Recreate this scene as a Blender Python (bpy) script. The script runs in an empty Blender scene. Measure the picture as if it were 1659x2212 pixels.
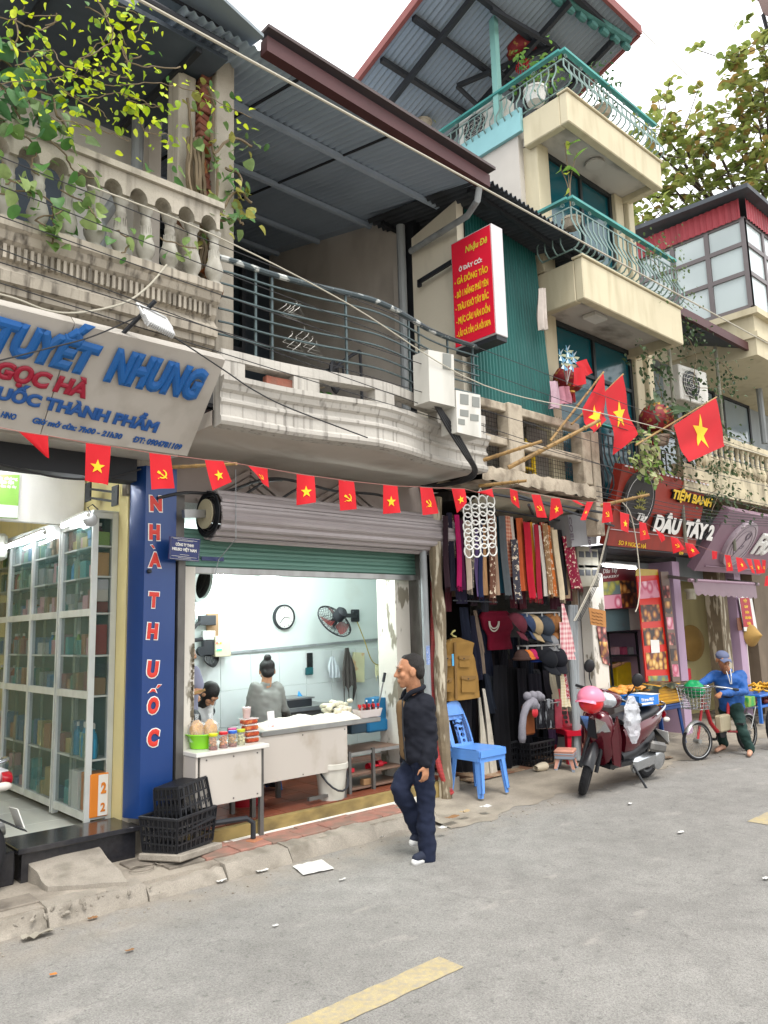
import bpy,bmesh,math,random
from mathutils import Vector as V,Matrix,Euler,Quaternion
R=random.Random(11)
SC=bpy.context.scene
COL=SC.collection
rad=math.radians;PI=math.pi;sin=math.sin;cos=math.cos
FPX,WPX,HPX=1650.,1659.,2212.
_a,_t,_r=rad(42.4),rad(8.75),rad(1.55)
CAM=V((0,0,1.8))
CF=V((sin(_a)*cos(_t),cos(_a)*cos(_t),sin(_t)))
_r0=V((cos(_a),-sin(_a),0));_u0=_r0.cross(CF)
CR=_r0*cos(_r)-_u0*sin(_r);CU=_u0*cos(_r)+_r0*sin(_r)
cd=bpy.data.cameras.new('camera');cam=bpy.data.objects.new('camera',cd);COL.objects.link(cam)
cd.sensor_fit='VERTICAL';cd.sensor_height=36;cd.lens=FPX/HPX*36;cd.clip_end=2000;cd.clip_start=.05
_m=Matrix((CR,CU,-CF)).transposed().to_4x4();_m.translation=CAM
cam.matrix_world=_m;SC.camera=cam
SUN_EL,SUN_AZ=62,205
w=bpy.data.worlds.new('World');SC.world=w;w.use_nodes=True
nt=w.node_tree;bg=nt.nodes['Background']
sk=nt.nodes.new('ShaderNodeTexSky');sk.sky_type='NISHITA';sk.sun_disc=False
sk.sun_elevation=rad(SUN_EL);sk.sun_rotation=rad(SUN_AZ);sk.dust_density=4;sk.air_density=1
mx=nt.nodes.new('ShaderNodeMix');mx.data_type='RGBA'
mx.inputs[0].default_value=.86;mx.inputs[7].default_value=(9.0,9.05,9.1,1)
nt.links.new(sk.outputs[0],mx.inputs[6]);nt.links.new(mx.outputs[2],bg.inputs[0]);bg.inputs[1].default_value=.125
sd=bpy.data.lights.new('sun','SUN');sd.energy=1.5;sd.angle=rad(20);sd.color=(1,.97,.92)
sun=bpy.data.objects.new('sun',sd);COL.objects.link(sun)
_az=rad(SUN_AZ);_e=rad(SUN_EL)
sun.rotation_euler=(-V((sin(_az)*cos(_e),cos(_az)*cos(_e),sin(_e)))).to_track_quat('-Z','Y').to_euler()
SC.view_settings.view_transform='Standard';SC.view_settings.look='None';SC.view_settings.gamma=1
SC.view_settings.use_curve_mapping=False;SC.view_settings.exposure=1.1
SC.cycles.max_bounces=8;SC.cycles.diffuse_bounces=4;SC.cycles.transparent_max_bounces=16
SC.cycles.use_denoising=True;SC.cycles.sample_clamp_indirect=6
_TL=dict(T1=(0,0,1000),T2=(800,0,1200),T3=(1900,0,1124),T4=(0,1000,1000),T5=(800,1000,1200),T6=(1900,1000,1124),T7=(0,1800,800),T8=(0,2500,1000),TA=(600,1850,1150),TB=(700,2450,700),TC=(1300,2450,750),TD=(1650,1850,700),TE=(1650,2450,700),TF=(2200,1750,824),TG=(2150,2450,874))
def D(t,x,y):
 a=_TL[t];return((a[0]+x*a[2]/1659)*WPX/3024,(a[1]+y*a[2]/1659)*WPX/3024)
def _ray(u,v):return CF+CR*((u-WPX/2)/FPX)-CU*((v-HPX/2)/FPX)
def pt(p,X=None,Y=None,Z=None):
 if len(p)==3:p=D(*p)
 d=_ray(*p)
 k=(X-CAM.x)/d.x if X is not None else(Y-CAM.y)/d.y if Y is not None else(Z-CAM.z)/d.z
 return CAM+d*k
def H(h):
 h=h.lstrip('#');o=[]
 for i in(0,2,4):
  c=int(h[i:i+2],16)/255;o.append(c/12.92 if c<=.04045 else((c+.055)/1.055)**2.4)
 return(*o,1)
_MC={}
def mat(name,col,rough=.6,metal=0,var=.12,vs=5.,dirt=None,da=.6,ds=(3,3,.7),dlo=.45,dhi=.7,bump=0,bs=60,coat=0,trans=0,alpha=1,emit=0,spec=.5,fine=0,ior=1.45,trl=0):
 if name in _MC:return _MC[name]
 m=bpy.data.materials.new(name);_MC[name]=m;m.use_nodes=True
 n=m.node_tree;N=n.nodes;L=n.links;b=N['Principled BSDF']
 c=H(col)if isinstance(col,str)else col
 b.inputs['Roughness'].default_value=rough;b.inputs['Metallic'].default_value=metal
 b.inputs['Specular IOR Level'].default_value=spec;b.inputs['IOR'].default_value=ior
 if coat:b.inputs['Coat Weight'].default_value=coat;b.inputs['Coat Roughness'].default_value=.08
 if trans:b.inputs['Transmission Weight'].default_value=trans
 if alpha<1:b.inputs['Alpha'].default_value=alpha
 if emit:b.inputs['Emission Color'].default_value=c;b.inputs['Emission Strength'].default_value=emit
 if var or dirt or bump or fine:
  tc=N.new('ShaderNodeTexCoord');oi=N.new('ShaderNodeObjectInfo')
  mul=N.new('ShaderNodeMath');mul.operation='MULTIPLY';mul.inputs[1].default_value=37.;L.new(oi.outputs['Random'],mul.inputs[0])
  def noise(scale,det=4,st=None):
   t=N.new('ShaderNodeTexNoise');t.noise_dimensions='4D';t.inputs['Scale'].default_value=scale;t.inputs['Detail'].default_value=det
   L.new(mul.outputs[0],t.inputs['W'])
   if st:
    mp=N.new('ShaderNodeMapping');mp.inputs['Scale'].default_value=st;L.new(tc.outputs['Object'],mp.inputs[0]);L.new(mp.outputs[0],t.inputs['Vector'])
   else:L.new(tc.outputs['Object'],t.inputs['Vector'])
   return t
  out=None
  if var or fine:
   t=noise(vs)
   mr=N.new('ShaderNodeMapRange');mr.inputs['From Min'].default_value=.25;mr.inputs['From Max'].default_value=.75
   mr.inputs['To Min'].default_value=1-var;mr.inputs['To Max'].default_value=1+var;L.new(t.outputs[0],mr.inputs[0])
   src=mr.outputs[0]
   if fine:
    t2=noise(vs*40,2);m2=N.new('ShaderNodeMapRange');m2.inputs['From Min'].default_value=.3;m2.inputs['From Max'].default_value=.7
    m2.inputs['To Min'].default_value=1-fine;m2.inputs['To Max'].default_value=1+fine;L.new(t2.outputs[0],m2.inputs[0])
    mm=N.new('ShaderNodeMath');mm.operation='MULTIPLY';L.new(src,mm.inputs[0]);L.new(m2.outputs[0],mm.inputs[1]);src=mm.outputs[0]
   vm=N.new('ShaderNodeVectorMath');vm.operation='SCALE';vm.inputs[0].default_value=c[:3];L.new(src,vm.inputs['Scale']);out=vm.outputs[0]
  if dirt:
   t=noise(1.,6,ds);rp=N.new('ShaderNodeMapRange');rp.inputs['From Min'].default_value=dlo;rp.inputs['From Max'].default_value=dhi
   rp.inputs['To Max'].default_value=da;L.new(t.outputs[0],rp.inputs[0])
   mix=N.new('ShaderNodeMix');mix.data_type='RGBA';L.new(rp.outputs[0],mix.inputs[0]);mix.inputs[6].default_value=c;mix.inputs[7].default_value=H(dirt)
   if out:L.new(out,mix.inputs[6])
   out=mix.outputs[2]
  if out:L.new(out,b.inputs['Base Color'])
  else:b.inputs['Base Color'].default_value=c
  if bump:
   t=noise(bs,3);bp=N.new('ShaderNodeBump');bp.inputs['Strength'].default_value=bump;bp.inputs['Distance'].default_value=.01
   L.new(t.outputs[0],bp.inputs['Height']);L.new(bp.outputs[0],b.inputs['Normal'])
 else:b.inputs['Base Color'].default_value=c
 if trl:
  o=N['Material Output'];tr=N.new('ShaderNodeBsdfTranslucent');ms=N.new('ShaderNodeMixShader');ms.inputs[0].default_value=trl
  s=b.inputs['Base Color']
  if s.is_linked:L.new(s.links[0].from_socket,tr.inputs[0])
  else:tr.inputs[0].default_value=c
  L.new(b.outputs[0],ms.inputs[1]);L.new(tr.outputs[0],ms.inputs[2]);L.new(ms.outputs[0],o.inputs[0])
 return m
def glass(name,tint,alpha,rough=.03,spec=.5):
 return mat(name,tint,rough=rough,var=0,alpha=alpha,spec=spec)
class MB:
 def __init__(s):s.v=[];s.f=[];s.mi=[];s.cur=0;s.T=None
 def add(s,vs,fs):
  o=len(s.v)
  if s.T is not None:vs=[s.T@V(p)for p in vs]
  s.v+=[tuple(p)for p in vs];s.f+=[tuple(i+o for i in f)for f in fs];s.mi+=[s.cur]*len(fs);return s
 def box(s,c,d,rot=None,bev=0):
  hx,hy,hz=d[0]/2,d[1]/2,d[2]/2
  if bev:b=min(bev,hx*.9,hy*.9,hz*.9);return s._cbox(c,(hx,hy,hz),b,rot)
  vs=[V((x,y,z))for x in(-hx,hx)for y in(-hy,hy)for z in(-hz,hz)]
  fs=[(0,1,3,2),(4,6,7,5),(0,4,5,1),(2,3,7,6),(0,2,6,4),(1,5,7,3)]
  return s.add(s._pl(vs,c,rot),fs)
 def _pl(s,vs,c,rot):
  if rot is not None:
   m=rot if isinstance(rot,Matrix)else Euler(rot).to_matrix()
   vs=[m@p for p in vs]
  c=V(c);return[p+c for p in vs]
 def _cbox(s,c,h,b,rot):
  vs=[];ix={}
  for sx in(-1,1):
   for sy in(-1,1):
    for sz in(-1,1):
     for k in range(3):
      q=[sx*(h[0]-b),sy*(h[1]-b),sz*(h[2]-b)];q[k]+=(sx,sy,sz)[k]*b
      ix[sx,sy,sz,k]=len(vs);vs.append(V(q))
  fs=[]
  for k in range(3):
   i,j=[(1,2),(2,0),(0,1)][k]
   for sg in(-1,1):
    q=[]
    for a,bb in((-1,-1),(1,-1),(1,1),(-1,1)):
     t=[0]*3;t[k]=sg;t[i]=a;t[j]=bb;q.append(ix[(*t,k)])
    fs.append(tuple(q if sg>0 else q[::-1]))
  for k in range(3):
   i,j=[(1,2),(2,0),(0,1)][k]
   for a in(-1,1):
    for bb in(-1,1):
     t=[0]*3;t[i]=a;t[j]=bb
     t[k]=-1;p0=ix[(*t,i)];p1=ix[(*t,j)];t[k]=1;p2=ix[(*t,j)];p3=ix[(*t,i)]
     q=(p0,p1,p2,p3);fs.append(q if a*bb<0 else q[::-1])
  for sx in(-1,1):
   for sy in(-1,1):
    for sz in(-1,1):
     q=tuple(ix[sx,sy,sz,k]for k in range(3));fs.append(q if sx*sy*sz>0 else q[::-1])
  return s.add(s._pl(vs,c,rot),fs)
 def bb(s,x0,x1,y0,y1,z0,z1,bev=0):return s.box(((x0+x1)/2,(y0+y1)/2,(z0+z1)/2),(abs(x1-x0),abs(y1-y0),abs(z1-z0)),None,bev)
 def bar(s,a,b,w,h=None,up=(0,0,1),bev=0):
  a=V(a);b=V(b);d=b-a;L=d.length;x=d.normalized();u=V(up)
  if abs(x.dot(u))>.98:u=V((0,1,0))if abs(x.y)<.9 else V((1,0,0))
  y=u.cross(x).normalized();z=x.cross(y)
  return s.box((a+b)/2,(L,w,h or w),Matrix((x,y,z)).transposed(),bev)
 def quad(s,a,b,c,d):return s.add([a,b,c,d],[(0,1,2,3)])
 def slab(s,pts,n,t):
  n=V(n).normalized()*t;k=len(pts);P=[V(p)for p in pts]
  vs=P+[p+n for p in P]
  fs=[tuple(range(k)),tuple(range(2*k-1,k-1,-1))]+[(i,i+k,(i+1)%k+k,(i+1)%k)for i in range(k)]
  return s.add(vs,fs)
 def tube(s,pts,r,n=8,closed=False,cap=True):
  P=[V(p)for p in pts];k=len(P);rs=r if isinstance(r,(list,tuple))else[r]*k
  vs=[];up=None
  for i,p in enumerate(P):
   if closed:t=P[(i+1)%k]-P[i-1]
   else:t=P[min(i+1,k-1)]-P[max(i-1,0)]
   if t.length<1e-9:t=V((0,0,1))
   t.normalize()
   if up is None:up=V((0,0,1))if abs(t.z)<.9 else V((1,0,0))
   u=up-t*up.dot(t)
   if u.length<1e-6:u=t.orthogonal()
   u.normalize();up=u;w_=t.cross(u)
   for j in range(n):
    a=2*PI*j/n;vs.append(p+(u*cos(a)+w_*sin(a))*rs[i])
  fs=[]
  for i in range(k if closed else k-1):
   a=i*n;b=((i+1)%k)*n
   for j in range(n):fs.append((a+j,a+(j+1)%n,b+(j+1)%n,b+j))
  if cap and not closed:fs+=[tuple(range(n-1,-1,-1)),tuple(range((k-1)*n,k*n))]
  return s.add(vs,fs)
 def lathe(s,prof,n=16,o=(0,0,0),ax=None,cap=True):
  m=Matrix.Identity(3)if ax is None else V(ax).to_track_quat('Z','Y').to_matrix()
  o=V(o);vs=[]
  for r_,z in prof:
   for j in range(n):
    a=2*PI*j/n;vs.append(o+m@V((r_*cos(a),r_*sin(a),z)))
  fs=[]
  for i in range(len(prof)-1):
   for j in range(n):fs.append((i*n+j,i*n+(j+1)%n,(i+1)*n+(j+1)%n,(i+1)*n+j))
  if cap:fs+=[tuple(range(n-1,-1,-1)),tuple(range((len(prof)-1)*n,len(prof)*n))]
  return s.add(vs,fs)
 def ell(s,c,r,n=12,m=8,rot=None):
  if not isinstance(r,(tuple,list)):r=(r,r,r)
  vs=[V((0,0,r[2]))]
  for i in range(1,m):
   t=PI*i/m
   for j in range(n):a=2*PI*j/n;vs.append(V((r[0]*sin(t)*cos(a),r[1]*sin(t)*sin(a),r[2]*cos(t))))
  vs.append(V((0,0,-r[2])));fs=[(0,1+j,1+(j+1)%n)for j in range(n)]
  for i in range(m-2):
   a=1+i*n;b=a+n
   for j in range(n):fs.append((a+j,b+j,b+(j+1)%n,a+(j+1)%n))
  e=len(vs)-1;a=1+(m-2)*n
  fs+=[(a+j,e,a+(j+1)%n)for j in range(n)]
  return s.add(s._pl(vs,c,rot),fs)
 def prism(s,poly,depth,T=None):
  k=len(poly);vs=[V((x,y,0))for x,y in poly]+[V((x,y,depth))for x,y in poly]
  if T is not None:vs=[T@p for p in vs]
  return s.add(vs,[tuple(range(k-1,-1,-1)),tuple(range(k,2*k))]+[(i,(i+1)%k,(i+1)%k+k,i+k)for i in range(k)])
 def grid(s,fn,nu,nv,wrap=False):
  vs=[fn(i/nu,j/nv)for j in range(nv+1)for i in range(nu+(0 if wrap else 1))];w_=nu+(0 if wrap else 1)
  fs=[]
  for j in range(nv):
   for i in range(nu):a=j*w_+i;b=j*w_+(i+1)%w_;fs.append((a,b,b+w_,a+w_))
  return s.add(vs,fs)
 def mesh(s,name,mats,smooth=35):
  me=bpy.data.meshes.new(name);me.from_pydata(s.v,[],s.f)
  for m in(mats if isinstance(mats,(list,tuple))else[mats]):me.materials.append(m)
  if any(s.mi):me.polygons.foreach_set('material_index',s.mi)
  if smooth:
   me.polygons.foreach_set('use_smooth',[True]*len(s.f));me.set_sharp_from_angle(angle=rad(smooth))
  me.update();return me
def _link(name,data,parent=None):
 o=bpy.data.objects.new(name,data);COL.objects.link(o)
 if parent is not None:
  o.parent=parent
  b=parent
  M=Matrix.Identity(4)
  ch=[]
  while b is not None:ch.append(b);b=b.parent
  for q in reversed(ch):M=M@q.matrix_parent_inverse@q.matrix_basis
  if not parent.get('_local'):o.matrix_parent_inverse=M.inverted()
 return o
def tag(o,label,cat,group=None,kind=None):
 o['label']=label;o['category']=cat
 if group:o['group']=group
 if kind:o['kind']=kind
 return o
def thing(name,label,cat,loc=(0,0,0),group=None,local=False,rz=0):
 o=bpy.data.objects.new(name,None);COL.objects.link(o);o.location=loc;o.rotation_euler=(0,0,rz)
 o.empty_display_size=.1
 if local:o['_local']=1
 return tag(o,label,cat,group)
def part(name,mb,m,parent,label=None,smooth=35,kind=None):
 me=mb.mesh(name,m,smooth)if isinstance(mb,MB)else mb
 o=_link(name,me,parent)
 if parent.get('_local'):o['_local']=1
 if label:o['label']=label
 if kind:o['kind']=kind
 return o
def solo(name,label,cat,mb,m,group=None,smooth=35,kind=None):
 me=mb.mesh(name,m,smooth)if isinstance(mb,MB)else mb
 return tag(_link(name,me),label,cat,group,kind)
def struct(name,mb,m,smooth=35,kind='structure'):
 o=_link(name,mb.mesh(name,m,smooth));o['kind']=kind;return o
def inst(name,me,parent,M):
 o=_link(name,me,parent);o.matrix_basis=M
 return o
def ctree(o,parent=None):
 c=o.copy();COL.objects.link(c)
 if parent is not None:c.parent=parent
 for ch in list(o.children):ctree(ch,c)
 return c
def dup(o,label,loc=None,rz=None,group=None,sc=None):
 c=ctree(o);c['label']=label
 if loc is not None:c.location=loc
 if rz is not None:c.rotation_euler=(c.rotation_euler[0],c.rotation_euler[1],rz)
 if group:c['group']=group
 if sc:c.scale=sc
 return c
def frame(o,x,y):
 x=V(x).normalized();y=V(y);y=(y-x*y.dot(x)).normalized();z=x.cross(y)
 m=Matrix((x,y,z)).transposed().to_4x4();m.translation=V(o);return m
def _tm(s,ext,bev,shear=0,sp=1):
 c=bpy.data.curves.new('t','FONT');c.body=s;c.extrude=ext;c.bevel_depth=bev;c.bevel_resolution=0;c.shear=shear;c.space_character=sp;c.resolution_u=3
 o=bpy.data.objects.new('t',c);COL.objects.link(o)
 bpy.context.view_layer.update()
 me=bpy.data.meshes.new_from_object(o.evaluated_get(bpy.context.evaluated_depsgraph_get()))
 bpy.data.objects.remove(o);bpy.data.curves.remove(c);return me
_HORN={'ờ':'ò','ở':'ỏ','ơ':'o','Ơ':'O','Ở':'Ỏ','ử':'ủ','ư':'u','ứ':'ú'}
def text(s,M,w_,h_,m,parent,name='lettering',ext=.004,bold=.03,shear=0,sp=1,label=None,cap=None):
 plain=''.join('D' if c=='Đ' else _HORN.get(c,c)for c in s)
 e=.02
 me=_tm(plain,e,bold,shear,sp)
 mb=MB();vs=[v.co.copy()for v in me.vertices];fs=[tuple(p.vertices)for p in me.polygons]
 def right(t):
  q=_tm(t,e,bold,shear,sp);x=max((v.co.x for v in q.vertices),default=0),min((v.co.x for v in q.vertices),default=0);bpy.data.meshes.remove(q);return x
 for i,c in enumerate(s):
  if c=='Đ':
   x1,_=right(plain[:i+1]);a,b=right('D');x0=x1-(a-b);k=len(vs)
   for zz in(-e-bold,e+bold+.004):
    for px_,py_ in((x0-.1,.31),(x0+.3,.31),(x0+.3,.31+.07+bold),(x0-.1,.31+.07+bold)):vs.append(V((px_+py_*shear,py_,zz)))
   fs+=[(k+4,k+5,k+6,k+7),(k,k+1,k+5,k+4),(k+1,k+2,k+6,k+5),(k+2,k+3,k+7,k+6),(k+3,k,k+4,k+7)]
  elif c in _HORN:
   x1,_=right(plain[:i+1]);top=.68 if c.isupper()else .5;k=len(vs)
   for zz in(-e,e+bold+.004):
    for dx,dy in((-.09,-.05),(.05,-.02),(.09,.12),(.0,.12),(-.01,.04)):vs.append(V((x1+dx,top+dy,zz)))
   fs+=[(k+5,k+6,k+7,k+8,k+9)]+[(k+j,k+(j+1)%5,k+5+(j+1)%5,k+5+j)for j in range(5)]
 x0=min(v.x for v in vs);x1=max(v.x for v in vs)
 ch=cap or .69+bold*2
 sx=w_/(x1-x0);sy=h_/ch;sz=ext/(2*(e+bold))
 mb.T=M
 mb.add([V(((v.x-x0)*sx,(v.y+bold)*sy,(v.z+e+bold)*sz))for v in vs],fs)
 bpy.data.meshes.remove(me)
 return part(name,mb,m,parent,label,smooth=0)
def asphalt():
 m=bpy.data.materials.new('asphalt');m.use_nodes=True;n=m.node_tree;N=n.nodes;L=n.links;b=N['Principled BSDF']
 tc=N.new('ShaderNodeTexCoord')
 def nz(s,d=5,st=None):
  t=N.new('ShaderNodeTexNoise');t.inputs['Scale'].default_value=s;t.inputs['Detail'].default_value=d
  if st:
   mp=N.new('ShaderNodeMapping');mp.inputs['Scale'].default_value=st;L.new(tc.outputs['Object'],mp.inputs[0]);L.new(mp.outputs[0],t.inputs[0])
  else:L.new(tc.outputs['Object'],t.inputs[0])
  return t.outputs[0]
 def rng(i,a,b_,c,d):
  r=N.new('ShaderNodeMapRange');r.inputs[1].default_value=a;r.inputs[2].default_value=b_;r.inputs[3].default_value=c;r.inputs[4].default_value=d;L.new(i,r.inputs[0]);return r.outputs[0]
 def mul(a,b_):
  q=N.new('ShaderNodeMath');q.operation='MULTIPLY';L.new(a,q.inputs[0]);L.new(b_,q.inputs[1]);return q.outputs[0]
 v=N.new('ShaderNodeTexVoronoi');v.inputs['Scale'].default_value=150;L.new(tc.outputs['Object'],v.inputs[0])
 sep=N.new('ShaderNodeSeparateColor');L.new(v.outputs['Color'],sep.inputs[0])
 stone=rng(sep.outputs[0],0,1,.80,1.2)
 pit=rng(nz(75,3),.30,.40,.62,1)
 pit2=rng(nz(17,6),.30,.40,.75,1)
 f=mul(mul(stone,pit),mul(pit2,mul(rng(nz(.9,5),.3,.7,.9,1.1),rng(nz(5,6),.3,.7,.9,1.1))))
 vm=N.new('ShaderNodeVectorMath');vm.operation='SCALE';vm.inputs[0].default_value=(.216,.209,.194);L.new(f,vm.inputs['Scale'])
 vc=N.new('ShaderNodeTexVoronoi');vc.feature='DISTANCE_TO_EDGE';vc.inputs['Scale'].default_value=.55;wp=N.new('ShaderNodeVectorMath');wp.operation='MULTIPLY_ADD';wn=N.new('ShaderNodeTexNoise');wn.inputs['Scale'].default_value=1.7;wn.inputs['Detail'].default_value=6;L.new(tc.outputs['Object'],wn.inputs[0]);L.new(wn.outputs['Color'],wp.inputs[0]);wp.inputs[1].default_value=(.9,.9,0);L.new(tc.outputs['Object'],wp.inputs[2]);L.new(wp.outputs[0],vc.inputs[0])
 crack=mul(rng(vc.outputs['Distance'],.001,.004,.86,1),rng(nz(.5,7,(.35,1,1)),.35,.62,.93,1.04));f=mul(f,crack);f=mul(f,rng(nz(2.6,8),.3,.44,.88,1));L.new(f,vm.inputs['Scale'])
 sp=N.new('ShaderNodeSeparateXYZ');L.new(tc.outputs['Object'],sp.inputs[0])
 k=rng(sp.outputs[1],4.6,5.35,0,1);k2=mul(k,rng(nz(3,6),.35,.65,.1,.75))
 mx_=N.new('ShaderNodeMix');mx_.data_type='RGBA';L.new(k2,mx_.inputs[0]);L.new(vm.outputs[0],mx_.inputs[6]);mx_.inputs[7].default_value=H('8d8272')
 k3=rng(nz(1.6,7,(1,2.2,1)),.64,.74,0,.4)
 m2=N.new('ShaderNodeMix');m2.data_type='RGBA';L.new(k3,m2.inputs[0]);L.new(mx_.outputs[2],m2.inputs[6]);m2.inputs[7].default_value=H('aaa49c')
 L.new(m2.outputs[2],b.inputs['Base Color']);b.inputs['Roughness'].default_value=.85;b.inputs['Specular IOR Level'].default_value=.3
 bp=N.new('ShaderNodeBump');bp.inputs['Strength'].default_value=.5;bp.inputs['Distance'].default_value=.006
 h=N.new('ShaderNodeMath');h.operation='ADD';L.new(v.outputs['Distance'],h.inputs[0]);L.new(nz(60,3),h.inputs[1])
 L.new(h.outputs[0],bp.inputs['Height']);L.new(bp.outputs[0],b.inputs['Normal'])
 return m
m_asph=asphalt()
m_conc=mat('concrete','90887c',.85,var=.16,vs=3,dirt='5d564c',da=.6,ds=(4,4,4),dlo=.5,dhi=.72,bump=.4,bs=50,fine=.15)
m_kerb=mat('kerb_concrete','8c857a',.85,var=.18,vs=4,dirt='5a5449',da=.7,ds=(5,5,5),dlo=.5,dhi=.7,bump=.5,bs=40,fine=.18)
m_yel=mat('road_paint','a3956e',.85,var=.12,vs=8,dirt='85807a',da=.75,ds=(30,30,30),dlo=.38,dhi=.68,fine=.2)
m_pink=mat('pink_paving','93695c',.85,var=.2,vs=6,dirt='6b6257',da=.75,ds=(5,5,5),dlo=.42,dhi=.62,fine=.12,bump=.2)
m_grav=mat('grey_paving','7d756a',.85,var=.18,vs=6,dirt='453f38',da=.7,ds=(6,6,6),dlo=.45,dhi=.68,fine=.15,bump=.25)
g=MB();g.add([(-300,-300,-.004),(300,-300,-.004),(300,400,-.004),(-300,400,-.004)],[(0,1,2,3)]);struct('ground',g,m_conc)
g=MB();g.add([(-80,-1.2,0),(160,-1.2,0),(160,6.2,0),(-80,6.2,0)],[(0,1,2,3)]);road=struct('road',g,m_asph)
def stripe(x0,x1):
 g=MB();y0,y1=3.02,3.2;n=30;vs=[];fs=[]
 for i in range(n+1):
  x=x0+(x1-x0)*i/n
  vs+=[(x+R.uniform(-.01,.01)*(i in(0,n)),y0+R.uniform(-.006,.006),.004),(x,y1+R.uniform(-.006,.006),.004)]
 fs=[(2*i,2*i+2,2*i+3,2*i+1)for i in range(n)];g.add(vs,fs)
 o=part('centre_line',g,m_yel,road);o['label']='worn yellow centre line dash on the asphalt';return o
for a in(1.3,7.25,13.2,-4.6):stripe(a,a+1.95)
g=MB();g.bb(-8,5.35,5.36,6.3,-.02,.105);pav=struct('pavement',g,m_conc)
g=MB()
def apron(u,v):
 x=5.3+u*11;y=5.02+v*1.4+(.07*sin(x*2.1)+.05*sin(x*7.3)+.03*sin(x*17))*(1-v)
 zz=.003+.09*min(1,v*1.3)**1.3+.012*sin(x*3+v*5)*v
 if x<5.7:zz=.006+(zz-.006)*max(0,(x-5.2)/.5)+.1*min(1,v*2)*(1-(x-5.3)/.4)
 return V((x,y,zz))
g.grid(apron,160,12);part('apron',g,mat('apron_concrete','8d8578',.88,var=.14,vs=3,dirt='6d665b',da=.6,ds=(3,5,4),dlo=.42,dhi=.62,bump=.3,bs=60,fine=.15),pav)
x=-7.9
while x<5.3:
 L_=R.uniform(.55,.95);L_=min(L_,5.4-x);b_=MB();y0=5.26+R.uniform(-.015,.015);zt=.105+R.uniform(-.02,.01)
 pr_=[(y0-.02,-.02),(y0-.01,.03),(y0+.05,zt),(y0+.2,zt+.004),(y0+.2,-.02)]
 n=12;vs=[]
 for i in range(n+1):
  xx=x+.004+(L_-.008)*i/n
  for(yy,zz)in pr_:vs.append((xx,yy+R.uniform(-.010,.010),zz+(R.uniform(-.014,.008)if zz>0 else 0)))
 fs=[(i*5+j,i*5+5+j,i*5+5+j+1,i*5+j+1)for i in range(n)for j in range(4)]+[(0,1,2,3,4),tuple(n*5+j for j in(4,3,2,1,0))]
 b_.add(vs,fs);part('kerb_stone',b_,m_kerb,pav);x+=L_
_tl=[MB().box((0,0,0),(.292,.206,.03),None,.005).mesh('paving_tile',m_pink),MB().box((0,0,0),(.292,.206,.03),None,.005).mesh('paving_tile',m_grav)]
for iy in range(2):
 for ix in range(-8,12):
  x=2.02+.3*ix+.1*iy;y=5.565+.214*iy
  if x>5.2 or(1.8<x<2.7):continue
  inst('paving_tile',_tl[0 if x>2.98 else 1],pav,Matrix.LocRotScale(V((x,y,.107+R.uniform(-.004,.005))),Euler((R.uniform(-.015,.015),R.uniform(-.015,.015),R.uniform(-.01,.01))),None))
g=MB()
for cx,cy,rr in((2.85,5.62,.1),(2.85,5.62,.07),(2.62,5.6,.09),(1.55,5.6,.11),(1.55,5.6,.07)):
 g.tube([(cx+rr*cos(a*PI/12),cy+rr*.8*sin(a*PI/12),.125)for a in range(24)],.004,5,True)
part('cement_disc',g,m_grav,pav)
g=MB();P=[pt((47,1844),Z=.27),pt((198,1812),Z=.27),pt(('T8',840,1610),Z=.135),pt(('T8',310,1648),Z=.135)]
def rmp(u,v):
 a=P[0].lerp(P[1],u);b_=P[3].lerp(P[2],u);p=a.lerp(b_,v);return p+V((.006*sin(v*13+u*5),0,.003*sin(u*9+v*14)))
g.grid(rmp,10,12)
top=list(g.v);nn=len(top);g.v+=[(p[0],p[1],-.01)for p in top]
W_=11
for i in range(10):g.f.append((i+1,i,i+nn,i+1+nn));k=12*W_+i;g.f.append((k,k+1,k+1+nn,k+nn))
for j in range(12):k=j*W_;g.f.append((k,k+W_,k+W_+nn,k+nn));k=j*W_+10;g.f.append((k+W_,k,k+nn,k+W_+nn))
g.mi=[0]*len(g.f)
solo('entrance_ramp','sloped broken grey concrete ramp leading up to the black pharmacy doorstep','ramp',g,m_kerb)
g=MB()
for i in range(50):
 a=R.uniform(0,1);x=1.2+a*1.4;y=5.3+R.gauss(0,.05);s=R.uniform(.006,.02)
 g.ell((x,y,.05+R.uniform(0,.06)),(s*1.5,s,s*.6),6,4,(R.uniform(0,3),R.uniform(0,3),0))
struct('rubble',g,m_kerb,kind='stuff')
m_yellow=mat('yellow_plaster','d9cb93',.8,var=.06,vs=2,dirt='b9ae90',da=.7,ds=(6,6,2),dlo=.5,dhi=.75,bump=.15,bs=30)
m_white=mat('white_plaster','d8d6cf',.75,var=.05,vs=2,dirt='a9a598',da=.5,ds=(3,3,.9),dlo=.5,dhi=.8,bump=.1,bs=30)
m_old=mat('aged_plaster','a69f92',.85,var=.16,vs=4,dirt='443d33',da=.8,ds=(10,10,.7),dlo=.50,dhi=.72,bump=.4,bs=30,fine=.08)
m_brick=mat('brick','855040',.85,var=.25,vs=8,dirt='6d5c50',da=.6,ds=(9,9,9),bump=.4,bs=60)
m_dark=mat('dark_metal','23262b',.6,var=.2,vs=3)
m_dsheet=mat('dark_sheet','48525d',.6,.1,var=.12,vs=2,dirt='272c33',da=.6,ds=(1,3,1))
m_alu=mat('white_aluminium','c9cdca',.4,.3,var=.05,vs=4,dirt='8f938f',da=.4,ds=(6,6,3))
m_gran=mat('black_granite','26262a',.18,var=.3,vs=30,dirt='5e5a55',da=.5,ds=(3,3,3),dlo=.5,dhi=.8)
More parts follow.
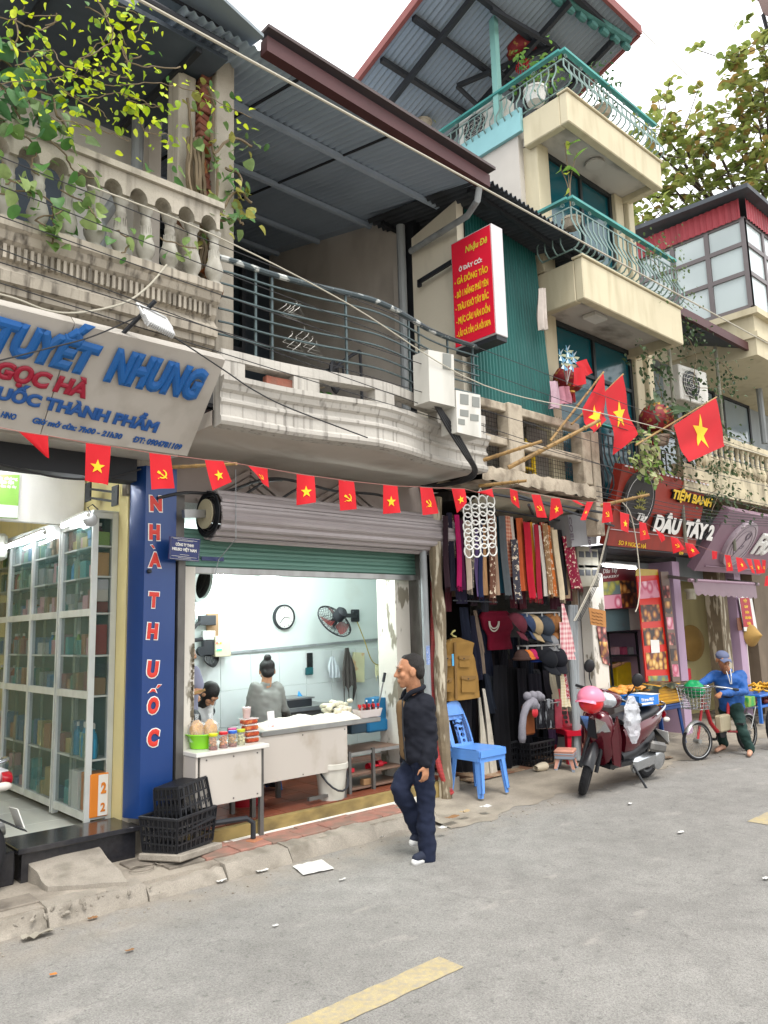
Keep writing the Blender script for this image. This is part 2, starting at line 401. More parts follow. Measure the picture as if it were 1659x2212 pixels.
m_tilew=mat('glazed_floor_tile','c9cbc2',.15,var=.05,vs=3)
m_pipe=mat('grey_pvc','8f9496',.5,var=.08,vs=4,dirt='62625f',da=.5,ds=(8,8,2))
b1=thing('pharmacy_building','weathered house with stone balustrade balcony, pharmacy on its ground floor','building',(1.6,6.1,0))
g=MB();g.bb(2.725,2.98,6.4,9.9,.1,3.36);g.bb(2.725,3.04,6.22,6.398,.1,3.36);part('side_wall',g,m_yellow,b1,'pale yellow side wall with peeling paint')
g=MB();g.bb(-3,3.0,9.9,10.1,.1,3.5);g.bb(-3.1,-3,6,10,.1,3.5);part('back_wall',g,m_yellow,b1)
g=MB();g.bb(-3,2.72,6.1,9.9,3.33,3.42);part('ceiling',g,m_white,b1)
g=MB();g.bb(-3,2.72,6.15,9.9,.1,.262);fl=part('floor',g,m_conc,b1)
_t=MB().box((0,0,0),(.594,.594,.016),None,.003).mesh('floor_tile',m_tilew)
for i in range(6):
 for j in range(6):inst('floor_tile',_t,fl,Matrix.Translation((2.3-.6*i,6.65+.6*j,.27)))
g=MB();g.bb(-3,2.7,7.15,7.24,2.84,3.328);part('header_panel',g,m_white,b1,'white bulkhead panel over the cabinets')
g=MB();g.bb(1.86,2.76,5.93,6.36,.305,.345,.006);g.bb(1.9,2.74,5.97,6.36,.1,.304);part('doorstep',g,m_gran,b1,'polished black granite doorstep')
g=MB();g.bb(-3,1.86,5.98,6.36,.1,.33,.01);part('doorstep',g,m_gran,b1)
g=MB();g.bb(-3,2.66,5.92,6.1,3.06,3.4);part('lintel',g,m_dark,b1,'dark lintel beam over the pharmacy opening')
g=MB();g.bb(2.66,2.73,6.08,6.2,2.98,3.3);g.bb(2.73,3.03,6.08,6.2,.1,3.4);part('pier',g,m_old,b1)
prof=[(5.02,4.0),(5.02,4.05),(4.98,4.06),(4.97,4.13),(5.0,4.15),(5.03,4.2),(5.0,4.24),(5.0,4.30),(4.95,4.33),(4.93,4.38),(4.9,4.4),(4.9,4.46),(5.0,4.47),(6.2,4.47),(6.2,3.98),(5.1,3.96)]
TX=Matrix(((0,0,1,0),(1,0,0,0),(0,1,0,0),(0,0,0,1)))
def xprism(mb,prof,x0,x1):mb.prism(prof,x1-x0,Matrix.Translation((x0,0,0))@TX)
g=MB();xprism(g,prof,-1.5,2.86);cor=part('balcony_slab',g,m_old,b1,'rain streaked balcony slab with moulded cornice',smooth=0)
m_streak=mat('streaked_plaster','a29a8c',.85,var=.16,vs=4,dirt='39322a',da=.85,ds=(24,24,.5),dlo=.50,dhi=.70,bump=.4,bs=30)
cor.data.materials[0]=m_streak
g=MB()
for i in range(91):xx=-1.0+i*.042;g.bb(xx,xx+.021,4.972,5.03,4.215,4.31)
part('fluting',g,m_streak,b1,kind='stuff')
def arch_rail(x0,n,pitch,z0,z1):
 p=[(x0,z1),(x0,z0)]
 for i in range(n):
  cx=x0+pitch*(i+.5)
  if i:p.append((cx-pitch*.36,z0))
  else:p.append((cx-pitch*.36,z0))
  for k in range(1,8):a=PI-PI*k/8;p.append((cx+pitch*.36*cos(a),z0+.09*sin(a)))
  p.append((cx+pitch*.36,z0))
 xe=x0+n*pitch;p+=[(xe,z0),(xe,z1)]
 return p[::-1]
TY=Matrix(((1,0,0,0),(0,0,1,0),(0,1,0,0),(0,0,0,1)))
m_bal=mat('stone_baluster','a3a096',.8,var=.16,vs=5,dirt='5b5346',da=.75,ds=(7,7,2),dlo=.48,dhi=.7,bump=.3,bs=40)
g=MB();g.prism(arch_rail(.2,14,.189,4.92,5.09),.16,Matrix.Translation((0,4.93,0))@TY);g.bb(.2,2.87,4.9,5.12,5.092,5.14)
part('balustrade_rail',g,m_old,b1,'mouldy stone balustrade rail with arched underside',smooth=0)
bp_=[(.062,0),(.062,.03),(.04,.04),(.045,.06),(.066,.10),(.072,.14),(.06,.19),(.04,.25),(.034,.31),(.04,.33),(.04,.345),(.034,.36),(.038,.40),(.052,.42),(.055,.455)]
_b=MB();_b.lathe(bp_,12)
for k in range(12):a=2*PI*k/12;_b.bar((.045*cos(a),.045*sin(a),.2),(.04*cos(a),.04*sin(a),.3),.007)
bme=_b.mesh('baluster',m_bal)
for i in range(14):inst('baluster',bme,b1,Matrix.LocRotScale(V((.2+.189*(i+.98),5.01,4.468)),Euler((0,0,R.uniform(0,1))),V((1,1,1))))
g=MB();g.bb(-3,3.0,6.62,6.8,4.47,6.6);part('upper_wall',g,m_white,b1)
g=MB();g.bb(1.5,2.2,6.56,6.61,4.5,6.2);part('balcony_door',g,m_dsheet,b1)
g=MB();g.tube([(2.52,6.5,4.5),(2.52,6.5,5.55),(2.6,6.35,5.75),(2.72,6.2,5.95),(2.72,6.2,6.5)],.055,10);part('drainpipe',g,m_pipe,b1)
g=MB();g.bb(2.97,3.15,5.22,5.45,3.95,6.9,.01);part('column',g,m_old,b1,'stained concrete column at the balcony corner')
g=MB();g.bb(2.70,2.86,5.36,5.56,4.47,6.5,.01);part('column',g,m_old,b1)
_bk=MB().box((0,0,0),(.105,.2,.05),None,.006).mesh('brick',m_brick)
for i in range(36):
 z=4.75+i*.058
 inst('brick',_bk,b1,Matrix.LocRotScale(V((2.925+R.uniform(-.02,.012),5.40+R.uniform(-.012,.02),z)),Euler((R.uniform(-.06,.06),.25+R.uniform(-.15,.15),R.uniform(-.1,.1))),None))
g=MB();a=6.52
g.slab([(-3,5.0,a-.03),(2.95,5.0,a-.03),(2.95,6.7,a+.12),(-3,6.7,a+.12)],(0,0,1),.04);part('eaves_sheet',g,m_dsheet,b1,'dark sheet eaves above the balcony')
g=MB();g.tube([(-3,4.9,6.56),(2.98,4.9,6.53)],.03,8);g.tube([(-3,4.93,6.75),(2.98,4.95,6.72)],.016,6)
for i in range(13):g.bar((-1.2+i*.34,4.93,6.54),(-1.2+i*.34,4.95,6.74),.014)
part('eaves_rail',g,m_dark,b1)
for i in range(7):g=MB();g.bar((-.6+i*.55,5.02,6.475),(-.6+i*.55,6.6,6.61),.05,.05);part('rafter',g,m_dark,b1)
g=MB();g.bb(-3,3.02,6.3,6.5,6.72,9.5);part('attic_wall',g,m_white,b1)
wf=MB();m_frame=mat('brown_frame','75706c',.5,var=.1)
for xx in(1.55,2.1,2.72):wf.bb(xx,xx+.06,6.24,6.296,6.8,9.3)
wf.bb(1.55,2.78,6.245,6.295,6.78,6.84);wf.bb(1.55,2.78,6.245,6.295,7.9,7.96)
wi=part('window',wf,m_frame,b1)
for a,b_ in((1.61,2.1),(2.16,2.72)):g=MB();g.bb(a,b_,6.275,6.29,6.84,9.3);part('pane',g,mat('louvre_pane','8b8c88',.4,var=.05,dirt='6d6e6b',ds=(1,1,60),da=.8,dlo=.4,dhi=.6),wi)
for xx in(2.86,2.98):g=MB();g.bb(xx,xx+.085,6.2,6.295,6.75,9.4,.01);part('pilaster',g,mat('mauve_trim','a29a9a',.7,var=.08,vs=3),b1)
m_facade=mat('shop_plaster','a39892',.85,var=.08,vs=2,dirt='6f655e',da=.5,ds=(4,4,1.5),dlo=.5,dhi=.75,bump=.2,bs=25)
m_soffit=mat('balcony_soffit','b2aaa0',.85,var=.07,vs=1.5,dirt='7d7368',da=.5,ds=(2,2,2),dlo=.52,dhi=.75,bump=.15,bs=25)
m_bstreak=mat('balcony_plaster','b0aca4',.85,var=.12,vs=3,dirt='3f3932',da=.78,ds=(24,24,.5),dlo=.53,dhi=.74,bump=.35,bs=30)
m_cream=mat('cream_wall','dad3c0',.85,var=.05,vs=1.5,dirt='9d9588',da=.45,ds=(3,3,1),dlo=.5,dhi=.75,bump=.15,bs=25)
m_greyw=mat('grey_render','cbc4ba',.9,var=.06,vs=2,dirt='aaa299',da=.6,ds=(2,2,1.2),dlo=.45,dhi=.65,bump=.2,bs=30)
m_room=mat('room_white','d0d9d6',.6,var=.03,vs=1.5,dirt='b7b6ab',da=.5,ds=(1.6,1.6,1.6),dlo=.56,dhi=.75)
m_wtile=mat('white_wall_tile','d3dad9',.12,var=.03,vs=2)
m_terra=mat('terracotta_tile','7c4531',.35,var=.2,vs=3,dirt='4a2f25',da=.6,ds=(3,3,3))
m_steel=mat('steel','9a9b99',.35,.8,var=.1,vs=4,dirt='6b6661',da=.5,ds=(6,6,2))
m_steeld=mat('dull_steel','6e6c69',.5,.6,var=.15,vs=5,dirt='3f3a36',da=.6,ds=(6,6,3))
b2=thing('food_shop_house','two storey shop house with curved balcony above a brightly lit open food shop','building',(4.6,6.2,0))
FZ=.22
g=MB();g.bb(3.05,6.35,5.86,7.9,.06,FZ-.012);g.bb(6.35,7.5,7.0,7.9,.06,FZ-.012);fl=part('floor',g,m_conc,b2)
_t=MB().box((0,0,0),(.296,.296,.014),None,.002).mesh('floor_tile',m_terra)
for i in range(14):
 for j in range(6):
  x=3.35+.3*i;y=6.05+.3*j
  if x>6.1+(y-6.1)*.9:continue
  inst('floor_tile',_t,fl,Matrix.LocRotScale(V((x,y,FZ-.006)),None,None))
m_step=mat('stained_step','8d7a4a',.85,var=.25,vs=5,dirt='3c3222',da=.7,ds=(4,4,8))
g=MB();g.bb(3.1,6.0,5.78,5.858,.06,FZ);part('step',g,m_step,b2,'stained yellowish concrete step at the shop front')
g=MB();g.bb(3.4,5.75,5.74,5.778,.05,.128);part('step_edge',g,m_white,b2)
g=MB();g.bb(3.0,7.6,7.72,7.9,.06,3.0);bw=part('back_wall',g,m_room,b2)
_wt=MB().box((0,0,0),(.392,.012,.392),None,.002).mesh('wall_tile',m_wtile)
for i in range(10):
 for j in range(4):inst('wall_tile',_wt,bw,Matrix.LocRotScale(V((3.9+.396*i,7.713,.08+.396*(j-.0)+.1)),Euler((0,-.026,0)),None))
g=MB();g.bar((3.3,7.7,1.535),(7.5,7.7,1.70),.03,.028);part('dado_rail',g,m_pipe,b2)
g=MB();g.slab([(5.98,6.4,.06),(7.6,7.8,.06),(7.6,7.8,3.0),(5.98,6.4,3.0)],(.65,-.75,0),.1);part('side_wall',g,m_room,b2)
g=MB();g.bb(3.0,3.12,6.5,7.72,.06,3.0);part('side_wall',g,m_room,b2)
g=MB();g.slab([(3.05,6.2,2.9),(5.95,6.2,2.9),(7.55,7.75,2.9),(3.05,7.75,2.9)],(0,0,1),.08);part('ceiling',g,m_room,b2)
m_chip=mat('chipped_column','cfcabf',.8,var=.06,vs=3,dirt='77705f',da=.9,ds=(9,9,3),dlo=.56,dhi=.6,bump=.3,bs=40)
g=MB();g.bb(3.135,3.235,5.98,6.4,.1,2.38);part('column',g,m_chip,b2,'white plastered column with chipped edge')
g=MB();g.bb(3.03,3.13,5.99,6.3,.1,3.0);part('jamb',g,m_steeld,b2)
g=MB()
for i in range(26):
 z=.95+i*.03+R.uniform(-.01,.01);g.box((3.218+R.uniform(-.006,.006),5.978,z),(R.uniform(.01,.03),.008,R.uniform(.02,.05)),(0,R.uniform(-.4,.4),0))
part('plaster_chip',g,mat('bare_mortar','6a6151',.9,var=.25,vs=20),b2,kind='stuff')
g=MB();g.bb(5.72,5.93,6.12,6.42,.1,2.5);part('column',g,m_chip,b2)
g=MB();g.bb(5.935,6.02,5.95,6.2,.1,2.75);part('guide_rail',g,m_steeld,b2,'grey steel shutter guide rail')
g=MB();g.bb(3.035,3.10,5.9,5.985,.4,2.42);part('guide_rail',g,m_steeld,b2)
g=MB();g.bb(3.0,6.4,6.2,6.35,2.9,3.62);part('facade_wall',g,m_facade,b2)
def relief(cx,hw,z0,z1,d):
 g=MB()
 for k,off in enumerate((0,.07,.13)):
  s=1-k*.22
  for sx in(-1,1):g.bar((cx+sx*hw*s,6.2-.012*(3-k),z0),(cx,6.2-.012*(3-k),z0+(z1-z0)*s),.03,.045)
 part('gable_moulding',g,m_facade,b2)
relief(3.9,.55,3.0,3.33,0);relief(5.1,.62,3.0,3.36,0)
PL=[(2.9,5.0),(3.05,4.985),(3.4,4.98),(3.8,4.93),(4.1,4.87),(4.4,4.83),(4.7,4.86),(5.0,4.93),(5.3,5.0),(5.6,5.03),(5.9,5.02),(6.05,5.02)]
def cr(pts,n):
 o=[]
 for i in range(len(pts)-1):
  p0=V(pts[max(i-1,0)]);p1=V(pts[i]);p2=V(pts[i+1]);p3=V(pts[min(i+2,len(pts)-1)])
  for k in range(n):
   t=k/n;o.append(.5*((2*p1)+(p2-p0)*t+(2*p0-5*p1+4*p2-p3)*t*t+(3*p1-p0-3*p2+p3)*t**3))
 o.append(V(pts[-1]));return o
def offs(c,d):
 o=[]
 for i,p in enumerate(c):
  t=(c[min(i+1,len(c)-1)]-c[max(i-1,0)]).normalized();o.append(V((p.x+t.y*d,p.y-t.x*d)))
 return o
CV=cr([(x,y)for x,y in PL],5)
def sweep(mb,prof,c=CV,z0=0,closed=True):
 k=len(prof);cols=[offs(c,d)for d,z in prof];n=len(c);vs=[]
 for i in range(n):
  for j in range(k):vs.append((cols[j][i].x,cols[j][i].y,prof[j][1]+z0))
 fs=[(i*k+j,(i+1)*k+j,(i+1)*k+(j+1)%k,i*k+(j+1)%k)for i in range(n-1)for j in range(k)]
 fs+=[tuple(range(k-1,-1,-1)),tuple((n-1)*k+j for j in range(k))]
 mb.add(vs,fs)
g=MB();n_=len(CV);vs=[(p.x,p.y+.12,zz)for zz in(3.4,3.52)for p in CV]+[(p.x,6.25,zz)for zz in(3.4,3.52)for p in CV]
fs=[]
for i in range(n_-1):
 fs+=[(i+1,i,2*n_+i,2*n_+i+1),(n_+i,n_+i+1,3*n_+i+1,3*n_+i)]
fs+=[(0,n_,3*n_,2*n_),(n_-1,3*n_-1,4*n_-1,2*n_-1)]
g.add(vs,fs);part('balcony_slab',g,m_soffit,b2)
g=MB();sweep(g,[(-.14,3.385),(.0,3.385),(.02,3.41),(.02,3.44),(.0,3.46),(.0,3.54),(.02,3.56),(.02,3.58),(0,3.6),(0,3.64),(.03,3.66),(.045,3.70),(.07,3.72),(.07,3.76),(-.14,3.76)])
part('balcony_fascia',g,m_bstreak,b2,'rain streaked white balcony front with mouldings',smooth=30)
PC=offs(CV,-.05)
def arc_i(x):return min(range(len(PC)),key=lambda i:abs(PC[i].x-x))
def curve_box(mb,xa,xb,w0,w1,z0,z1):
 c=PC[arc_i(xa):arc_i(xb)+1]
 if len(c)<2:c=PC[arc_i(xa):arc_i(xa)+2]
 sweep(mb,[(w0,z0),(w1,z0),(w1,z1),(w0,z1)],c)
g=MB();curve_box(g,2.9,6.1,-.06,.06,3.90,3.985);part('parapet_cap',g,m_bstreak,b2)
for xa,xb in((2.9,3.12),(3.55,3.78),(4.32,4.56),(5.32,5.5),(5.85,6.1)):g=MB();curve_box(g,xa,xb,-.055,.055,3.762,3.898);part('parapet_pier',g,m_bstreak,b2)
g=MB();curve_box(g,3.3,3.55,-.03,.03,3.762,3.86);part('infill_brick',g,m_brick,b2)
m_rail=mat('green_grey_paint','4b5a5c',.5,.2,var=.15,vs=8,dirt='2c3234',da=.6,ds=(8,8,8))
m_railw=mat('peeling_rail','3f4a4e',.6,.1,var=.2,vs=10,dirt='b9bcb8',da=.9,ds=(9,9,9),dlo=.55,dhi=.6)
rl=thing('balcony_railing','curved grey green railing of horizontal bars along the middle balcony','railing',(4.5,5.05,3.98))
g=MB();g.tube([(p.x,p.y,4.76)for p in PC],.026,8);part('top_rail',g,m_railw,rl,'peeling handrail')
for k in range(6):g=MB();g.tube([(p.x,p.y,4.12+k*.107)for p in PC],.010,6);part('rail',g,m_rail,rl)
for xx in(3.22,3.42,4.12,4.95,5.12,5.62,5.98):
 p=PC[arc_i(xx)];g=MB();g.bar((p.x,p.y+.012,3.985),(p.x,p.y+.012,4.75),.018,.018);part('post',g,m_rail,rl)
g=MB();g.bb(3.0,6.3,6.36,9.6,3.4,3.54);part('terrace_floor',g,m_conc,b2)
g=MB()
g.slab([(6.2,5.42,3.5),(6.2,6.16,3.5),(6.2,6.16,6.52),(6.2,5.42,6.68)],(1,0,0),.12);part('terrace_wall',g,m_cream,b2)
g=MB();g.slab([(6.3,6.36,3.5),(6.3,9.4,3.5),(6.3,9.4,7.64),(6.3,6.36,7.1)],(1,0,0),.12);part('terrace_wall',g,m_greyw,b2)
g=MB();g.bb(6.24,6.36,6.165,6.355,3.5,7.4);part('terrace_wall',g,m_dark,b2)  # dark strip between the wall sections, gap's shade put into its colour
g=MB();g.tube([(6.12,6.26,3.5),(6.12,6.26,6.7)],.055,10);part('downpipe',g,m_pipe,b2)
g=MB();g.bb(2.9,6.6,9.41,9.55,3.5,7.72);part('terrace_back_wall',g,m_dsheet,b2)
g=MB();g.bb(2.88,3.0,6.3,9.4,3.5,7.6);part('terrace_side_wall',g,m_greyw,b2)
m_gd=mat('dark_glass','1a2226',.1,var=.1)
g=MB();g.bb(3.0,4.95,8.0,8.06,3.54,6.6);part('glazed_partition',g,m_gd,b2)
for x0 in(3.05,3.7,4.35):
 g=MB()
 for a in(x0,x0+.56):g.bb(a,a+.05,7.94,7.998,3.6,6.5)
 for z in(3.6,4.5,5.3,6.45):g.bb(x0,x0+.61,7.945,7.995,z,z+.05)
 d_=part('partition_frame',g,m_dark,b2)
 for z in(3.66,4.56):g=MB();g.bb(x0+.06,x0+.55,7.96,7.98,z,z+.72);part('pane',g,mat('dusty_pane','6a6b69',.3,var=.1),d_)
m_roof=mat('grey_roof_sheet','a3b1c0',.55,.05,var=.08,vs=1.2,dirt='8592a2',da=.5,ds=(1.5,.6,1))
def corr(mb,O,U,Vv,amp,pitch,per=8,nv=1):
 O=V(O);U=V(U);Vv=V(Vv);n=max(2,int(U.length/pitch*per));N=U.cross(Vv).normalized()
 mb.grid(lambda u,v:O+U*u+Vv*v+N*amp*sin(2*PI*u*U.length/pitch),n,nv)
rz=lambda y:6.60+.22*(y-4.9)
x0=2.5
for i,(xa,xb)in enumerate(((2.45,3.6),(3.58,4.75),(4.73,6.16))):
 for ya,yb in((4.82,6.5),(6.44,8.1),(8.04,9.6)):
  g=MB();k=.004*(i%2)+.010*(ya>6)+.010*(ya>8);corr(g,(xa,ya,rz(ya)+k),(xb-xa,0,0),(0,yb-ya,rz(yb)-rz(ya)),.014,.078);part('roof_sheet',g,m_roof,b2)
g=MB();g.slab([(6.12,6.2,rz(6.2)+.03),(6.5,6.2,rz(6.2)+.03),(6.5,9.7,rz(9.7)+.03),(6.12,9.7,rz(9.7)+.03)],(0,0,1),.02);part('roof_edge_sheet',g,m_roof,b2)
for y in(5.7,6.9,8.0,9.0):g=MB();g.bar((2.5,y,rz(y)-.045),(6.2,y,rz(y)-.045),.05,.055);part('purlin',g,m_roof,b2)
for xx in(3.59,4.74):g=MB();g.bar((xx,4.9,rz(4.9)-.018),(xx,9.4,rz(9.4)-.018),.02,.02);part('roof_seam',g,m_dark,b2)
m_maroon=mat('maroon_gutter','4a2a2b',.55,.1,var=.15,vs=4,dirt='3a1f1f',da=.5,ds=(3,3,6))
g=MB();g.bar((3.16,4.78,6.60),(5.98,4.78,6.50),.1,.14);part('roof_gutter',g,m_maroon,b2,'maroon metal gutter along the roof edge')
g=MB();g.bar((3.14,4.76,6.72),(6.0,4.74,6.62),.16,.03);part('gutter_flashing',g,mat('dark_flashing','4c4140',.5,.3),b2)
g=MB();g.tube([(5.88,4.8,6.42),(5.9,4.85,6.3),(6.02,5.1,6.28),(6.12,6.1,6.3)],.036,10);part('gutter_outlet',g,m_pipe,b2)
g=MB();g.slab([(2.35,4.6,6.72),(3.12,4.72,6.62),(3.12,6.4,6.96),(2.2,6.6,7.1)],(0,0,1),.03);part('soffit_board',g,mat('soffit_board','7d878d',.6,var=.06),b2)
m_wood=mat('weathered_wood','6f6350',.9,var=.25,vs=6,dirt='c4bba6',da=.8,ds=(14,14,2.5),dlo=.52,dhi=.58,bump=.6,bs=30)
m_rough=mat('rough_concrete','a89d8b',.9,var=.2,vs=5,dirt='5b5043',da=.75,ds=(7,7,5),dlo=.48,dhi=.68,bump=.8,bs=25,fine=.12)
m_teal=mat('green_sheet','1c5a55',.45,.2,var=.1,vs=2,dirt='173f3d',da=.5,ds=(6,6,.8))
m_lroof=mat('old_roof_sheet','4b5056',.6,.3,var=.15,vs=3,dirt='2b2a2a',da=.6,ds=(3,3,3))
m_mesh=mat('wire_mesh','4d4a46',.6,.5,var=.1)
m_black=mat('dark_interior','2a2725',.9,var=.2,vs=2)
b3=thing('clothes_stall_house','run down low house with green corrugated screen above the scarf stall','building',(7.3,5.8,0))
slabf=MB()
def rs(u,v):
 x=6.18+u*2.25;a=v*2*PI
 y,z=[(5.2,3.36),(5.19,3.44),(5.2,3.52),(5.6,3.54),(5.95,3.5),(5.95,3.38),(5.6,3.36),(5.3,3.35)][int(round(v*8))%8]
 return V((x,y+R.uniform(-.02,.02),z+R.uniform(-.018,.018)))
slabf.grid(lambda u,v:rs(u,v),26,7);part('balcony_slab',slabf,m_rough,b3,'crumbling rough concrete slab edge',smooth=60)
for(xa,xb,z0,z1)in((6.72,6.98,3.53,4.32),(8.18,8.36,3.53,4.2),(8.4,8.56,2.9,4.25)):g=MB();g.bb(xa,xb,5.22,5.4,z0,z1,.012);part('post',g,m_rough,b3)
for z,xa,xb in((3.86,6.1,8.2),(4.26,6.1,8.2)):g=MB();g.bb(xa,xb,5.26,5.36,z-.05,z+.05,.01);part('concrete_bar',g,m_rough,b3)
g=MB()
for i in range(42):g.tube([(6.15+i*.05,5.42,3.5),(6.15+i*.05,5.42,4.4)],.003,4,cap=False)
for i in range(18):g.tube([(6.15,5.425,3.52+i*.05),(8.2,5.425,3.52+i*.05)],.003,4,cap=False)
part('wire_mesh',g,m_mesh,b3,kind='stuff')
g=MB();g.bb(6.2,8.5,6.4,6.5,3.5,6.3);part('upper_back_wall',g,m_greyw,b3)
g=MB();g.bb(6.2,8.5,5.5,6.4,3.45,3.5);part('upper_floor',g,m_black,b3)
g=MB();g.bb(6.3,6.66,5.55,5.75,3.52,3.78,.03);solo('storage_crate','blue plastic crate behind the wire mesh of the low balcony','crate',g,mat('blue_plastic_old','2b3f7a',.5))
g=MB();g.bb(7.55,7.98,5.6,5.8,3.5,4.25,.01);solo('cabinet','grey metal cabinet standing behind the wire mesh','cabinet',g,mat('grey_cabinet','77736c',.6,var=.1,dirt='57524b'))
t=thing('plastic_chair','bright yellow plastic chair behind the balcony mesh','chair',(7.42,5.55,3.5));m_yp=mat('yellow_plastic','d8b612',.4)
g=MB();g.tube([(7.28,5.5,3.52),(7.3,5.5,3.9),(7.38,5.5,4.02),(7.5,5.5,4.0),(7.52,5.5,3.55)],.03,6);part('frame',g,m_yp,t)
g=MB();g.bb(7.28,7.52,5.46,5.7,3.66,3.69,.01);part('seat',g,m_yp,t)
P=[pt((1000,450),Y=5.42),pt((1153,548),Y=5.42),pt((1196,914),Y=5.36),pt((1018,858),Y=5.36)]
def sc_(u,v):
 p=P[0].lerp(P[1],u).lerp(P[3].lerp(P[2],u),v);k=abs(((u*26)%1)-.5)*2
 return p+V((0,-.018*(1 if k>.6 else 0 if k<.35 else(k-.35)/.25),0))
g=MB();g.grid(sc_,26*8,2);part('corrugated_screen',g,m_teal,b3,'dark green corrugated metal screen')
a=pt((1042,379),Y=4.8);b_=pt((1308,557),Y=4.8);g=MB()
corr(g,a,b_-a,V((0,1.9,.32)),.022,.078);part('roof_sheet',g,m_lroof,b3,'old wavy roof sheet')
d_=(b_-a)
for k in(.15,.9):g=MB();g.bar(a+V((.1,k*1.9,k*.32-.05)),b_+V((-.05,k*1.9,k*.32-.05)),.05);part('purlin',g,m_dark,b3)
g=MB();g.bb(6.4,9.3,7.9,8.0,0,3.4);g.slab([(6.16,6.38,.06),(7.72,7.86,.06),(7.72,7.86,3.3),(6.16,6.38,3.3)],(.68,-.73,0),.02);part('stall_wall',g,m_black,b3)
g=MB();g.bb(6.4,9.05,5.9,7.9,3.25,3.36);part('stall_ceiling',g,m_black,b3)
g=MB();px_=pt((952,1450),Y=5.74).x;pp=[(px_+.015*sin(i*.9),5.74,.02+i*.2)for i in range(17)];g.tube(pp,[.068+.009*sin(i*2.1)for i in range(17)],9);part('post',g,m_wood,b3,'weathered wooden post with peeling paint')
g=MB();g.slab([(6.5,5.3,3.33),(8.3,5.3,3.30),(8.5,5.95,3.12),(6.6,5.95,3.15)],(0,0,1),.012);part('awning_sheet',g,mat('pale_sheet','b5b09c',.6,var=.2,vs=3,dirt='6b6454'),b3)
for(p0,p1)in(((6.2,5.15,3.2),(8.5,5.1,3.16)),((6.4,4.95,3.18),(8.9,5.3,3.06)),((6.7,5.0,3.1),(8.0,5.9,3.2))):g=MB();g.tube([p0,p1],.016,6);part('awning_rod',g,m_dark,b3)
g=MB();g.bb(8.95,9.25,6.05,7.9,0,3.3);part('side_wall',g,mat('grey_white_wall','aaa9a6',.8,var=.08,vs=2,dirt='7c7a76'),b3)
g=MB();g.bb(9.12,9.46,5.86,6.04,0,2.5,.01);part('pier',g,m_chip,b3)
_ct=MB();_ct.box((0,0,0),(.19,.19,.012),None,.002);_ctm=[_ct.mesh('floor_tile',mat('patterned_tile_'+c,c,.5,var=.3,vs=25,dirt='8a6a50',ds=(30,30,30),dlo=.48,dhi=.55))for c in('a08a72','86604c')]
for i in range(11):
 for j in range(4):inst('floor_tile',_ctm[(i+j)%2],b3,Matrix.Translation((6.75+.195*i,6.06+.195*j,.094)))
m_creamh=mat('cream_paint','bdb499',.8,var=.05,vs=2,dirt='9a8f74',da=.55,ds=(5,5,.9),dlo=.5,dhi=.72,bump=.12,bs=30)
m_under=mat('slab_underside','bdb8b0',.85,var=.06,vs=2,dirt='5d584f',da=.75,ds=(1.6,3,2),dlo=.5,dhi=.66)
m_tglass=mat('teal_glass','0d4a54',.12,0,var=.15,vs=1.5,spec=.6)
m_gframe=mat('dark_frame','1f2527',.5)
m_turq=mat('turquoise_paint','3f8f8a',.5,var=.1,vs=4,dirt='2b5a58')
m_bars=mat('green_grey_bars','6f8681',.5,.2,var=.2,vs=8,dirt='4b5854')
b4=thing('cream_house','tall narrow cream house with stacked balconies and teal glass doors','building',(9,5.6,0))
def bslab(z0,z1,x0,x1,yf,yb,lip):
 g=MB()
 g.bb(x0,x1,yf,yf+.12,z0,z1,.012);g.bb(x0,x0+.12,yf+.121,yb,z0,z1,.012);g.bb(x1-.12,x1,yf+.121,yb,z0,z1,.012)
 part('balcony_fascia',g,m_creamh,b4,'cream balcony parapet with dirty edges')
 g=MB();g.bb(x0+.121,x1-.121,yf+.121,yb+.6,z0+lip,z0+lip+.12);part('balcony_slab',g,m_under,b4)
 g=MB();g.bb(x0-.02,x1+.02,yf-.025,yf+.14,z1+.002,z1+.03,.006);part('coping',g,m_creamh,b4)
bslab(8.05,8.47,7.7,10.08,4.8,5.5,.1);bslab(5.72,6.26,7.78,10.3,4.8,5.7,.14)
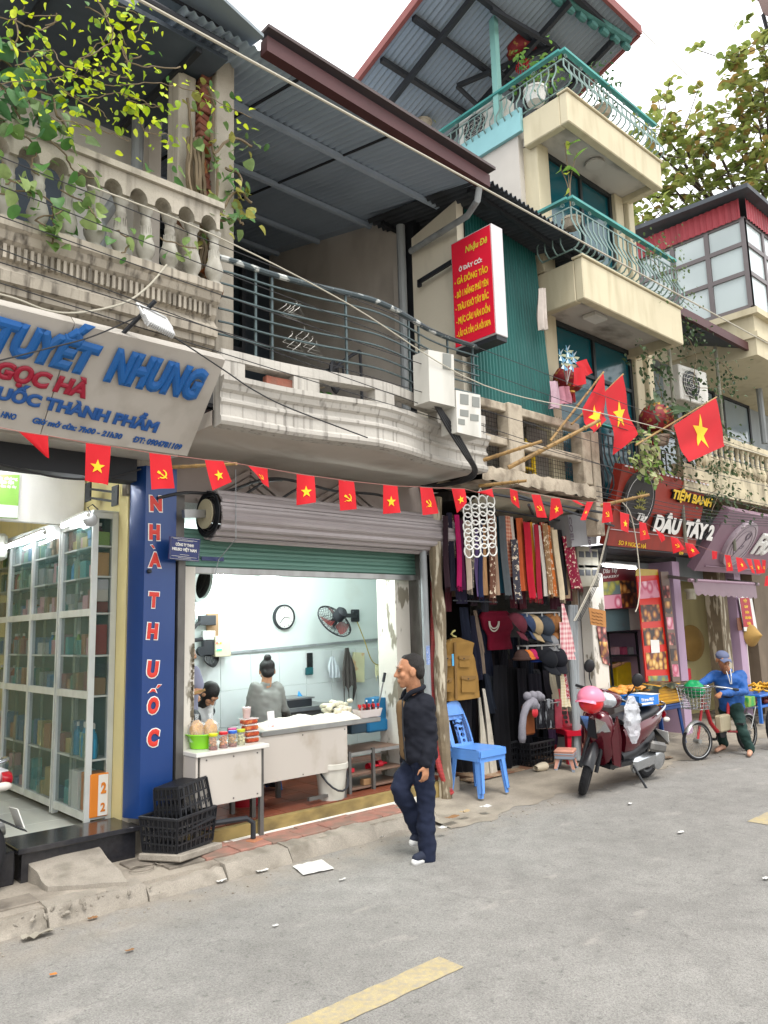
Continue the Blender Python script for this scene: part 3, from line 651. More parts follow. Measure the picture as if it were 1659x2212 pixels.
def srail(x0,x1,y,yb,z0,h,nside,m_bars=None):
 m_bars=m_bars or globals()['m_bars']
 r_=thing('balcony_railing','','railing',((x0+x1)/2,y,z0))
 g=MB();g.bar((x0,y,z0+h),(x1,y,z0+h),.07,.035);part('handrail',g,m_turq,r_)
 if nside:g=MB();g.bar((x0,y+.04,z0+h-.001),(x0,yb,z0+h-.001),.07,.033);part('handrail',g,m_turq,r_)
 g=MB();g.bar((x0,y,z0+h-.13),(x1,y,z0+h-.13),.016);g.bar((x0,y,z0+.04),(x1,y,z0+.04),.016)
 if nside:g.bar((x0,y+.02,z0+h-.13),(x0,yb,z0+h-.13),.016);g.bar((x0,y+.02,z0+.04),(x0,yb,z0+.04),.016)
 part('rail',g,m_bars,r_)
 pr_=[(0,h-.14),(0,h*.72),(.0,h*.6),(-.05,h*.42),(-.10,h*.28),(-.10,h*.16),(-.05,h*.08),(0,.04)]
 q=MB();q.tube([(0,a,z)for a,z in pr_],.011,6);me=q.mesh('baluster',m_bars)
 q=MB();q.tube([(.035*cos(a*.6)*(1-a/16),0,.035*sin(a*.6)*(1-a/16))for a in range(14)],.006,5);sme=q.mesh('scroll',m_bars)
 n=int((x1-x0)/.115)
 for i in range(n+1):inst('baluster',me,r_,Matrix.Translation((x0+i*(x1-x0)/n,y,z0))@r_.matrix_parent_inverse)
 for i in range(0,n,3):inst('scroll',sme,r_,Matrix.Translation((x0+(i+.5)*(x1-x0)/n,y,z0+h-.07)))
 if nside:
  m_=int((yb-y)/.115)
  for i in range(1,m_+1):inst('baluster',me,r_,Matrix.Translation((x0,y+i*.115,z0))@Matrix.Rotation(-PI/2,4,'Z'))
  for i in range(1,m_,3):inst('scroll',sme,r_,Matrix.Translation((x0,y+i*.115,z0+h-.07))@Matrix.Rotation(PI/2,4,'Z'))
 return r_
q=srail(7.72,10.06,4.83,7.0,8.5,.58,1);q['label']='turquoise railing with curved bars round the topmost terrace'
q=srail(7.66,10.3,4.83,5.3,6.29,.72,1);q['label']='turquoise pot bellied railing on the middle balcony of the cream house'
q=srail(8.6,10.5,5.32,5.5,3.42,1.0,0,m_dark);q['label']='dark curved bar railing behind the bakery sign'
def storey(z0,z1,x0,x1,y,xm):
 g=MB();g.bb(x0-.26,x0,y-.04,y+.2,z0,z1,.01);part('pillar',g,m_creamh,b4)
 g=MB();g.bb(x1,x1+.22,y-.04,y+.2,z0,z1,.01);g.bb(x1+.26,x1+.42,y-.1,y+.2,z0,z1,.01);part('pillar',g,m_creamh,b4)
 w_=MB();w_.bb(x0,x1,y+.02,y+.1,z1-.07,z1-.001)
 for xx in(x0,xm,x1-.06):w_.bb(xx+.001,xx+.06,y+.021,y+.099,z0,z1-.071)
 w_.bb(x0,x1,y+.025,y+.095,z0+(z1-z0)*.72,z0+(z1-z0)*.72+.05)if z0<5 else None
 f=part('window',w_,m_gframe,b4,'teal tinted glass doors')
 for a,b_ in((x0+.06,xm),(xm+.06,x1-.06)):g=MB();g.bb(a,b_,y+.055,y+.065,z0+.02,z1-.07);part('pane',g,m_tglass,f)
storey(6.3,8.14,8.08,9.74,5.42,8.9);storey(3.5,5.85,8.25,10.25,5.58,9.2)
g=MB();g.bb(7.72,8.0,5.6,9,5.9,8.5);g.bb(8,10.2,5.75,9,3.45,8.5);part('wall',g,mat('raw_render','b3aea6',.9,var=.1,vs=2,dirt='5a5650',da=.7,ds=(3,3,.8),dlo=.5,dhi=.7),b4,'bare grey rendered side wall')
g=MB();g.bb(7.66,7.715,5.5,7.5,8.28,8.62);part('band',g,mat('pale_turquoise','7fb0b4',.5,var=.06),b4,'pale turquoise band round the terrace edge')
g=MB();g.lathe([(.13,0),(.13,.03),(.1,.05)],20,(8.85,5.15,8.1));part('ceiling_lamp',g,m_under,b4)
g=MB();g.bb(8.5,8.8,5.1,5.3,5.8,5.858,.01);part('ceiling_lamp',g,m_white,b4)
fy=4.9;A=pt((1378,70),Y=fy);Bk=pt((765,186),X=A.x-3.3)
x1=A.x;z1=A.z;x0=pt((950,-60),Y=fy).x if False else x1-3.3;yb=9.4
zl=pt((765,186),X=x0)
g=MB();m_droof=mat('blue_grey_sheet','8a949e',.5,.1,var=.06,vs=2)
sl=(zl.z-z1)/(zl.y-fy)
corr(g,(x0,fy,z1),(x1-x0,0,0),V((0,zl.y-fy,zl.z-z1)),.015,.09);part('roof_sheet',g,m_droof,b4,'blue grey corrugated terrace roof')
m_red=mat('red_trim','7d4440',.6,var=.1)
g=MB();g.bar((x0-.03,fy-.02,z1),(x0-.03,zl.y,zl.z),.06,.12);part('roof_trim',g,m_red,b4)
g=MB();g.bar((x0,fy-.04,z1),(x1,fy-.04,z1),.05,.14);part('roof_trim',g,m_red,b4)
g=MB();g.bar((x1+.03,fy,z1),(x1+.03,zl.y,zl.z),.05,.1);part('roof_trim',g,m_red,b4)
rz2=lambda y:z1+sl*(y-fy)-.07
for k in(.06,.32,.56,.8):y=fy+(zl.y-fy)*k;g=MB();g.bar((x0+.05,y,rz2(y)),(x1-.05,y,rz2(y)),.07,.07);part('purlin',g,m_dark,b4)
for xx in(x0+.5,x0+1.8,x1-.4):
 g=MB();g.bar((xx,fy+.2,rz2(fy+.2)-.1),(xx,zl.y-.2,rz2(zl.y)-.1),.06,.09);part('rafter',g,m_dark,b4)
tr=MB();T0=V((x1-1.2,fy+.7,rz2(fy+.7)-.12))
for d in((-1.3,.1,-.1),(1.0,.1,-.05),(-.8,1.2,-.35),(.35,1.1,-.75),(1.1,.9,-.4),(-.1,1.5,-.95)):tr.bar(T0,T0+V(d),.06)
tr.bar(T0+V((-.8,1.2,-.35)),T0+V((.35,1.1,-.75)),.05);tr.bar(T0+V((.35,1.1,-.75)),T0+V((1.1,.9,-.4)),.05);tr.bar(T0+V((-.45,.7,-.2)),T0+V((.2,.6,-.4)),.04)
part('truss',tr,m_dark,b4)
g=MB();a=pt((1051,-40),X=7.75);b_=pt((1078,270),X=7.75);g.bar((7.75,b_.y,b_.z),(7.75,b_.y,11.5),.09);part('terrace_post',g,mat('turquoise_post','79a9a2',.5,var=.06),b4)
g=MB();g.tube([(x0+1.3,fy+.35,z1-.12),(x1-.1,fy+.1,z1-.13)],.06,8)
for i in range(7):g.lathe([(.05,0),(.055,.1),(.045,.16)],8,(x0+1.6+.25*i,fy+.33-.03*i,z1-.2),(1,0,0))
part('rolled_blind',g,mat('turquoise_blind','3f6f6a',.7,var=.3,vs=12),b4)
m_lred=mat('lantern_red','7c1c22',.6,var=.15,vs=10,dirt='a07a3a',da=.85,ds=(14,14,14),dlo=.57,dhi=.6);m_gold=mat('gold_trim','c39a3c',.4,.4)
def lantern(c,r,label):
 t=thing('lantern',label,'lantern',c,'red lanterns')
 c=V(c);g=MB();k=12
 g.lathe([(r*.35,-r*.8),(r*.7,-r*.68),(r*.95,-r*.32),(r,0),(r*.95,r*.32),(r*.7,r*.68),(r*.35,r*.8)],18,c);part('shade',g,m_lred,t)
 g=MB();g.lathe([(r*.36,r*.8),(r*.36,r*.92)],14,c);part('collar',g,m_gold,t);g=MB();g.lathe([(r*.36,-r*.92),(r*.36,-r*.8)],14,c);part('collar',g,m_gold,t)
 g=MB();
 for i in range(14):a=2*PI*i/14;g.tube([c+V((r*.3*cos(a),r*.3*sin(a),-r*.9)),c+V((r*.33*cos(a),r*.33*sin(a),-r*1.5))],r*.04,4)
 part('tassel',g,mat('tassel_red','a8262c',.7),t);g=MB();g.tube([c+V((0,0,r*.92)),c+V((0,0,r*1.9))],.008,5);part('cord',g,m_dark,t)
lantern(pt((1125,95),X=8.5),.28,'red and gold paper lantern hanging under the topmost terrace roof')
lantern(pt(('T6',500,730),Y=5.3),.2,'dark red lantern hanging behind the two small plain red flags')
lantern(pt(('T6',1010,960),Y=5.1),.24,'weathered dusty lantern hanging among the creepers right of the flags')
def aircon(c,w_,h_,d_,label,rz=0):
 t=thing('air_conditioner',label,'air conditioner',c,local=True,rz=rz);mw=mat('aircon_white','c6c5be',.5,var=.05,dirt='8a877c',ds=(5,5,2))
 g=MB();g.box((0,0,h_/2),(w_,d_,h_),None,.015);part('casing',g,mw,t)
 g=MB();g.lathe([(h_*.4,0),(h_*.4,.008)],20,(-w_*.12,-d_/2-.006,h_/2),(0,-1,0));part('fan_opening',g,m_dark,t)
 g=MB()
 for i in range(7):g.bb(-w_*.12-h_*.4,-w_*.12+h_*.4,-d_/2-.024,-d_/2-.016,h_*.14+i*h_*.12,h_*.15+i*h_*.12)
 for i in range(4):g.tube([(-w_*.12+h_*.1*(i+.8)*cos(a*PI/9),-d_/2-.022,h_/2+h_*.1*(i+.8)*sin(a*PI/9))for a in range(18)],.004,4,True)
 part('grille',g,mw,t);return t
aircon((7.95,6.3,8.62),.8,.5,.3,'white air conditioner unit behind the left side of the terrace railing',-PI/2)
aircon(pt(('T6',1190,880),Y=5.45),.8,.58,.3,'white air conditioner caged among creepers on the cream wall',-.1)
m_far=mat('far_cream','b9ae93',.85,var=.1,vs=2,dirt='5e5545',da=.7,ds=(5,5,1.5),dlo=.48,dhi=.68)
b5=thing('balustrade_house','old house with small stone balustrade and maroon roof edge above the purple salon sign','building',(13,6,0))
g=MB();g.bb(10.6,19,5.12,5.3,3.7,4.1);g.bb(10.6,19,5.3,6.3,3.7,3.9);part('balcony_slab',g,m_far,b5)
g=MB();g.bb(10.6,19,5.12,5.28,4.6,4.72);part('balustrade_rail',g,m_far,b5)
_b=MB();_b.lathe([(r_*.9,z*1.1)for r_,z in bp_],8);bm2=_b.mesh('baluster',m_far)
for i in range(34):inst('baluster',bm2,b5,Matrix.Translation((11.3+.2*i,5.2,4.1)))
g=MB();g.bb(10.5,19,6.3,6.45,2.5,6.4);part('upper_wall',g,mat('bluish_wall','8f979b',.8,var=.08,vs=2,dirt='6a6f70'),b5)
for xx in(11.6,13.2,14.8):
 g=MB();
 for a in(xx,xx+1.2):g.bb(a,a+.07,6.22,6.296,4.0,6.2)
 for z in(4.0,5.0,6.15):g.bb(xx,xx+1.27,6.225,6.29,z,z+.06)
 f=part('window',g,m_dark,b5)
 for z in(4.06,5.06):g=MB();g.bb(xx+.07,xx+1.2,6.25,6.265,z,z+.93 if z<5 else z+1.08);part('pane',g,mat('sky_pane','7f8d94',.08,spec=.8,var=.05),f)
g=MB();g.slab([(10.6,5.0,6.36),(19,5.0,6.36),(19,6.5,6.9),(10.6,6.5,6.9)],(0,0,1),.05);part('roof',g,m_lroof,b5)
g=MB();g.bar((10.55,4.97,6.38),(19,4.97,6.38),.06,.14);part('roof_edge',g,m_maroon,b5)
for xx in(10.75,12.4):g=MB();g.tube([(xx,5.25,2.9),(xx,5.25,6.34)],.028,8);part('pole',g,mat('mossy_pole','77766a',.8,var=.2,vs=5,dirt='4d5040',da=.8),b5)
g=MB();a=pt(('T6',1640,660),Y=5.6);g.tube([a,a+V((-.35,0,-.35)),a+V((-.4,0,-.5)),a+V((-.4,0,-1.6))],.06,8);part('downpipe',g,m_pipe,b5)
m_wf=mat('window_frame_grey','6b6566',.5,var=.05);m_pan=mat('pale_pane','b9c5c6',.12,var=.05,vs=1,spec=.7);m_rc=mat('red_sheet','9b3a42',.5,.1,var=.08,vs=2,dirt='6d2a30',ds=(5,5,.7),da=.5)
b6=thing('glazed_house','corner house with grey framed glass walls under a red corrugated crown','building',(14.5,5.8,0))
Xg=13.0;yF=4.83;yBk=7.4;zc=9.12;zb=7.06;zt=8.66;xr=17.5
def strip_(mb,O,U,z0,z1,N):
 mb.grid(lambda u,v:V(O)+V(U)*u+V((0,0,z0+(z1-z0)*v))+V(N)*(.02 if(u*V(U).length/.11)%1<.5 else 0),int(V(U).length/.0275),1)
g=MB();strip_(g,(Xg-.06,yF,0),(0,yBk-yF,0),zt,zc-.1,(-1,0,0));strip_(g,(Xg,yF-.06,0),(xr-Xg,0,0),zt,zc-.1,(0,-1,0));part('corrugated_crown',g,m_rc,b6,'red corrugated crown',smooth=0)
g=MB();g.slab([(Xg-.3,yF-.25,zc-.09),(xr,yF-.25,zc-.09),(xr,yBk,zc+.05),(Xg-.3,yBk,zc+.05)],(0,0,1),.08);part('roof',g,m_lroof,b6)
def glaz(O,U,n,rows,N):
 O=V(O);U=V(U);N=V(N);f=MB()
 for i in range(n+1):p=O+U*(i/n);f.bar(p+V((0,0,zb)),p+V((0,0,zt)),.08)
 zs=[zb,zb+.62,zb+1.15,zt]
 for z in zs:f.bar(O+V((0,0,z)),O+U+V((0,0,z)),.075)
 w_=part('window',f,m_wf,b6)
 for i in range(n):
  for k in range(3):
   q=MB();a=O+U*((i+.07)/n)+V((0,0,zs[k]+.04));b_=O+U*((i+.93)/n)+V((0,0,zs[k]+.04));h_=zs[k+1]-zs[k]-.08
   q.slab([a,b_,b_+V((0,0,h_)),a+V((0,0,h_))],N,.01);part('pane',q,m_pan,w_)
glaz((Xg,yF,0),(0,yBk-yF,0),4,3,(-1,0,0));glaz((Xg+.002,yF,0),(xr-Xg,0,0),6,3,(0,-1,0))
g=MB();g.bb(Xg+.1,xr,yF+.1,yBk,zb,zt);part('inner_wall',g,m_pan,b6)
g=MB();g.bb(Xg-.02,xr,yF-.02,yBk,6.2,zb-.05);g.bb(Xg-.1,xr,yF-.12,yBk,zb-.16,zb-.051);g.bb(Xg-.06,xr,yF-.07,yBk,6.5,6.6);part('wall',g,m_creamh,b6)
g=MB();g.bb(Xg+.1,xr,6.5,7.4,3,6.2);part('lower_wall',g,m_far,b6)
def ptp(p,O,N):
 if len(p)==3:p=D(*p)
 d=_ray(*p);return CAM+d*((O-CAM).dot(N)/d.dot(N))
def words(s,O,N,bl,br,tl,m,parent,eps=.002,**k):
 a=ptp(bl,O,N);b=ptp(br,O,N);t=ptp(tl,O,N);ex=(b-a).normalized();up=N.cross(ex)
 return text(s,frame(a+N*eps,ex,up),(b-a).length,(t-a).dot(up),m,parent,**k)
def paint(name,c,r=.5,**k):return mat(name,c,r,var=k.pop('var',.05),**k)
m_ltr_b=paint('blue_letters','165a9e',.35,dirt='275a86',da=.4);m_ltr_b2=paint('navy_letters','1d4f8f',.4);m_ltr_r=paint('crimson_letters','94142f',.4)
m_yl=paint('yellow_letters','e0b920',.4);m_wl=paint('white_letters','d9d8d3',.45)
X0,X1=-1.2,2.84
tp=pt((487,778),X=X1);bt=pt((404,985),X=X1)
s1=thing('pharmacy_sign','leaning grey white board with big blue raised letters TUYẾT NHUNG above the pharmacy','sign',(1.6,5.2,3.2))
nrm=V((1,0,0)).cross(tp-bt).normalized()
g=MB();m_board=mat('sign_board','b5b0a8',.55,.2,var=.04,vs=2,dirt='857c70',da=.5,ds=(5,5,1.2),dlo=.5,dhi=.75)
for xa,xb in((X0,.6),(.606,1.72),(1.726,X1)):
 g=MB();g.slab([(xa,bt.y,bt.z),(xb,bt.y,bt.z),(xb,tp.y,tp.z),(xa,tp.y,tp.z)],-nrm,.1);part('panel',g,m_board,s1)
g=MB();g.slab([(X0,bt.y+.1,bt.z+.005),(X1-.03,bt.y+.1,bt.z+.005),(X1-.03,bt.y+.5,bt.z+.04),(X0,bt.y+.5,bt.z+.04)],(0,0,1),.03);part('underside',g,m_board,s1)
O=bt;N=nrm
words('TUYẾT',O,N,('T4',-100,620),('T4',590,800),('T4',-100,368),m_ltr_b,s1,ext=.035,bold=.095,shear=.16)
words('NHUNG',O,N,('T4',665,822),('T4',1283,958),('T4',665,575),m_ltr_b,s1,ext=.035,bold=.095,shear=.16)
words('NGỌC HÀ',O,N,('T4',-190,765),('T4',555,943),('T4',-190,640),m_ltr_r,s1,ext=.02,bold=.07,shear=.1)
words('BÁN THUỐC THÀNH PHẨM',O,N,('T4',-560,830),('T4',1015,1167),('T4',-560,733),m_ltr_b2,s1,ext=.012,bold=.07)
words('HNO',O,N,('T4',0,1064),('T4',98,1085),('T4',0,1020),m_ltr_b2,s1,ext=.006,bold=.05,shear=.15)
words('Giờ mở cửa: 7h00 - 21h30',O,N,('T4',205,1102),('T4',790,1210),('T4',205,1060),m_ltr_b2,s1,ext=.006,bold=.05,shear=.15)
words('ĐT: 0904781109',O,N,('T4',862,1226),('T4',1178,1280),('T4',862,1184),m_ltr_b2,s1,ext=.006,bold=.05,shear=.15)
t=thing('floodlight','white finned floodlight on a bracket above the pharmacy board','floodlight',pt(('T4',1030,440),Y=4.6));c=pt(('T4',1035,445),Y=4.6)
mfl=mat('floodlight_white','c5c6c6',.4,.2,var=.05)
rt=Euler((rad(-35),rad(6),rad(12))).to_matrix()*.72
g=MB();g.box(c,(.3,.035,.2),rt,.006);part('housing',g,mfl,t)
g=MB()
for i in range(14):g.box(c+rt@V((-.14+i*.0215,.01,-.105)),(.006,.05,.03),rt)
for i in range(9):g.box(c+rt@V((-.152,.012,-.09+i*.022)),(.02,.05,.006),rt)
part('cooling_fin',g,mfl,t,kind='stuff')
g=MB();g.tube([c+rt@V((-.16,0,0)),c+rt@V((-.165,.02,.2)),c+rt@V((.165,.02,.2)),c+rt@V((.16,0,0))],.011,6);part('bracket',g,mfl,t)
g=MB();g.tube([c+V((0,.05,.17)),c+V((-.15,.3,-.06)),c+V((-.22,.42,-.12))],.016,6);part('arm',g,m_dark,t)
s2=thing('vertical_sign','tall blue panel reading NHÀ THUỐC downwards in red letters edged white','sign',(2.84,5.97,.4))
m_blue=mat('blue_panel','14366e',.3,.1,var=.05,vs=2,dirt='2b4a7a',da=.3,coat=.2);m_redl=paint('red_letters','c23225',.4)
g=MB();g.prism([(2.672,6.07),(2.672,6.03),(2.735,5.905),(3.01,5.905),(3.01,6.07)],2.8,Matrix.Translation((0,0,.4)));part('panel',g,m_blue,s2)
O2=V((2.8,5.904,1));N2=V((0,-1,0))
for ch,a in(('N',('T7',1215,1329,305,452)),('H',('T7',1207,1310,538,685)),('A',('T7',1203,1320,765,908)),('T',('T7',1201,1297,1090,1238)),('H',('T7',1187,1288,1342,1494)),('U',('T8',946,1032,158,285)),('O',('T8',948,1034,395,523)),('C',('T8',946,1030,602,735))):
 tn,xa,xb,ya,yb=a;sl_=(xb-xa)*.045
 words(ch,O2,N2,(tn,xa,yb-sl_/2),(tn,xb,yb+sl_/2),(tn,xa,ya),m_wl,s2,ext=.003,bold=.085)
 d=(xb-xa)*.075;o=words(ch,O2,N2,(tn,xa+d,yb-d*1.1-sl_/2),(tn,xb-d,yb-d*1.1+sl_/2),(tn,xa+d,ya+d*1.0),m_redl,s2,ext=.004,bold=.07,eps=.0052)
for tn,P4 in(('T7',[(1222,715),(1245,712),(1268,748),(1252,752)]),('T8',[(960,382),(988,348),(1014,348),(1028,382),(1000,368)]),('T8',[(1014,348),(1030,322),(1058,322),(1030,350)])):
 for m_,e,sc in((m_wl,.002,1.0),(m_redl,.0052,.72)):
  pp=[ptp((tn,*q),O2,N2)+N2*e for q in P4];cc=sum(pp,V())/len(pp);pp=[cc+(q-cc)*sc for q in pp];g=MB();g.slab(pp,N2,.002);part('accent',g,m_,s2)
g=MB();p=ptp(('T7',1215,932),O2,N2);g.lathe([(.018,0),(.018,.02),(.012,.03)],12,p,(0,-1,0));part('camera_eye',g,m_dark,s2)
s3=thing('company_plaque','small dark blue plaque reading CÔNG TY TNHH MELISO VIỆT NAM','plaque',(3.15,5.75,2.6));Yp=5.78
Q=[pt(('T7',*q),Y=Yp)for q in((1378,832),(1625,855),(1638,668),(1388,645))];m_navy=paint('navy_plate','16265c',.25)
g=MB();g.slab(Q[::-1],(0,1,0),.012);part('plate',g,m_navy,s3)
O3=V((3,Yp-.001,2));cc=sum(Q,V())/4
g=MB();g.tube([cc+(q-cc)*.93+V((0,-.004,0))for q in Q],.0016,4,True);part('border',g,m_wl,s3)
words('CÔNG TY TNHH',O3,N2,('T7',1432,722),('T7',1580,738),('T7',1432,697),m_wl,s3,ext=.002,bold=.05)
words('MELISO VIỆT NAM',O3,N2,('T7',1403,757),('T7',1603,780),('T7',1403,732),m_wl,s3,ext=.002,bold=.05)
for(a,b_)in(((1415,660),(1610,690)),((1450,678),(1575,692)),((1470,795),(1545,802)),((1400,802),(1605,826)),((1455,820),(1560,832))):
 g=MB();g.tube([pt(('T7',*a),Y=Yp-.003),pt(('T7',*b_),Y=Yp-.003)],.0017,4);part('small_print',g,m_wl,s3,kind='stuff')
s4=thing('lightbox_sign','red projecting light box listing dishes in yellow, headed Nhậu Đê','sign',(6.05,5.05,4.8))
m_lr=mat('red_acrylic','d21f37',.25,var=.04,vs=1,coat=.3);m_cas=mat('lightbox_case','bdb9ba',.4,.3,var=.04)
ya,yb_,za,zb_=4.77,5.36,4.81,6.05
g=MB();g.bb(6.012,6.2,ya,yb_,za,zb_,.006);part('case',g,m_cas,s4)
g=MB();g.bb(6.02,6.19,ya+.01,yb_-.01,za-.05,za-.002);part('bottom_tray',g,m_dark,s4)
g=MB();g.bb(6.005,6.0115,ya+.018,yb_-.018,za+.018,zb_-.018);part('face',g,m_lr,s4)
g=MB();g.bar((6.1,yb_,5.9),(6.1,5.95,5.85),.03,.05);g.box((6.1,5.95,5.83),(.03,.05,.09));part('bracket',g,m_dark,s4)
O4=V((6.004,5,5));N4=V((-1,0,0))
m_yg=paint('yellow_green_letters','cfc23c',.4)
def L4(s,bl,br,tl,m,**k):
 f=lambda q:((1750+q[0]*260/1065)*WPX/3024,(880+q[1]*260/1065)*WPX/3024)
 words(s,O4,N4,f(bl),f(br),f(tl),m,s4,ext=.002,**k)
L4('Nhậu Đê',(338,478),(690,305),(338,372),m_yg,bold=.022,shear=.2)
L4('Ở ĐÂY CÓ:',(235,785),(610,618),(235,715),m_wl,bold=.035)
L4('- GÀ ĐÔNG TẢO',(165,1010),(702,785),(165,905),m_yl,bold=.034)
L4('- BÒ 1 NẮNG PHÚ YÊN',(175,1225),(710,995),(175,1120),m_yl,bold=.034)
L4('- TRÂU KHÔ TÂY BẮC',(185,1430),(718,1205),(185,1325),m_yl,bold=.034)
L4('- MỰC CÂU VÂN ĐỒN',(195,1640),(738,1425),(195,1535),m_yl,bold=.034)
L4('- LẨU CÁ TẦM, CÁ HỒI SAPA',(205,1848),(752,1635),(205,1755),m_yl,bold=.034)
s5=thing('bakery_sign','rusty red leaning board with raised letters TIỆM BANH and DÂU TÂY 2','sign',(10,5.3,2.8))
xl,xr_=8.92,11.35;tp=pt((1345,1002),X=xl);bt=pt((1311,1178),X=xl);nn_=V((1,0,0)).cross(tp-bt).normalized()
m_rust=mat('rust_red_board','8c2a1a',.55,var=.1,vs=1.5,dirt='5a1c14',da=.6,ds=(3,3,1.2),dlo=.45,dhi=.7)
g=MB();g.slab([(xl,bt.y,bt.z),(xr_,bt.y,bt.z),(xr_,tp.y,tp.z),(xl,tp.y,tp.z)],-nn_,.12);part('board',g,m_rust,s5)
g=MB();g.bb(xl+.05,xr_-.02,bt.y+.02,6.2,bt.z-.02,bt.z+.02);part('underside',g,m_dark,s5)
g=MB();k_=bt.lerp(tp,.2);g.bar((xl,k_.y-.008,k_.z),(xr_,k_.y-.008,k_.z),.02,.006);part('joint',g,m_cas,s5)
_st=MB().box((0,0,0),(.07,.012,.02)).mesh('edge_bulb',m_cas)
for i in range(20):inst('edge_bulb',_st,s5,Matrix.Translation((xl+.08+i*.122,tp.y-.006,tp.z-.02)))
B5=lambda q:((2380+q[0]*480/1659)*WPX/3024,(1820+q[1]*480/1659)*WPX/3024)
m_blk=mat('black_side','1c1a19',.6)
def L5(s,bl,br,tl,m,dep,**k):
 bl,br,tl=B5(bl),B5(br),B5(tl)
 words(s,bt,nn_,bl,br,tl,m_blk,s5,ext=dep,**{**k,'bold':k['bold']+.02});words(s,bt,nn_,bl,br,tl,m,s5,ext=.004,eps=dep+.003,**k)
L5('TIỆM BANH',(872,485),(1405,608),(872,352),m_yl,.05,bold=.045,shear=.08)
L5('DÂU',(600,925),(960,985),(600,685),m_wl,.06,bold=.06,shear=.12)
L5('TÂY 2',(1020,1000),(1410,1062),(1020,770),m_wl,.06,bold=.06,shear=.12)
words('SO 9 NGOC HÀ',bt,nn_,B5((185,1120)),B5((560,1175)),B5((185,1060)),m_yl,s5,ext=.004,bold=.01)
words('09',bt,nn_,B5((1010,1255)),B5((1065,1262)),B5((1010,1215)),m_yl,s5,ext=.004,bold=.01)
cq=ptp(B5((440,510)),bt,nn_);g=MB();g.lathe([(.39,0),(.39,.05),(.36,.055),(.36,.05)],32,cq,nn_);part('emblem',g,m_blk,s5,'round black emblem with a wheat ear')
e_=s5.children[-1]
g=MB();up5=(tp-bt).normalized()
for k in range(3):
 for i in range(6):
  a=rad(-62+i*25);b0=cq+nn_*.057+up5*(-.14+.09*k)+V((1,0,0))*(.02);d_=V((sin(a),0,0))+up5*(cos(a)*.55);pp=V((cos(a),0,0))-up5*sin(a)*.55
  g.slab([b0+d_*.05,b0+d_*.11+pp*.02,b0+d_*.19,b0+d_*.11-pp*.02],nn_,.004)
part('wheat_ear',g,mat('olive_paint','7d7a2c',.5),e_,kind='stuff')
text('Tây',frame(cq+nn_*.06+up5*(-.27)+V((-.02,0,0)),(1,-.0,0),up5),.26,.1,m_wl,e_,ext=.02,bold=.01,shear=.3)
g=MB();g.tube([cq+nn_*.052+(V((1,0,0))*cos(a*PI/16)+up5*sin(a*PI/16))*.33 for a in range(32)],.004,4,True);part('ring',g,m_cas,e_)
s6=thing('salon_sign','dusty mauve leaning salon board with round flower emblem and raised white lettering','sign',(13.5,5.4,2.6))
xl,xr_=11.85,17;tp=pt((1578,1101),X=xl);bt=pt((1499,1233),X=xl);n6=V((1,0,0)).cross(tp-bt).normalized()
m_mauve=mat('mauve_board','8a6f7d',.5,var=.06,vs=1.5,dirt='6e5965',da=.5,ds=(2,2,1));up6=(tp-bt).normalized()
xb6=pt((1642,1250),Y=bt.y).x
g=MB();g.slab([(xl,bt.y,bt.z),(xb6,bt.y,bt.z),(xb6+.9,tp.y,tp.z),(xl,tp.y,tp.z)],-n6,.14);part('board',g,m_mauve,s6)
g=MB();k_=bt+up6*.1;g.bar((xl+.25,k_.y-.01,k_.z),(xb6-.2,k_.y-.01,k_.z),.03,.015);part('groove_trim',g,m_mauve,s6)
cq=ptp(('TF',1415,780),bt,n6);g=MB();g.lathe([(.42,0),(.42,.07),(.4,.075)],32,cq,n6);em=part('emblem',g,mat('pale_emblem','a5979f',.5),s6,'round pale emblem with a line drawn flower')
m_ln=paint('grey_line','5f5560',.6);g=MB();c6=cq+n6*.078;ex=V((1,0,0))
W6=lambda a,b:c6+ex*a+up6*b
g.tube([W6(-.12,-.26),W6(-.04,-.1),W6(.02,.02),W6(.05,.12)],.006,5)
for r0_ in(.05,.08):g.tube([W6(.06+r0_*cos(a*PI/8),.17+r0_*.9*sin(a*PI/8))for a in range(16)],.005,5,True)
g.tube([W6(-.02,-.07),W6(.07,-.06),W6(.1,.0),W6(.02,-.02)],.005,5);g.tube([W6(-.08,-.18),W6(-.16,-.12),W6(-.15,-.05),W6(-.06,-.12)],.005,5)
part('flower_drawing',g,m_ln,em,kind='stuff')
g=MB();g.tube([W6(.36*cos(a*PI/16),.36*sin(a*PI/16))for a in range(32)],.004,4,True);g.tube([W6(.27*cos(a*PI/16),.27*sin(a*PI/16))for a in range(32)],.003,4,True);part('ring',g,m_ln,em)
a_=ptp(('TF',1505,862),bt,n6);text('Fio',frame(a_,ex,up6),.62,.42,m_wl,s6,ext=.05,bold=.05,shear=.1)
def sheet(name,label,cat,Q,col,t=.004,m=None):
 th=thing(name,label,cat,Q[0]);n=(Q[1]-Q[0]).cross(Q[3]-Q[0]).normalized();g=MB();g.slab(Q[::-1],-n,t);part('sheet',g,m or paint('print_'+col,col,.5),th);th['_n']=list(n);return th
def tq(tn,Y,*q):return[pt((tn,*a),Y=Y)for a in q]
Qg=tq('T7',7.13,(-150,490),(145,503),(160,145),(-150,130));s7=sheet('advert_poster','green and white advert poster on the white panel inside the pharmacy','poster',Qg,'7fae4a')
Og=V((0,7.129,3));g=MB();gq=tq('T7',7.127,(-150,482),(143,497),(148,398),(-150,375));g.slab(gq,N2,.002);part('white_field',g,m_wl,s7)
words('Nhanh chóng',Og,N2,('T7',-100,178),('T7',143,190),('T7',-100,152),m_wl,s7,ext=.002,bold=.03)
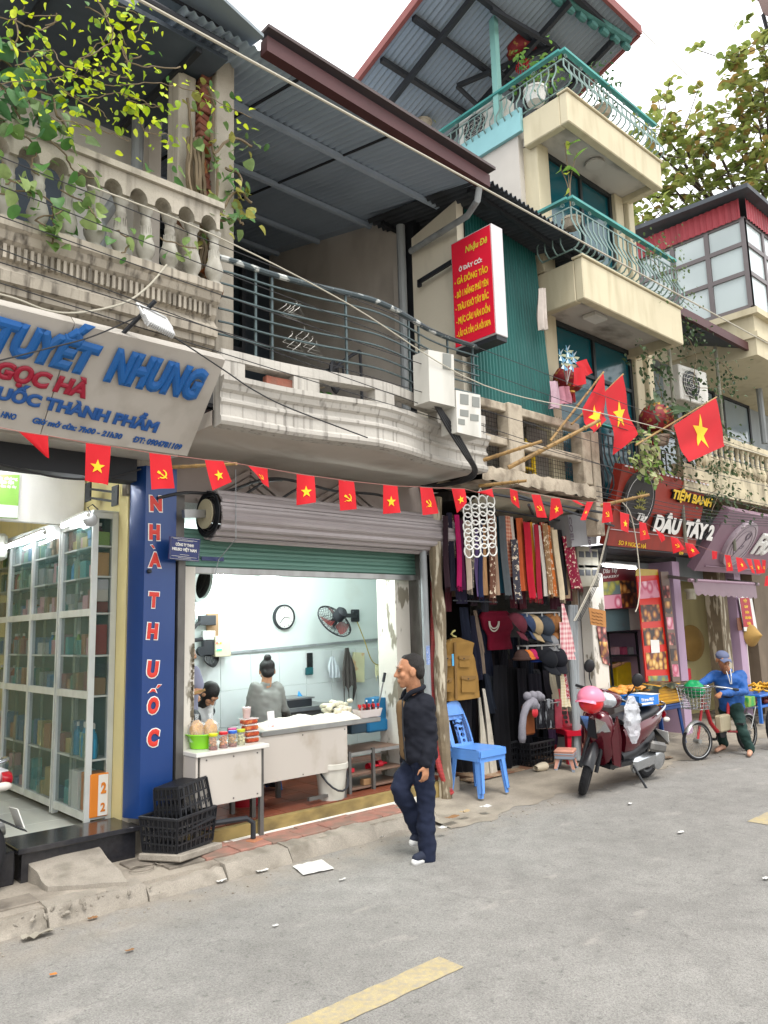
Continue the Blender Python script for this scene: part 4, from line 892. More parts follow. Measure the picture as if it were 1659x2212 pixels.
words('êm dịu',Og,N2,('T7',0,215),('T7',113,222),('T7',0,180),m_wl,s7,ext=.002,bold=.04)
words('đau dạ dày',Og,N2,('T7',5,246),('T7',135,255),('T7',5,222),m_wl,s7,ext=.002,bold=.03)
sh=thing('roller_shutter','half raised green shutter with its grey slats coiled above the food shop','shutter',(4.6,5.9,2.35))
m_slat=mat('grey_slat','a09999',.5,.1,var=.08,vs=3,dirt='5d5254',da=.5,ds=(.6,8,8),dlo=.45,dhi=.7);m_gs=mat('green_slat','5d8276',.5,.2,var=.06,vs=2,dirt='3d6658',da=.5,ds=(.7,5,9))
def slat_profile(pitch):return[(0,0),(-.012,pitch*.12),(-.012,pitch*.36),(-.004,pitch*.42),(-.004,pitch*.5),(-.012,pitch*.56),(-.012,pitch*.86),(0,pitch*.97),(.004,pitch*1.08),(.010,pitch*1.08),(.006,0)]
pz=.082
for i in range(4):
 g=MB();z=2.385+i*pz;xprism(g,[(6.02+a+.003*i,z+b)for a,b in slat_profile(pz)],3.09,5.96);part('slat',g,m_gs,sh)
g=MB();g.bb(3.08,5.965,6.0,6.045,2.325,2.384,.004);part('bottom_bar',g,m_steel,sh)
cy,cz,rr=5.86,2.83,.205
for i in range(15):
 a0=2*PI*i/15;a1=2*PI*(i+1)/15-.015;r_=rr+.008*(i%3)
 pr_=[]
 for k in range(5):
  a=a0+(a1-a0)*k/4;q=r_+(.012 if k in(1,2)else .0)-(.005 if k==3 else 0);pr_.append((cy-q*cos(a),cz+q*sin(a)))
 for k in range(4,-1,-1):a=a0+(a1-a0)*k/4;pr_.append((cy-(r_-.012)*cos(a),cz+(r_-.012)*sin(a)))
 g=MB();xprism(g,pr_[::-1],3.30+.012*(i%2),6.24-.01*(i%3));part('coiled_slat',g,m_slat,sh,smooth=20)
g=MB()
for k in range(7):g.lathe([(.13+k*.012,.002*k),(.13+k*.012,.02),(.122+k*.012,.02)],24,(3.275+R.uniform(-.01,.01),cy,cz),(1,0,0),cap=False)
part('coil_edge',g,m_dark,sh,kind='stuff')
g=MB();g.lathe([(.13,0),(.13,.012),(.105,.012),(.105,.004),(.03,.004),(.03,0)],28,(3.25,cy,cz),(1,0,0))
for k in range(3):a=k*2.1+.5;g.box((3.258,cy+.07*cos(a),cz+.07*sin(a)),(.008,.09,.03),(a,0,0))
part('drum_wheel',g,mat('cream_wheel','a79f84',.6,var=.1),sh,'cream spoked drum wheel')
g=MB();g.bar((3.04,cy-.02,cz-.02),(3.26,cy,cz),.045,.07);part('axle_bracket',g,m_steel,sh)
g=MB();g.tube([(3.42,5.63,3.2),(3.42,5.625,2.85),(3.43,5.64,2.6),(3.45,5.96,2.45),(3.42,5.98,2.3)],.004,5);part('pull_cord',g,m_pipe,sh)
g=MB();g.bb(3.3,3.52,5.99,5.998,2.44,2.475);part('sticker',g,m_navy,sh)
m_flag=mat('flag_red','c8121f',.7,var=.04,vs=3,trl=.3);m_star=mat('flag_yellow','ecc21f',.7,var=.02,trl=.2)
def star_poly():return[(cos(PI/2+k*PI/5)*(1 if k%2==0 else .4),sin(PI/2+k*PI/5)*(1 if k%2==0 else .4))for k in range(10)]
def sickle_polys():
 o=[];n=12
 A=[(.8*cos(rad(a)),.8*sin(rad(a)))for a in[-130+i*205/n for i in range(n+1)]];B=[(-.08+.62*cos(rad(a)),.05+.62*sin(rad(a)))for a in[-120+i*188/n for i in range(n+1)]]
 for i in range(n):o.append([A[i],A[i+1],B[i+1],B[i]])
 o.append([(-.52,-.62),(-.38,-.46),(-.82,-.86),(-.92,-.74)])
 o.append([(-.62,.22),(-.48,.36),(.78,-.72),(.62,-.84)]);o.append([(-.95,.3),(-.62,.62),(-.22,.28),(-.5,-.02)])
 return o
SICK=sickle_polys()
def flag_surface(TL,TR,BR,BL,wav,ph,axis='v'):
 nr=(TR-TL).cross(BL-TL).normalized()
 if nr.dot(CAM-TL)<0:nr=-nr
 def f(u,v):
  p=TL.lerp(TR,u).lerp(BL.lerp(BR,u),v);k=v if axis=='v' else u
  return p+nr*(wav*k*(sin(u*5.2+ph+v*2.2)+.5*sin(u*9.5+ph*2.3-v*3)))
 return f,nr
def flag(parent_name,label,cat,Q,emb,wav,ph,group,c=(.5,.52),s=.27,axis='v',asp=1.,nu=10,nv=12):
 TL,TR,BR,BL=Q;f,nr=flag_surface(TL,TR,BR,BL,wav,ph,axis)
 t=thing(parent_name,label,cat,TL,group)
 g=MB();g.grid(f,nu,nv);part('cloth',g,m_flag,t,smooth=80)
 if emb:
  W_=((TR-TL).length+(BR-BL).length)/2;H_=((BL-TL).length+(BR-TR).length)/2;g=MB()
  rs=s*min(W_,H_*.7)
  def mp(x,y,e):
   u=c[0]+x*rs/W_*asp;v=c[1]-y*rs/H_;return f(u,v)+nr*e
  polys=[]
  if emb=='star':
   sp_=star_poly()
   for i in range(10):polys.append([(0,0),sp_[i],sp_[(i+1)%10]])
  else:polys=SICK
  for e in(.004,-.004):
   for k,P in enumerate(polys):
    if len(P)==3:P=[P[0],P[1],((P[1][0]+P[2][0])/2,(P[1][1]+P[2][1])/2),P[2]]
    n=3;vs=[]
    for j in range(n+1):
     for i in range(n+1):
      a=i/n;b=j/n;x=(P[0][0]*(1-a)+P[1][0]*a)*(1-b)+(P[3][0]*(1-a)+P[2][0]*a)*b;y=(P[0][1]*(1-a)+P[1][1]*a)*(1-b)+(P[3][1]*(1-a)+P[2][1]*a)*b
      vs.append(mp(x,y,e*(1+.03*(k%4))))
    g.add(vs,[(j*(n+1)+i,j*(n+1)+i+1,(j+1)*(n+1)+i+1,(j+1)*(n+1)+i)for j in range(n)for i in range(n)])
  part('star' if emb=='star' else 'hammer_and_sickle',g,m_star,t,smooth=0)
 return t
YC=lambda u:4.3+.5*u/1659
BF=[('T4',(125,1162),(315,1190),(318,1335),(292,1318),'','folded plain side'),('T4',(560,1235),(725,1258),(705,1510),(555,1480),'star',''),('T4',(975,1300),(1115,1318),(1142,1530),(993,1537),'sickle',''),('T4',(1338,1346),(1460,1355),(1515,1488),(1385,1547),'star',''),('T5',(245,1153),(350,1170),(357,1278),(305,1222),'sickle',''),('T5',(508,1198),(606,1212),(613,1352),(511,1368),'star',''),('T5',(737,1230),(821,1241),(840,1388),(745,1398),'sickle',''),('T5',(980,1257),(1058,1265),(1073,1408),(977,1416),'star',''),('T5',(1180,1270),(1248,1275),(1279,1413),(1195,1422),'sickle',''),('T5',(1352,1277),(1424,1280),(1438,1350),(1383,1411),'star',''),('T5',(1490,1298),(1572,1278),(1584,1326),(1540,1312),'',''),('TD',(848,176),(918,200),(938,362),(853,292),'star',''),('TD',(1047,230),(1130,235),(1193,449),(1102,442),'sickle',''),('TD',(1232,264),(1312,268),(1349,405),(1221,476),'star',''),('TD',(1425,284),(1470,286),(1560,335),(1500,330),'',''),('TD',(1565,298),(1627,300),(1548,470),(1503,468),'star',''),('TF',(352,460),(408,462),(433,612),(344,623),'sickle',''),('TF',(485,535),(558,555),(558,702),(495,680),'star',''),('TF',(638,612),(691,625),(722,748),(645,763),'sickle',''),('TF',(765,670),(832,715),(843,750),(816,782),'',''),('TF',(885,730),(942,745),(1001,828),(910,866),'sickle',''),('TF',(1000,778),(1062,790),(1121,862),(1035,900),'star',''),('TF',(1215,843),(1258,850),(1252,905),(1213,914),'',''),('TF',(1315,875),(1361,880),(1381,1003),(1333,1006),'sickle',''),('TF',(1404,894),(1452,902),(1503,980),(1425,1014),'star',''),('TF',(1487,904),(1526,910),(1559,1023),(1530,1020),'sickle',''),('TF',(1543,910),(1591,915),(1619,1020),(1568,1026),'star',''),('TF',(1612,915),(1641,918),(1636,1020),(1615,1018),'sickle','')]
NEAR=['hanging below the left end of the pharmacy board','hanging before the yellow pharmacy wall','hanging over the top of the blue vertical sign','hanging left of the shutter drum wheel','curled up under the balcony, left','first from left over the coiled shutter','second from left over the coiled shutter','third from left over the coiled shutter','over the right end of the coiled shutter','at the left of the ring hanger','rolled up above the ring hanger','twisted, right of the ring hanger','above the red scarves','right above the striped scarves','furled near the white box','twisted before the white box','at the left edge of the bakery board','beside white paper scraps on the bakery board','under the letter D of the bakery board','folded under the bakery letters','low on the bakery board right of middle','at the lower right corner of the bakery board','furled left of the mauve emblem','over the foot of the round mauve emblem','right of the round mauve emblem','narrow, third from the right street edge','second from the right street edge','furthest right on the string']
cordp=[]
for i,(tn,a,b_,c,d,emb,_)in enumerate(BF):
 pa,pb,pc,pd=[D(tn,*q)for q in(a,b_,c,d)];y=YC(pa[0])
 Q=[pt(pa,Y=y),pt(pb,Y=y),pt(pc,Y=y-R.uniform(-.02,.05)),pt(pd,Y=y+R.uniform(-.03,.03))]
 nm={'star':'small red pennant with yellow star ','sickle':'small red pennant with hammer and sickle ','':'small plain red pennant '}[emb]
 flag('bunting_flag',nm+NEAR[i],'flag',Q,emb,.006,i*1.7,'pennants on the street string',(.5,.58),.31 if emb=='star' else .25,nu=8,nv=8)
 cordp+=[Q[0]+V((0,.002,.003)),Q[1]+V((0,.002,.003))]
ends=[pt(D('T4',-60,1122),Y=4.3),]+cordp+[pt((1668,1252),Y=4.8),pt((1720,1262),Y=4.82)]
g=MB();g.tube(ends,.0025,5);solo('bunting_string','thin pinkish cord strung with small red pennants across the fronts','cord',g,mat('pink_cord','9a6a62',.8,var=0))
Q=[pt(q,Y=4.8)for q in(D('TF',1640,1045),D('TF',1690,1030),D('TF',1690,1115),D('TF',1630,1125))]
flag('bunting_flag','small plain red pennant at the right picture edge below the mauve board','flag',Q,'',.006,2,'pennants on the street string')
m_bamboo=mat('bamboo','9a7b4c',.6,var=.2,vs=4,dirt='5c4528',da=.6,ds=(20,20,20),dlo=.5,dhi=.65)
def pole(a,b,r,label,parent=None):
 t=thing('flag_pole',label,'pole',a);g=MB();n=7;g.tube([a.lerp(b,k/n)for k in range(n+1)],[r*(1-.25*k/n)for k in range(n+1)],8);part('shaft',g,m_bamboo,t)
 g=MB()
 for k in range(1,6):p=a.lerp(b,k/6);d=(b-a).normalized();g.tube([p-d*.006,p+d*.006],r*1.12,8)
 part('joint',g,m_bamboo,t,kind='stuff');return t
T6q=lambda Y,*q:[pt(('T6',*a),Y=Y)for a in q]
q=T6q(4.75,(702,690),(728,962),(620,1048),(578,902));flag('national_flag','large red flag with yellow star, half furled, leftmost of three','flag',[q[0],q[1],q[2],q[3]],'star',.045,1.0,'large flags on poles',(.72,.55),.42,asp=.8,nu=20,nv=20,axis='u')
q=T6q(4.85,(814,702),(884,1052),(766,1168),(712,800));flag('national_flag','large red flag with yellow star, middle of three, hanging full length','flag',q,'star',.035,2.2,'large flags on poles',(.52,.5),.48,asp=.9,nu=20,nv=20,axis='u')
q=T6q(4.6,(1356,836),(1417,1115),(1181,1212),(1111,995));flag('national_flag','large red flag with yellow star spread open above the bakery, rightmost','flag',q,'star',.028,.6,'large flags on poles',(.5,.5),.42,nu=20,nv=20,axis='u')
a,b_=T6q(4.75,(520,1005),(704,686));pole(a+V((0,.3,-.1)),b_,.016,'dark wooden pole of the half furled flag')
a,b_=T6q(4.85,(680,870),(818,698));pole(a+V((-.1,.35,-.2)),b_,.014,'bamboo pole of the middle hanging flag')
a,b_=T6q(4.6,(975,1092),(1360,832));pole(a+V((0,.2,0)),b_,.014,'slim bamboo pole of the open flag above the bakery')
a=pt(('T6',150,1242),Y=5.15);b_=pt(('T6',683,966),Y=4.45);pole(a,b_,.026,'long bare bamboo pole sticking out over the scarf stall')
a=pt(('T6',-40,1212),Y=5.1);b_=pt(('T6',346,1088),Y=4.5);pole(a,b_,.022,'grey stick poking out above the stall, left of the bamboo pole')
a=pt(('TF',330,485),Y=5.0);b_=pt(('TF',720,397),Y=4.5);pole(a,b_,.022,'bare bamboo pole crossing the bakery emblem')
a=pt(('T4',1040,1398),Y=5.6);b_=pt(('T4',1545,1370),Y=4.7);pole(a,b_,.016,'bamboo stick pushed under the balcony beside the blue sign')
a=pt(('TD',560,150),Y=5.3);b_=pt(('TD',1003,102),Y=4.8);pole(a,b_,.02,'rusty pipe stub under the rough concrete slab')
for k,(qq,lb)in enumerate(((((540,630),(605,610),(636,692),(602,712)),'upper of two small plain red flags beside the pinwheels'),(((530,665),(597,655),(597,757),(527,768)),'lower of two small plain red flags beside the pinwheels'))):
 flag('hand_flag',lb,'flag',T6q(5.0-.05*k,*qq),'',.012,k,'small plain red flags')
def cable(pts,r,m,label,group=None,sag=0):
 P=[V(p)for p in pts]
 if len(P)==2:
  a,b=P;P=[a.lerp(b,k/16)-V((0,0,sag*4*(k/16)*(1-k/16)))for k in range(17)]
 else:P=cr3(P,6)
 g=MB();g.tube(P,r,6);return solo('cable',label,'cable',g,m,group)
def cr3(pts,n):
 o=[]
 for i in range(len(pts)-1):
  p0,p1,p2,p3=pts[max(i-1,0)],pts[i],pts[i+1],pts[min(i+2,len(pts)-1)]
  for k in range(n):t=k/n;o.append(.5*((2*p1)+(p2-p0)*t+(2*p0-5*p1+4*p2-p3)*t*t+(3*p1-p0-3*p2+p3)*t**3))
 o.append(pts[-1]);return o
m_cw=mat('pale_cable','aaa596',.6,var=.05);m_ck=mat('black_cable','1e1e20',.5,var=0)
ext=lambda a,b,k:a+(b-a)*k
a=pt((301,0),Y=3.7);b_=pt((1659,742),Y=4.7);cable([ext(a,b_,-.6),ext(a,b_,1.3)],.010,m_cw,'thick pale overhead cable slanting across the whole row of houses',sag=.0)
a=pt((462,508),Y=4.5);b_=pt((1045,832),Y=4.62);cable([pt((190,400),Y=4.4),a,pt((750,655),Y=4.55),b_,pt((1330,900),Y=4.7),pt((1659,985),Y=4.8)],.006,m_cw,'thin beige cable drooping over the middle balcony railing')
dk=[((330,455),(1659,978)),((0,380),(1659,1010)),((0,540),(1659,1040)),((430,590),(1659,1000)),((0,575),(1659,1075)),((430,660),(1659,1085))]
for i,(p,q)in enumerate(dk):
 a=pt(p,Y=4.55+.03*i);b_=pt(q,Y=4.9+.03*i);cable([ext(a,b_,-.25 if p[0]>100 else-.2),ext(a,b_,1.25)],.004,m_ck,['black service cable above the balcony handrail','black service cable through the vine leaves','black service cable along the cornice','black service cable across the railing bars','black service cable below the balusters','lowest black service cable across the middle balcony'][i],'dark service cables along the fronts',sag=.10+.03*i)
for i in range(5):
 a=pt(('TF',300,330+i*40),Y=5.0);b_=pt(('TF',1659,560+i*18),Y=4.9);cable([a,ext(a,b_,.5)-V((0,0,.08)),ext(a,b_,1.2)],.0045,m_ck,['topmost','second from top','middle','second lowest','lowest'][i]+' black cable in the loose bundle crossing the bakery board','bundle across the bakery board')
T5q=lambda Y,*q:[pt(('T5',*a),Y=Y)for a in q]
cable(T5q(5.9,(-250,1330),(-100,1300),(100,1300),(300,1235),(420,1224),(560,1250),(720,1290),(950,1310),(1020,1345)),.014,m_ck,'thick black cable looping under the middle balcony above the shutter')
cable(T5q(5.85,(180,1345),(330,1245),(430,1230)),.012,m_ck,'short black cable branch under the balcony left')
cable(T5q(5.85,(400,1350),(520,1275),(610,1262)),.012,m_ck,'short black cable branch under the balcony middle')
for k in range(4):cable([pt(('T5',1262+k*9,825+k*4),Y=4.72),pt(('T5',1330+k*12,950),Y=4.7),pt(('T5',1420+k*9,1090),Y=4.72),pt(('T5',1470+k*6,1180+k*4),Y=4.9),pt(('T5',1400,1228+k*6),Y=5.2),pt(('T5',1250-20*k,1265),Y=5.7)],.013,m_ck,'black cable in the thick bundle dropping from the meter boxes','thick bundle below the meters')
T4q=lambda Y,*q:[pt(('T4',*a),Y=Y)for a in q]
cable(T4q(4.8,(-100,240),(100,290),(300,365),(480,385),(700,352),(850,300),(980,200),(1090,70)),.007,m_cw,'pale cable looping in front of the pharmacy cornice')
cable(T4q(5.85,(-100,1350),(150,1410),(350,1455),(550,1472),(750,1455),(920,1405)),.008,m_ck,'black cable sagging across the pharmacy opening')
cable(T4q(4.7,(-100,720),(300,620),(600,540),(910,405)),.005,m_ck,'thin lamp wire drawn over the blue letters to the floodlight')
cable(T4q(4.7,(1140,545),(1300,650),(1480,770),(1659,890),(1900,1010),(2400,1200)),.006,m_ck,'dark wire from the floodlight over the middle balcony front')
TFq=lambda Y,*q:[pt(('TF',*a),Y=Y)for a in q]
cable(TFq(4.95,(500,455),(560,530),(600,680),(630,900),(645,1080),(630,1260),(608,1328)),.007,m_cw,'pale stiff cable end dangling in front of the bakery')
for k in range(5):cable(TFq(5.3+.05*k,(410+k*17,480),(400+k*10,620),(360+k*8,800),(300+k*10,1020),(220+k*12,1200),(120+k*12,1400)),.0045+.002*(k==0),m_cw if k in(0,1)else m_ck,['outermost','second','third','fourth','innermost'][k]+' slack cable dropping from the bakery pole to the wall','bundle down to the wall')
_UB={}
def unit(m,bev=.04):
 k=(m.name,bev)
 if k not in _UB:_UB[k]=MB().box((0,0,0),(1,1,1),None,bev).mesh('block',m)
 return _UB[k]
def put(me,name,label,cat,loc,rz=0,sc=None,group=None,rot=None):
 o=bpy.data.objects.new(name,me);COL.objects.link(o);o.location=loc;o.rotation_euler=rot or(0,0,rz)
 if sc is not None:o.scale=sc if hasattr(sc,'__len__')else(sc,)*3
 return tag(o,label,cat,group)
def carton(m,name,label,cat,x,y,z,d,rz=0,group=None,rot=None):return put(unit(m),name,label,cat,(x,y,z+d[2]/2),rz,d,group,rot)
m_cg=glass('cabinet_glass','4d706d',.24,.04,.8)
m_tube=mat('tube_light','f4f8ff',.5,var=0,emit=18);m_shelf=mat('shelf_board','9aa09c',.4,var=.05)
m_cback=mat('cabinet_back','4f5a57',.6,var=.05)
XC=2.5
def cabinet(y0,y1,n,label,endface):
 t=thing('display_cabinet',label,'cabinet',(XC+.1,(y0+y1)/2,.28),'glass cabinets along the pharmacy wall');z0,z1=.3,2.86;f=MB()
 ys=[y0+(y1-y0)*i/n for i in range(n+1)]
 for y in ys:f.bb(XC,XC+.05,y-.0245 if y>y0 else y,y+.0245 if y<y1 else y,z0 if y in(y0,y1)else z0+.05,z1)
 for z in(z0+.045,1.30,1.98,z1-.1):
  for i in range(n):f.bb(XC+.003,XC+.047,ys[i]+(.025 if i else .05-.025),ys[i+1]-.0255,z,z+(.06 if z<z1-.2 else .1))
 f.bb(XC+.17,XC+.22,y0,y0+.045,z0,z1);f.bb(XC+.051,XC+.169,y0+.002,y0+.043,z1-.05,z1-.002);f.bb(XC+.051,XC+.169,y0+.002,y0+.043,z0+.045,z0+.095)
 part('frame',f,m_alu,t)
 g=MB();g.bb(XC+.205,XC+.221,y0+.05,y1,z0+.05,z1);part('back_panel',g,m_cback,t)
 g=MB();g.bb(XC+.004,XC+.22,y0,y1,z1+.002,z1+.016);part('top_panel',g,m_alu,t)
 for z in(.345,.80,1.31,1.64,1.99,2.3,2.56):g=MB();g.bb(XC+.02,XC+.2,y0+.004,y1-.03,z,z+.015);part('shelf',g,m_shelf,t)
 for i in range(n):
  for za,zb in((z0+.106,1.299),(1.361,1.979),(2.041,z1-.101)):
   ym=(ys[i]+ys[i+1])/2
   for k,(ya,yb)in enumerate(((ys[i]+.026,ym+.02),(ym-.02,ys[i+1]-.026))):
    g=MB();g.bb(XC+.012+.01*k,XC+.017+.01*k,ya,yb,za,zb);part('pane',g,m_cg,t)
 if endface:g=MB();g.bb(XC+.051,XC+.169,y0+.012,y0+.017,z0+.1,z1-.055);part('pane',g,glass('end_glass','405a58',.22,.04,.8),t)
 return t
cabinet(6.4,7.14,1,'white framed glass medicine cabinet nearest the street, its end facing out',True)
cabinet(7.17,9.4,3,'long white framed glass medicine cabinet further inside the pharmacy',False)
MC=[('white','bfc2c0'),('pale green','7f9a86'),('blue','41688c'),('yellow','a8955a'),('orange','9a6a4a'),('red','804644'),('grey','8b8f92'),('pink','bb8d96'),('teal','3d8a8a'),('brown','8a6a48'),('dark green','2f5a45')]
_mm=[(n,mat('pack_'+n.replace(' ','_'),c,.5,var=.12,vs=30))for n,c in MC]
SHN={.36:'bottom shelf',.815:'second shelf',1.325:'middle shelf',1.655:'shelf above the middle',2.005:'upper shelf',2.315:'second highest shelf',2.575:'top shelf'}
_bt={}
def bottle(col,name='bottle'):
 if col not in _bt:
  m=MB();m.lathe([(.9,0),(1,.08),(1,1.5),(.8,1.9),(.36,2.2),(.36,2.4)],12);me=m.mesh(name,mat('liquid_'+col,col,.15,var=.05))
  m2=MB();m2.lathe([(.42,2.38),(.42,2.75)],10);m2.cur=0
  k=len(me.materials);mm=MB();mm.v=m.v+m2.v;o=len(m.v);mm.f=m.f+[tuple(i+o for i in f)for f in m2.f];mm.mi=[0]*len(m.f)+[1]*len(m2.f)
  _bt[col]=mm.mesh(name,[mat('liquid_'+col,col,.15,var=.05),m_wl])
 return _bt[col]
for z in SHN:
 for ci,(ya,yb)in enumerate(((6.48,7.1),(7.24,9.2))):
  y=ya;hmax=.4 if z<.9 else .26
  cn='near' if ci==0 else 'long'
  while y<yb-.05:
   w_=R.uniform(.05,.14);h_=R.uniform(.07,hmax*.8);n,m=R.choice(_mm)
   if R.random()<.2 and z not in(.36,):
    c=R.choice(['2f7fae','5a2f2a','7f9f3f','b04a3a']);cn2={'2f7fae':'blue','5a2f2a':'dark brown','7f9f3f':'green','b04a3a':'reddish'}[c]
    put(bottle(c),'medicine_bottle',f'{cn2} bottle among boxes on the {SHN[z]} of the {cn} glass cabinet','bottle',(XC+.11,y+.035,z),0,(.03,.03,.075),'medicines on the shelves');y+=.085
   else:
    for k in range(2 if h_<.1 else 1):carton(m,'medicine_box',f'{n} medicine box on the {SHN[z]} of the {cn} glass cabinet','box',XC+R.uniform(.09,.12),y+w_/2,z+k*(h_+.001),(R.uniform(.08,.13),w_,h_),R.uniform(-.06,.06),'medicines on the shelves')
    y+=w_+R.uniform(.0,.04)
for i in range(5):put(bottle('1f86ad'),'mouthwash_bottle','bright blue bottle in the row behind the glass of the near cabinet','bottle',(XC+.075+.03*(i%2),6.44+.01+i*.085,.816),0,(.035,.035,.1),'row of blue bottles')
m_or=mat('orange_carton','cf7a26',.6,var=.08)
for k,(x,y)in enumerate(((XC+.115,6.49),(XC+.10,6.72))):
 c=thing('fruit_carton',['orange and white carton at the street end of the cabinet floor','white carton with orange corner behind the first'][k],'carton',(x,y,.362));g=MB();g.bb(x-.075,x+.075,y-.1,y+.1,.362,.7,.004);part('box',g,m_wl if k else m_or,c)
 g=MB();g.bb(x-.01,x+.07,y-.103,y-.1005,.37,.69);part('printed_panel',g,m_wl,c)
 text('2',frame((x+.01,y-.105,.4),(1,0,0),(0,0,1)),.04,.07,m_or,c,bold=.04,ext=.002);text('2',frame((x+.01,y-.105,.54),(1,0,0),(0,0,1)),.045,.09,m_or,c,bold=.06,ext=.002)
for z,h_,col,nm in((2.576,.12,'8fae5a','green'),(2.316,.2,'c39a63','yellowish cardboard'),(2.006,.09,'7a3b30','brown'),(2.1,.1,'cfcac0','white'),(2.2,.09,'c5c6ca','pale grey'),(1.656,.25,'8c2f28','red'),(1.326,.14,'8a6c48','cardboard'),(1.326+.15,.1,'2a2a2c','black')):
 carton(mat('end_'+nm,col,.55,var=.12,vs=18),'packet',f'{nm} packet at the street end of the cabinet, height {"high" if z > 2.2 else "middle" if z > 1.6 else "low"}','packet',XC+.11,6.47,z,(.1,.08,h_))
def tube_lamp(a,b,label):
 t=thing('tube_light',label,'lamp',a,'fluorescent tubes');g=MB();g.tube([a,b],.016,10);part('tube',g,m_tube,t)
 d=(b-a).normalized();g=MB();g.tube([a-d*.03,a],.018,8);part('end_cap',g,m_wl,t);g=MB();g.tube([b,b+d*.03],.018,8);part('end_cap',g,m_wl,t)
 g=MB();g.bar(a+V((.0,0,.03)),b+V((.0,0,.03)),.03,.02);part('batten',g,m_wl,t);return t
a,b_=pt(('T7',715,475),X=2.42),pt(('T7',510,565),X=2.42);tube_lamp(a,b_,'lit white tube on top of the near glass cabinet')
a,b_=pt(('T7',358,618),X=2.42),pt(('T7',8,755),X=2.42);tube_lamp(a,b_,'lit white tube on top of the long glass cabinet')
tube_lamp(V((.9,7.0,3.27)),V((2.0,7.0,3.27)),'unseen tube added to brighten the pharmacy, under the ceiling behind the lintel')  # this and the following ceiling tubes are unseen, added to brighten the pharmacy
tube_lamp(V((1.2,6.6,3.27)),V((2.3,6.6,3.27)),'unseen tube added to brighten the pharmacy, just behind its lintel')
tube_lamp(V((.5,7.8,3.27)),V((1.7,7.8,3.27)),'unseen tube added to brighten the pharmacy, in the middle of the ceiling')
tube_lamp(V((.5,8.4,3.27)),V((1.7,8.4,3.27)),'unseen tube added to brighten the pharmacy, deep under the ceiling')
c=pt(('T7',752,500),X=2.5);t=thing('clamp_lamp','small round chrome lamp clipped at the corner of the near cabinet','lamp',c);g=MB();g.lathe([(.02,0),(.05,.03),(.06,.07),(.06,.08)],16,c,(-.5,-.8,-.3));part('reflector',g,m_steel,t);g=MB();g.tube([c+V((0,0,.03)),c+V((-.04,0,.09)),c+V((.0,0,.12)),c+V((.05,0,.08))],.006,6);part('cord',g,m_dark,t)
t=thing('wall_bracket','dark steel bracket of two plates and bars on the yellow pharmacy wall','bracket',(2.72,6.9,2.9));
q=[pt(('T7',*p),X=2.6)for p in((720,285),(940,315))]
for p in q:g=MB();g.box(p,(.015,.12,.17));part('plate',g,m_dark,t)
for dz in(.03,-.05):g=MB();g.bar(q[0]+V((0,0,dz)),q[1]+V((0,0,dz)),.02);part('bar',g,m_dark,t)
t=thing('indoor_air_conditioner','dusty white indoor air conditioner under the white panel at the far left','air conditioner',(1.7,8.6,2.7));g=MB();g.bb(2.0,2.44,8.5,9.3,2.62,2.9,.03);part('casing',g,mat('dusty_white','a5a59a',.5),t)
for k in range(3):g=MB();g.bb(1.985,1.999,8.52,9.28,2.66+k*.06,2.69+k*.06);part('louvre',g,m_shelf,t)
def bulb(p,label):
 t=thing('light_bulb',label,'lamp',p,'bare bulbs');g=MB();g.ell(p,.055,14,10);part('bulb',g,mat('bulb_glow','f6fbff',.5,var=0,emit=30),t);g=MB();g.tube([p+V((0,0,.05)),p+V((0,0,.3))],.012,6);part('socket',g,m_wl,t)
 l=bpy.data.lights.new('bulb_light','POINT');l.energy=13;l.shadow_soft_size=.1;l.color=(.9,1,.98);lo=bpy.data.objects.new('bulb_light',l);COL.objects.link(lo);lo.location=p+V((0,-.1,-.1));lo.parent=t;lo.matrix_parent_inverse=Matrix.Translation(-V(p))
bulb(pt((574,1250),Y=7.0),'glowing white bulb hanging in the food shop above the clock');bulb(pt((478,1240),Y=7.3),'glowing white bulb half hidden by the shutter bar beside the flue')
bulb(V((5.3,6.75,2.6)),'unseen bulb added behind the shutter to brighten the right of the food shop')  # extra bulb out of sight, added as fill light for the room
TBp=lambda Y,x,y:pt(('TB',x,y),Y=Y)
TAp=lambda Y,x,y:pt(('TA',x,y),Y=Y)
TCp=lambda Y,x,y:pt(('TC',x,y),Y=Y)
m_cpan=mat('counter_panel','b3aca3',.45,var=.05,vs=2,dirt='948876',da=.6,ds=(4,4,3),dlo=.54,dhi=.7)
t=thing('counter','long steel topped counter with white front panel in the middle of the food shop','counter',(4.5,6.1,.1));zt=.935
g=MB();g.bb(3.86,5.27,5.9,6.5,zt-.045,zt,.006);part('counter_top',g,m_steel,t)
g=MB();g.bb(3.78,4.84,5.915,5.935,.49,zt-.047);part('front_panel',g,m_cpan,t,'white scratched front panel')
for x,y in((3.80,5.96),(4.82,5.96),(4.4,6.45),(5.2,6.45)):g=MB();g.bb(x-.02,x+.02,y-.02,y+.02,.19 if y<6 and x>4 else FZ,zt-.047);part('leg',g,m_steeld,t)
g=MB();g.bar((4.4,5.96,.27),(4.82,5.96,.27),.03);g2=part('foot_rail',g,m_steeld,t)
_s=MB().lathe([(.007,0),(.006,.004)],8,(0,0,0),(0,-1,0)).mesh('screw',m_steeld)
for x in(3.8,4.3,4.8):
 for z in(.51,.86):inst('screw',_s,t,Matrix.Translation((x+.01,5.914,z)))
t=thing('counter','low white side counter with jars on it behind the black crates','counter',(3.4,5.9,.1));z2=.865
g=MB();g.bb(3.10,3.79,5.68,6.22,z2-.035,z2,.005);part('counter_top',g,mat('white_laminate','cfcdc6',.3,var=.04,dirt='8f8c82'),t)
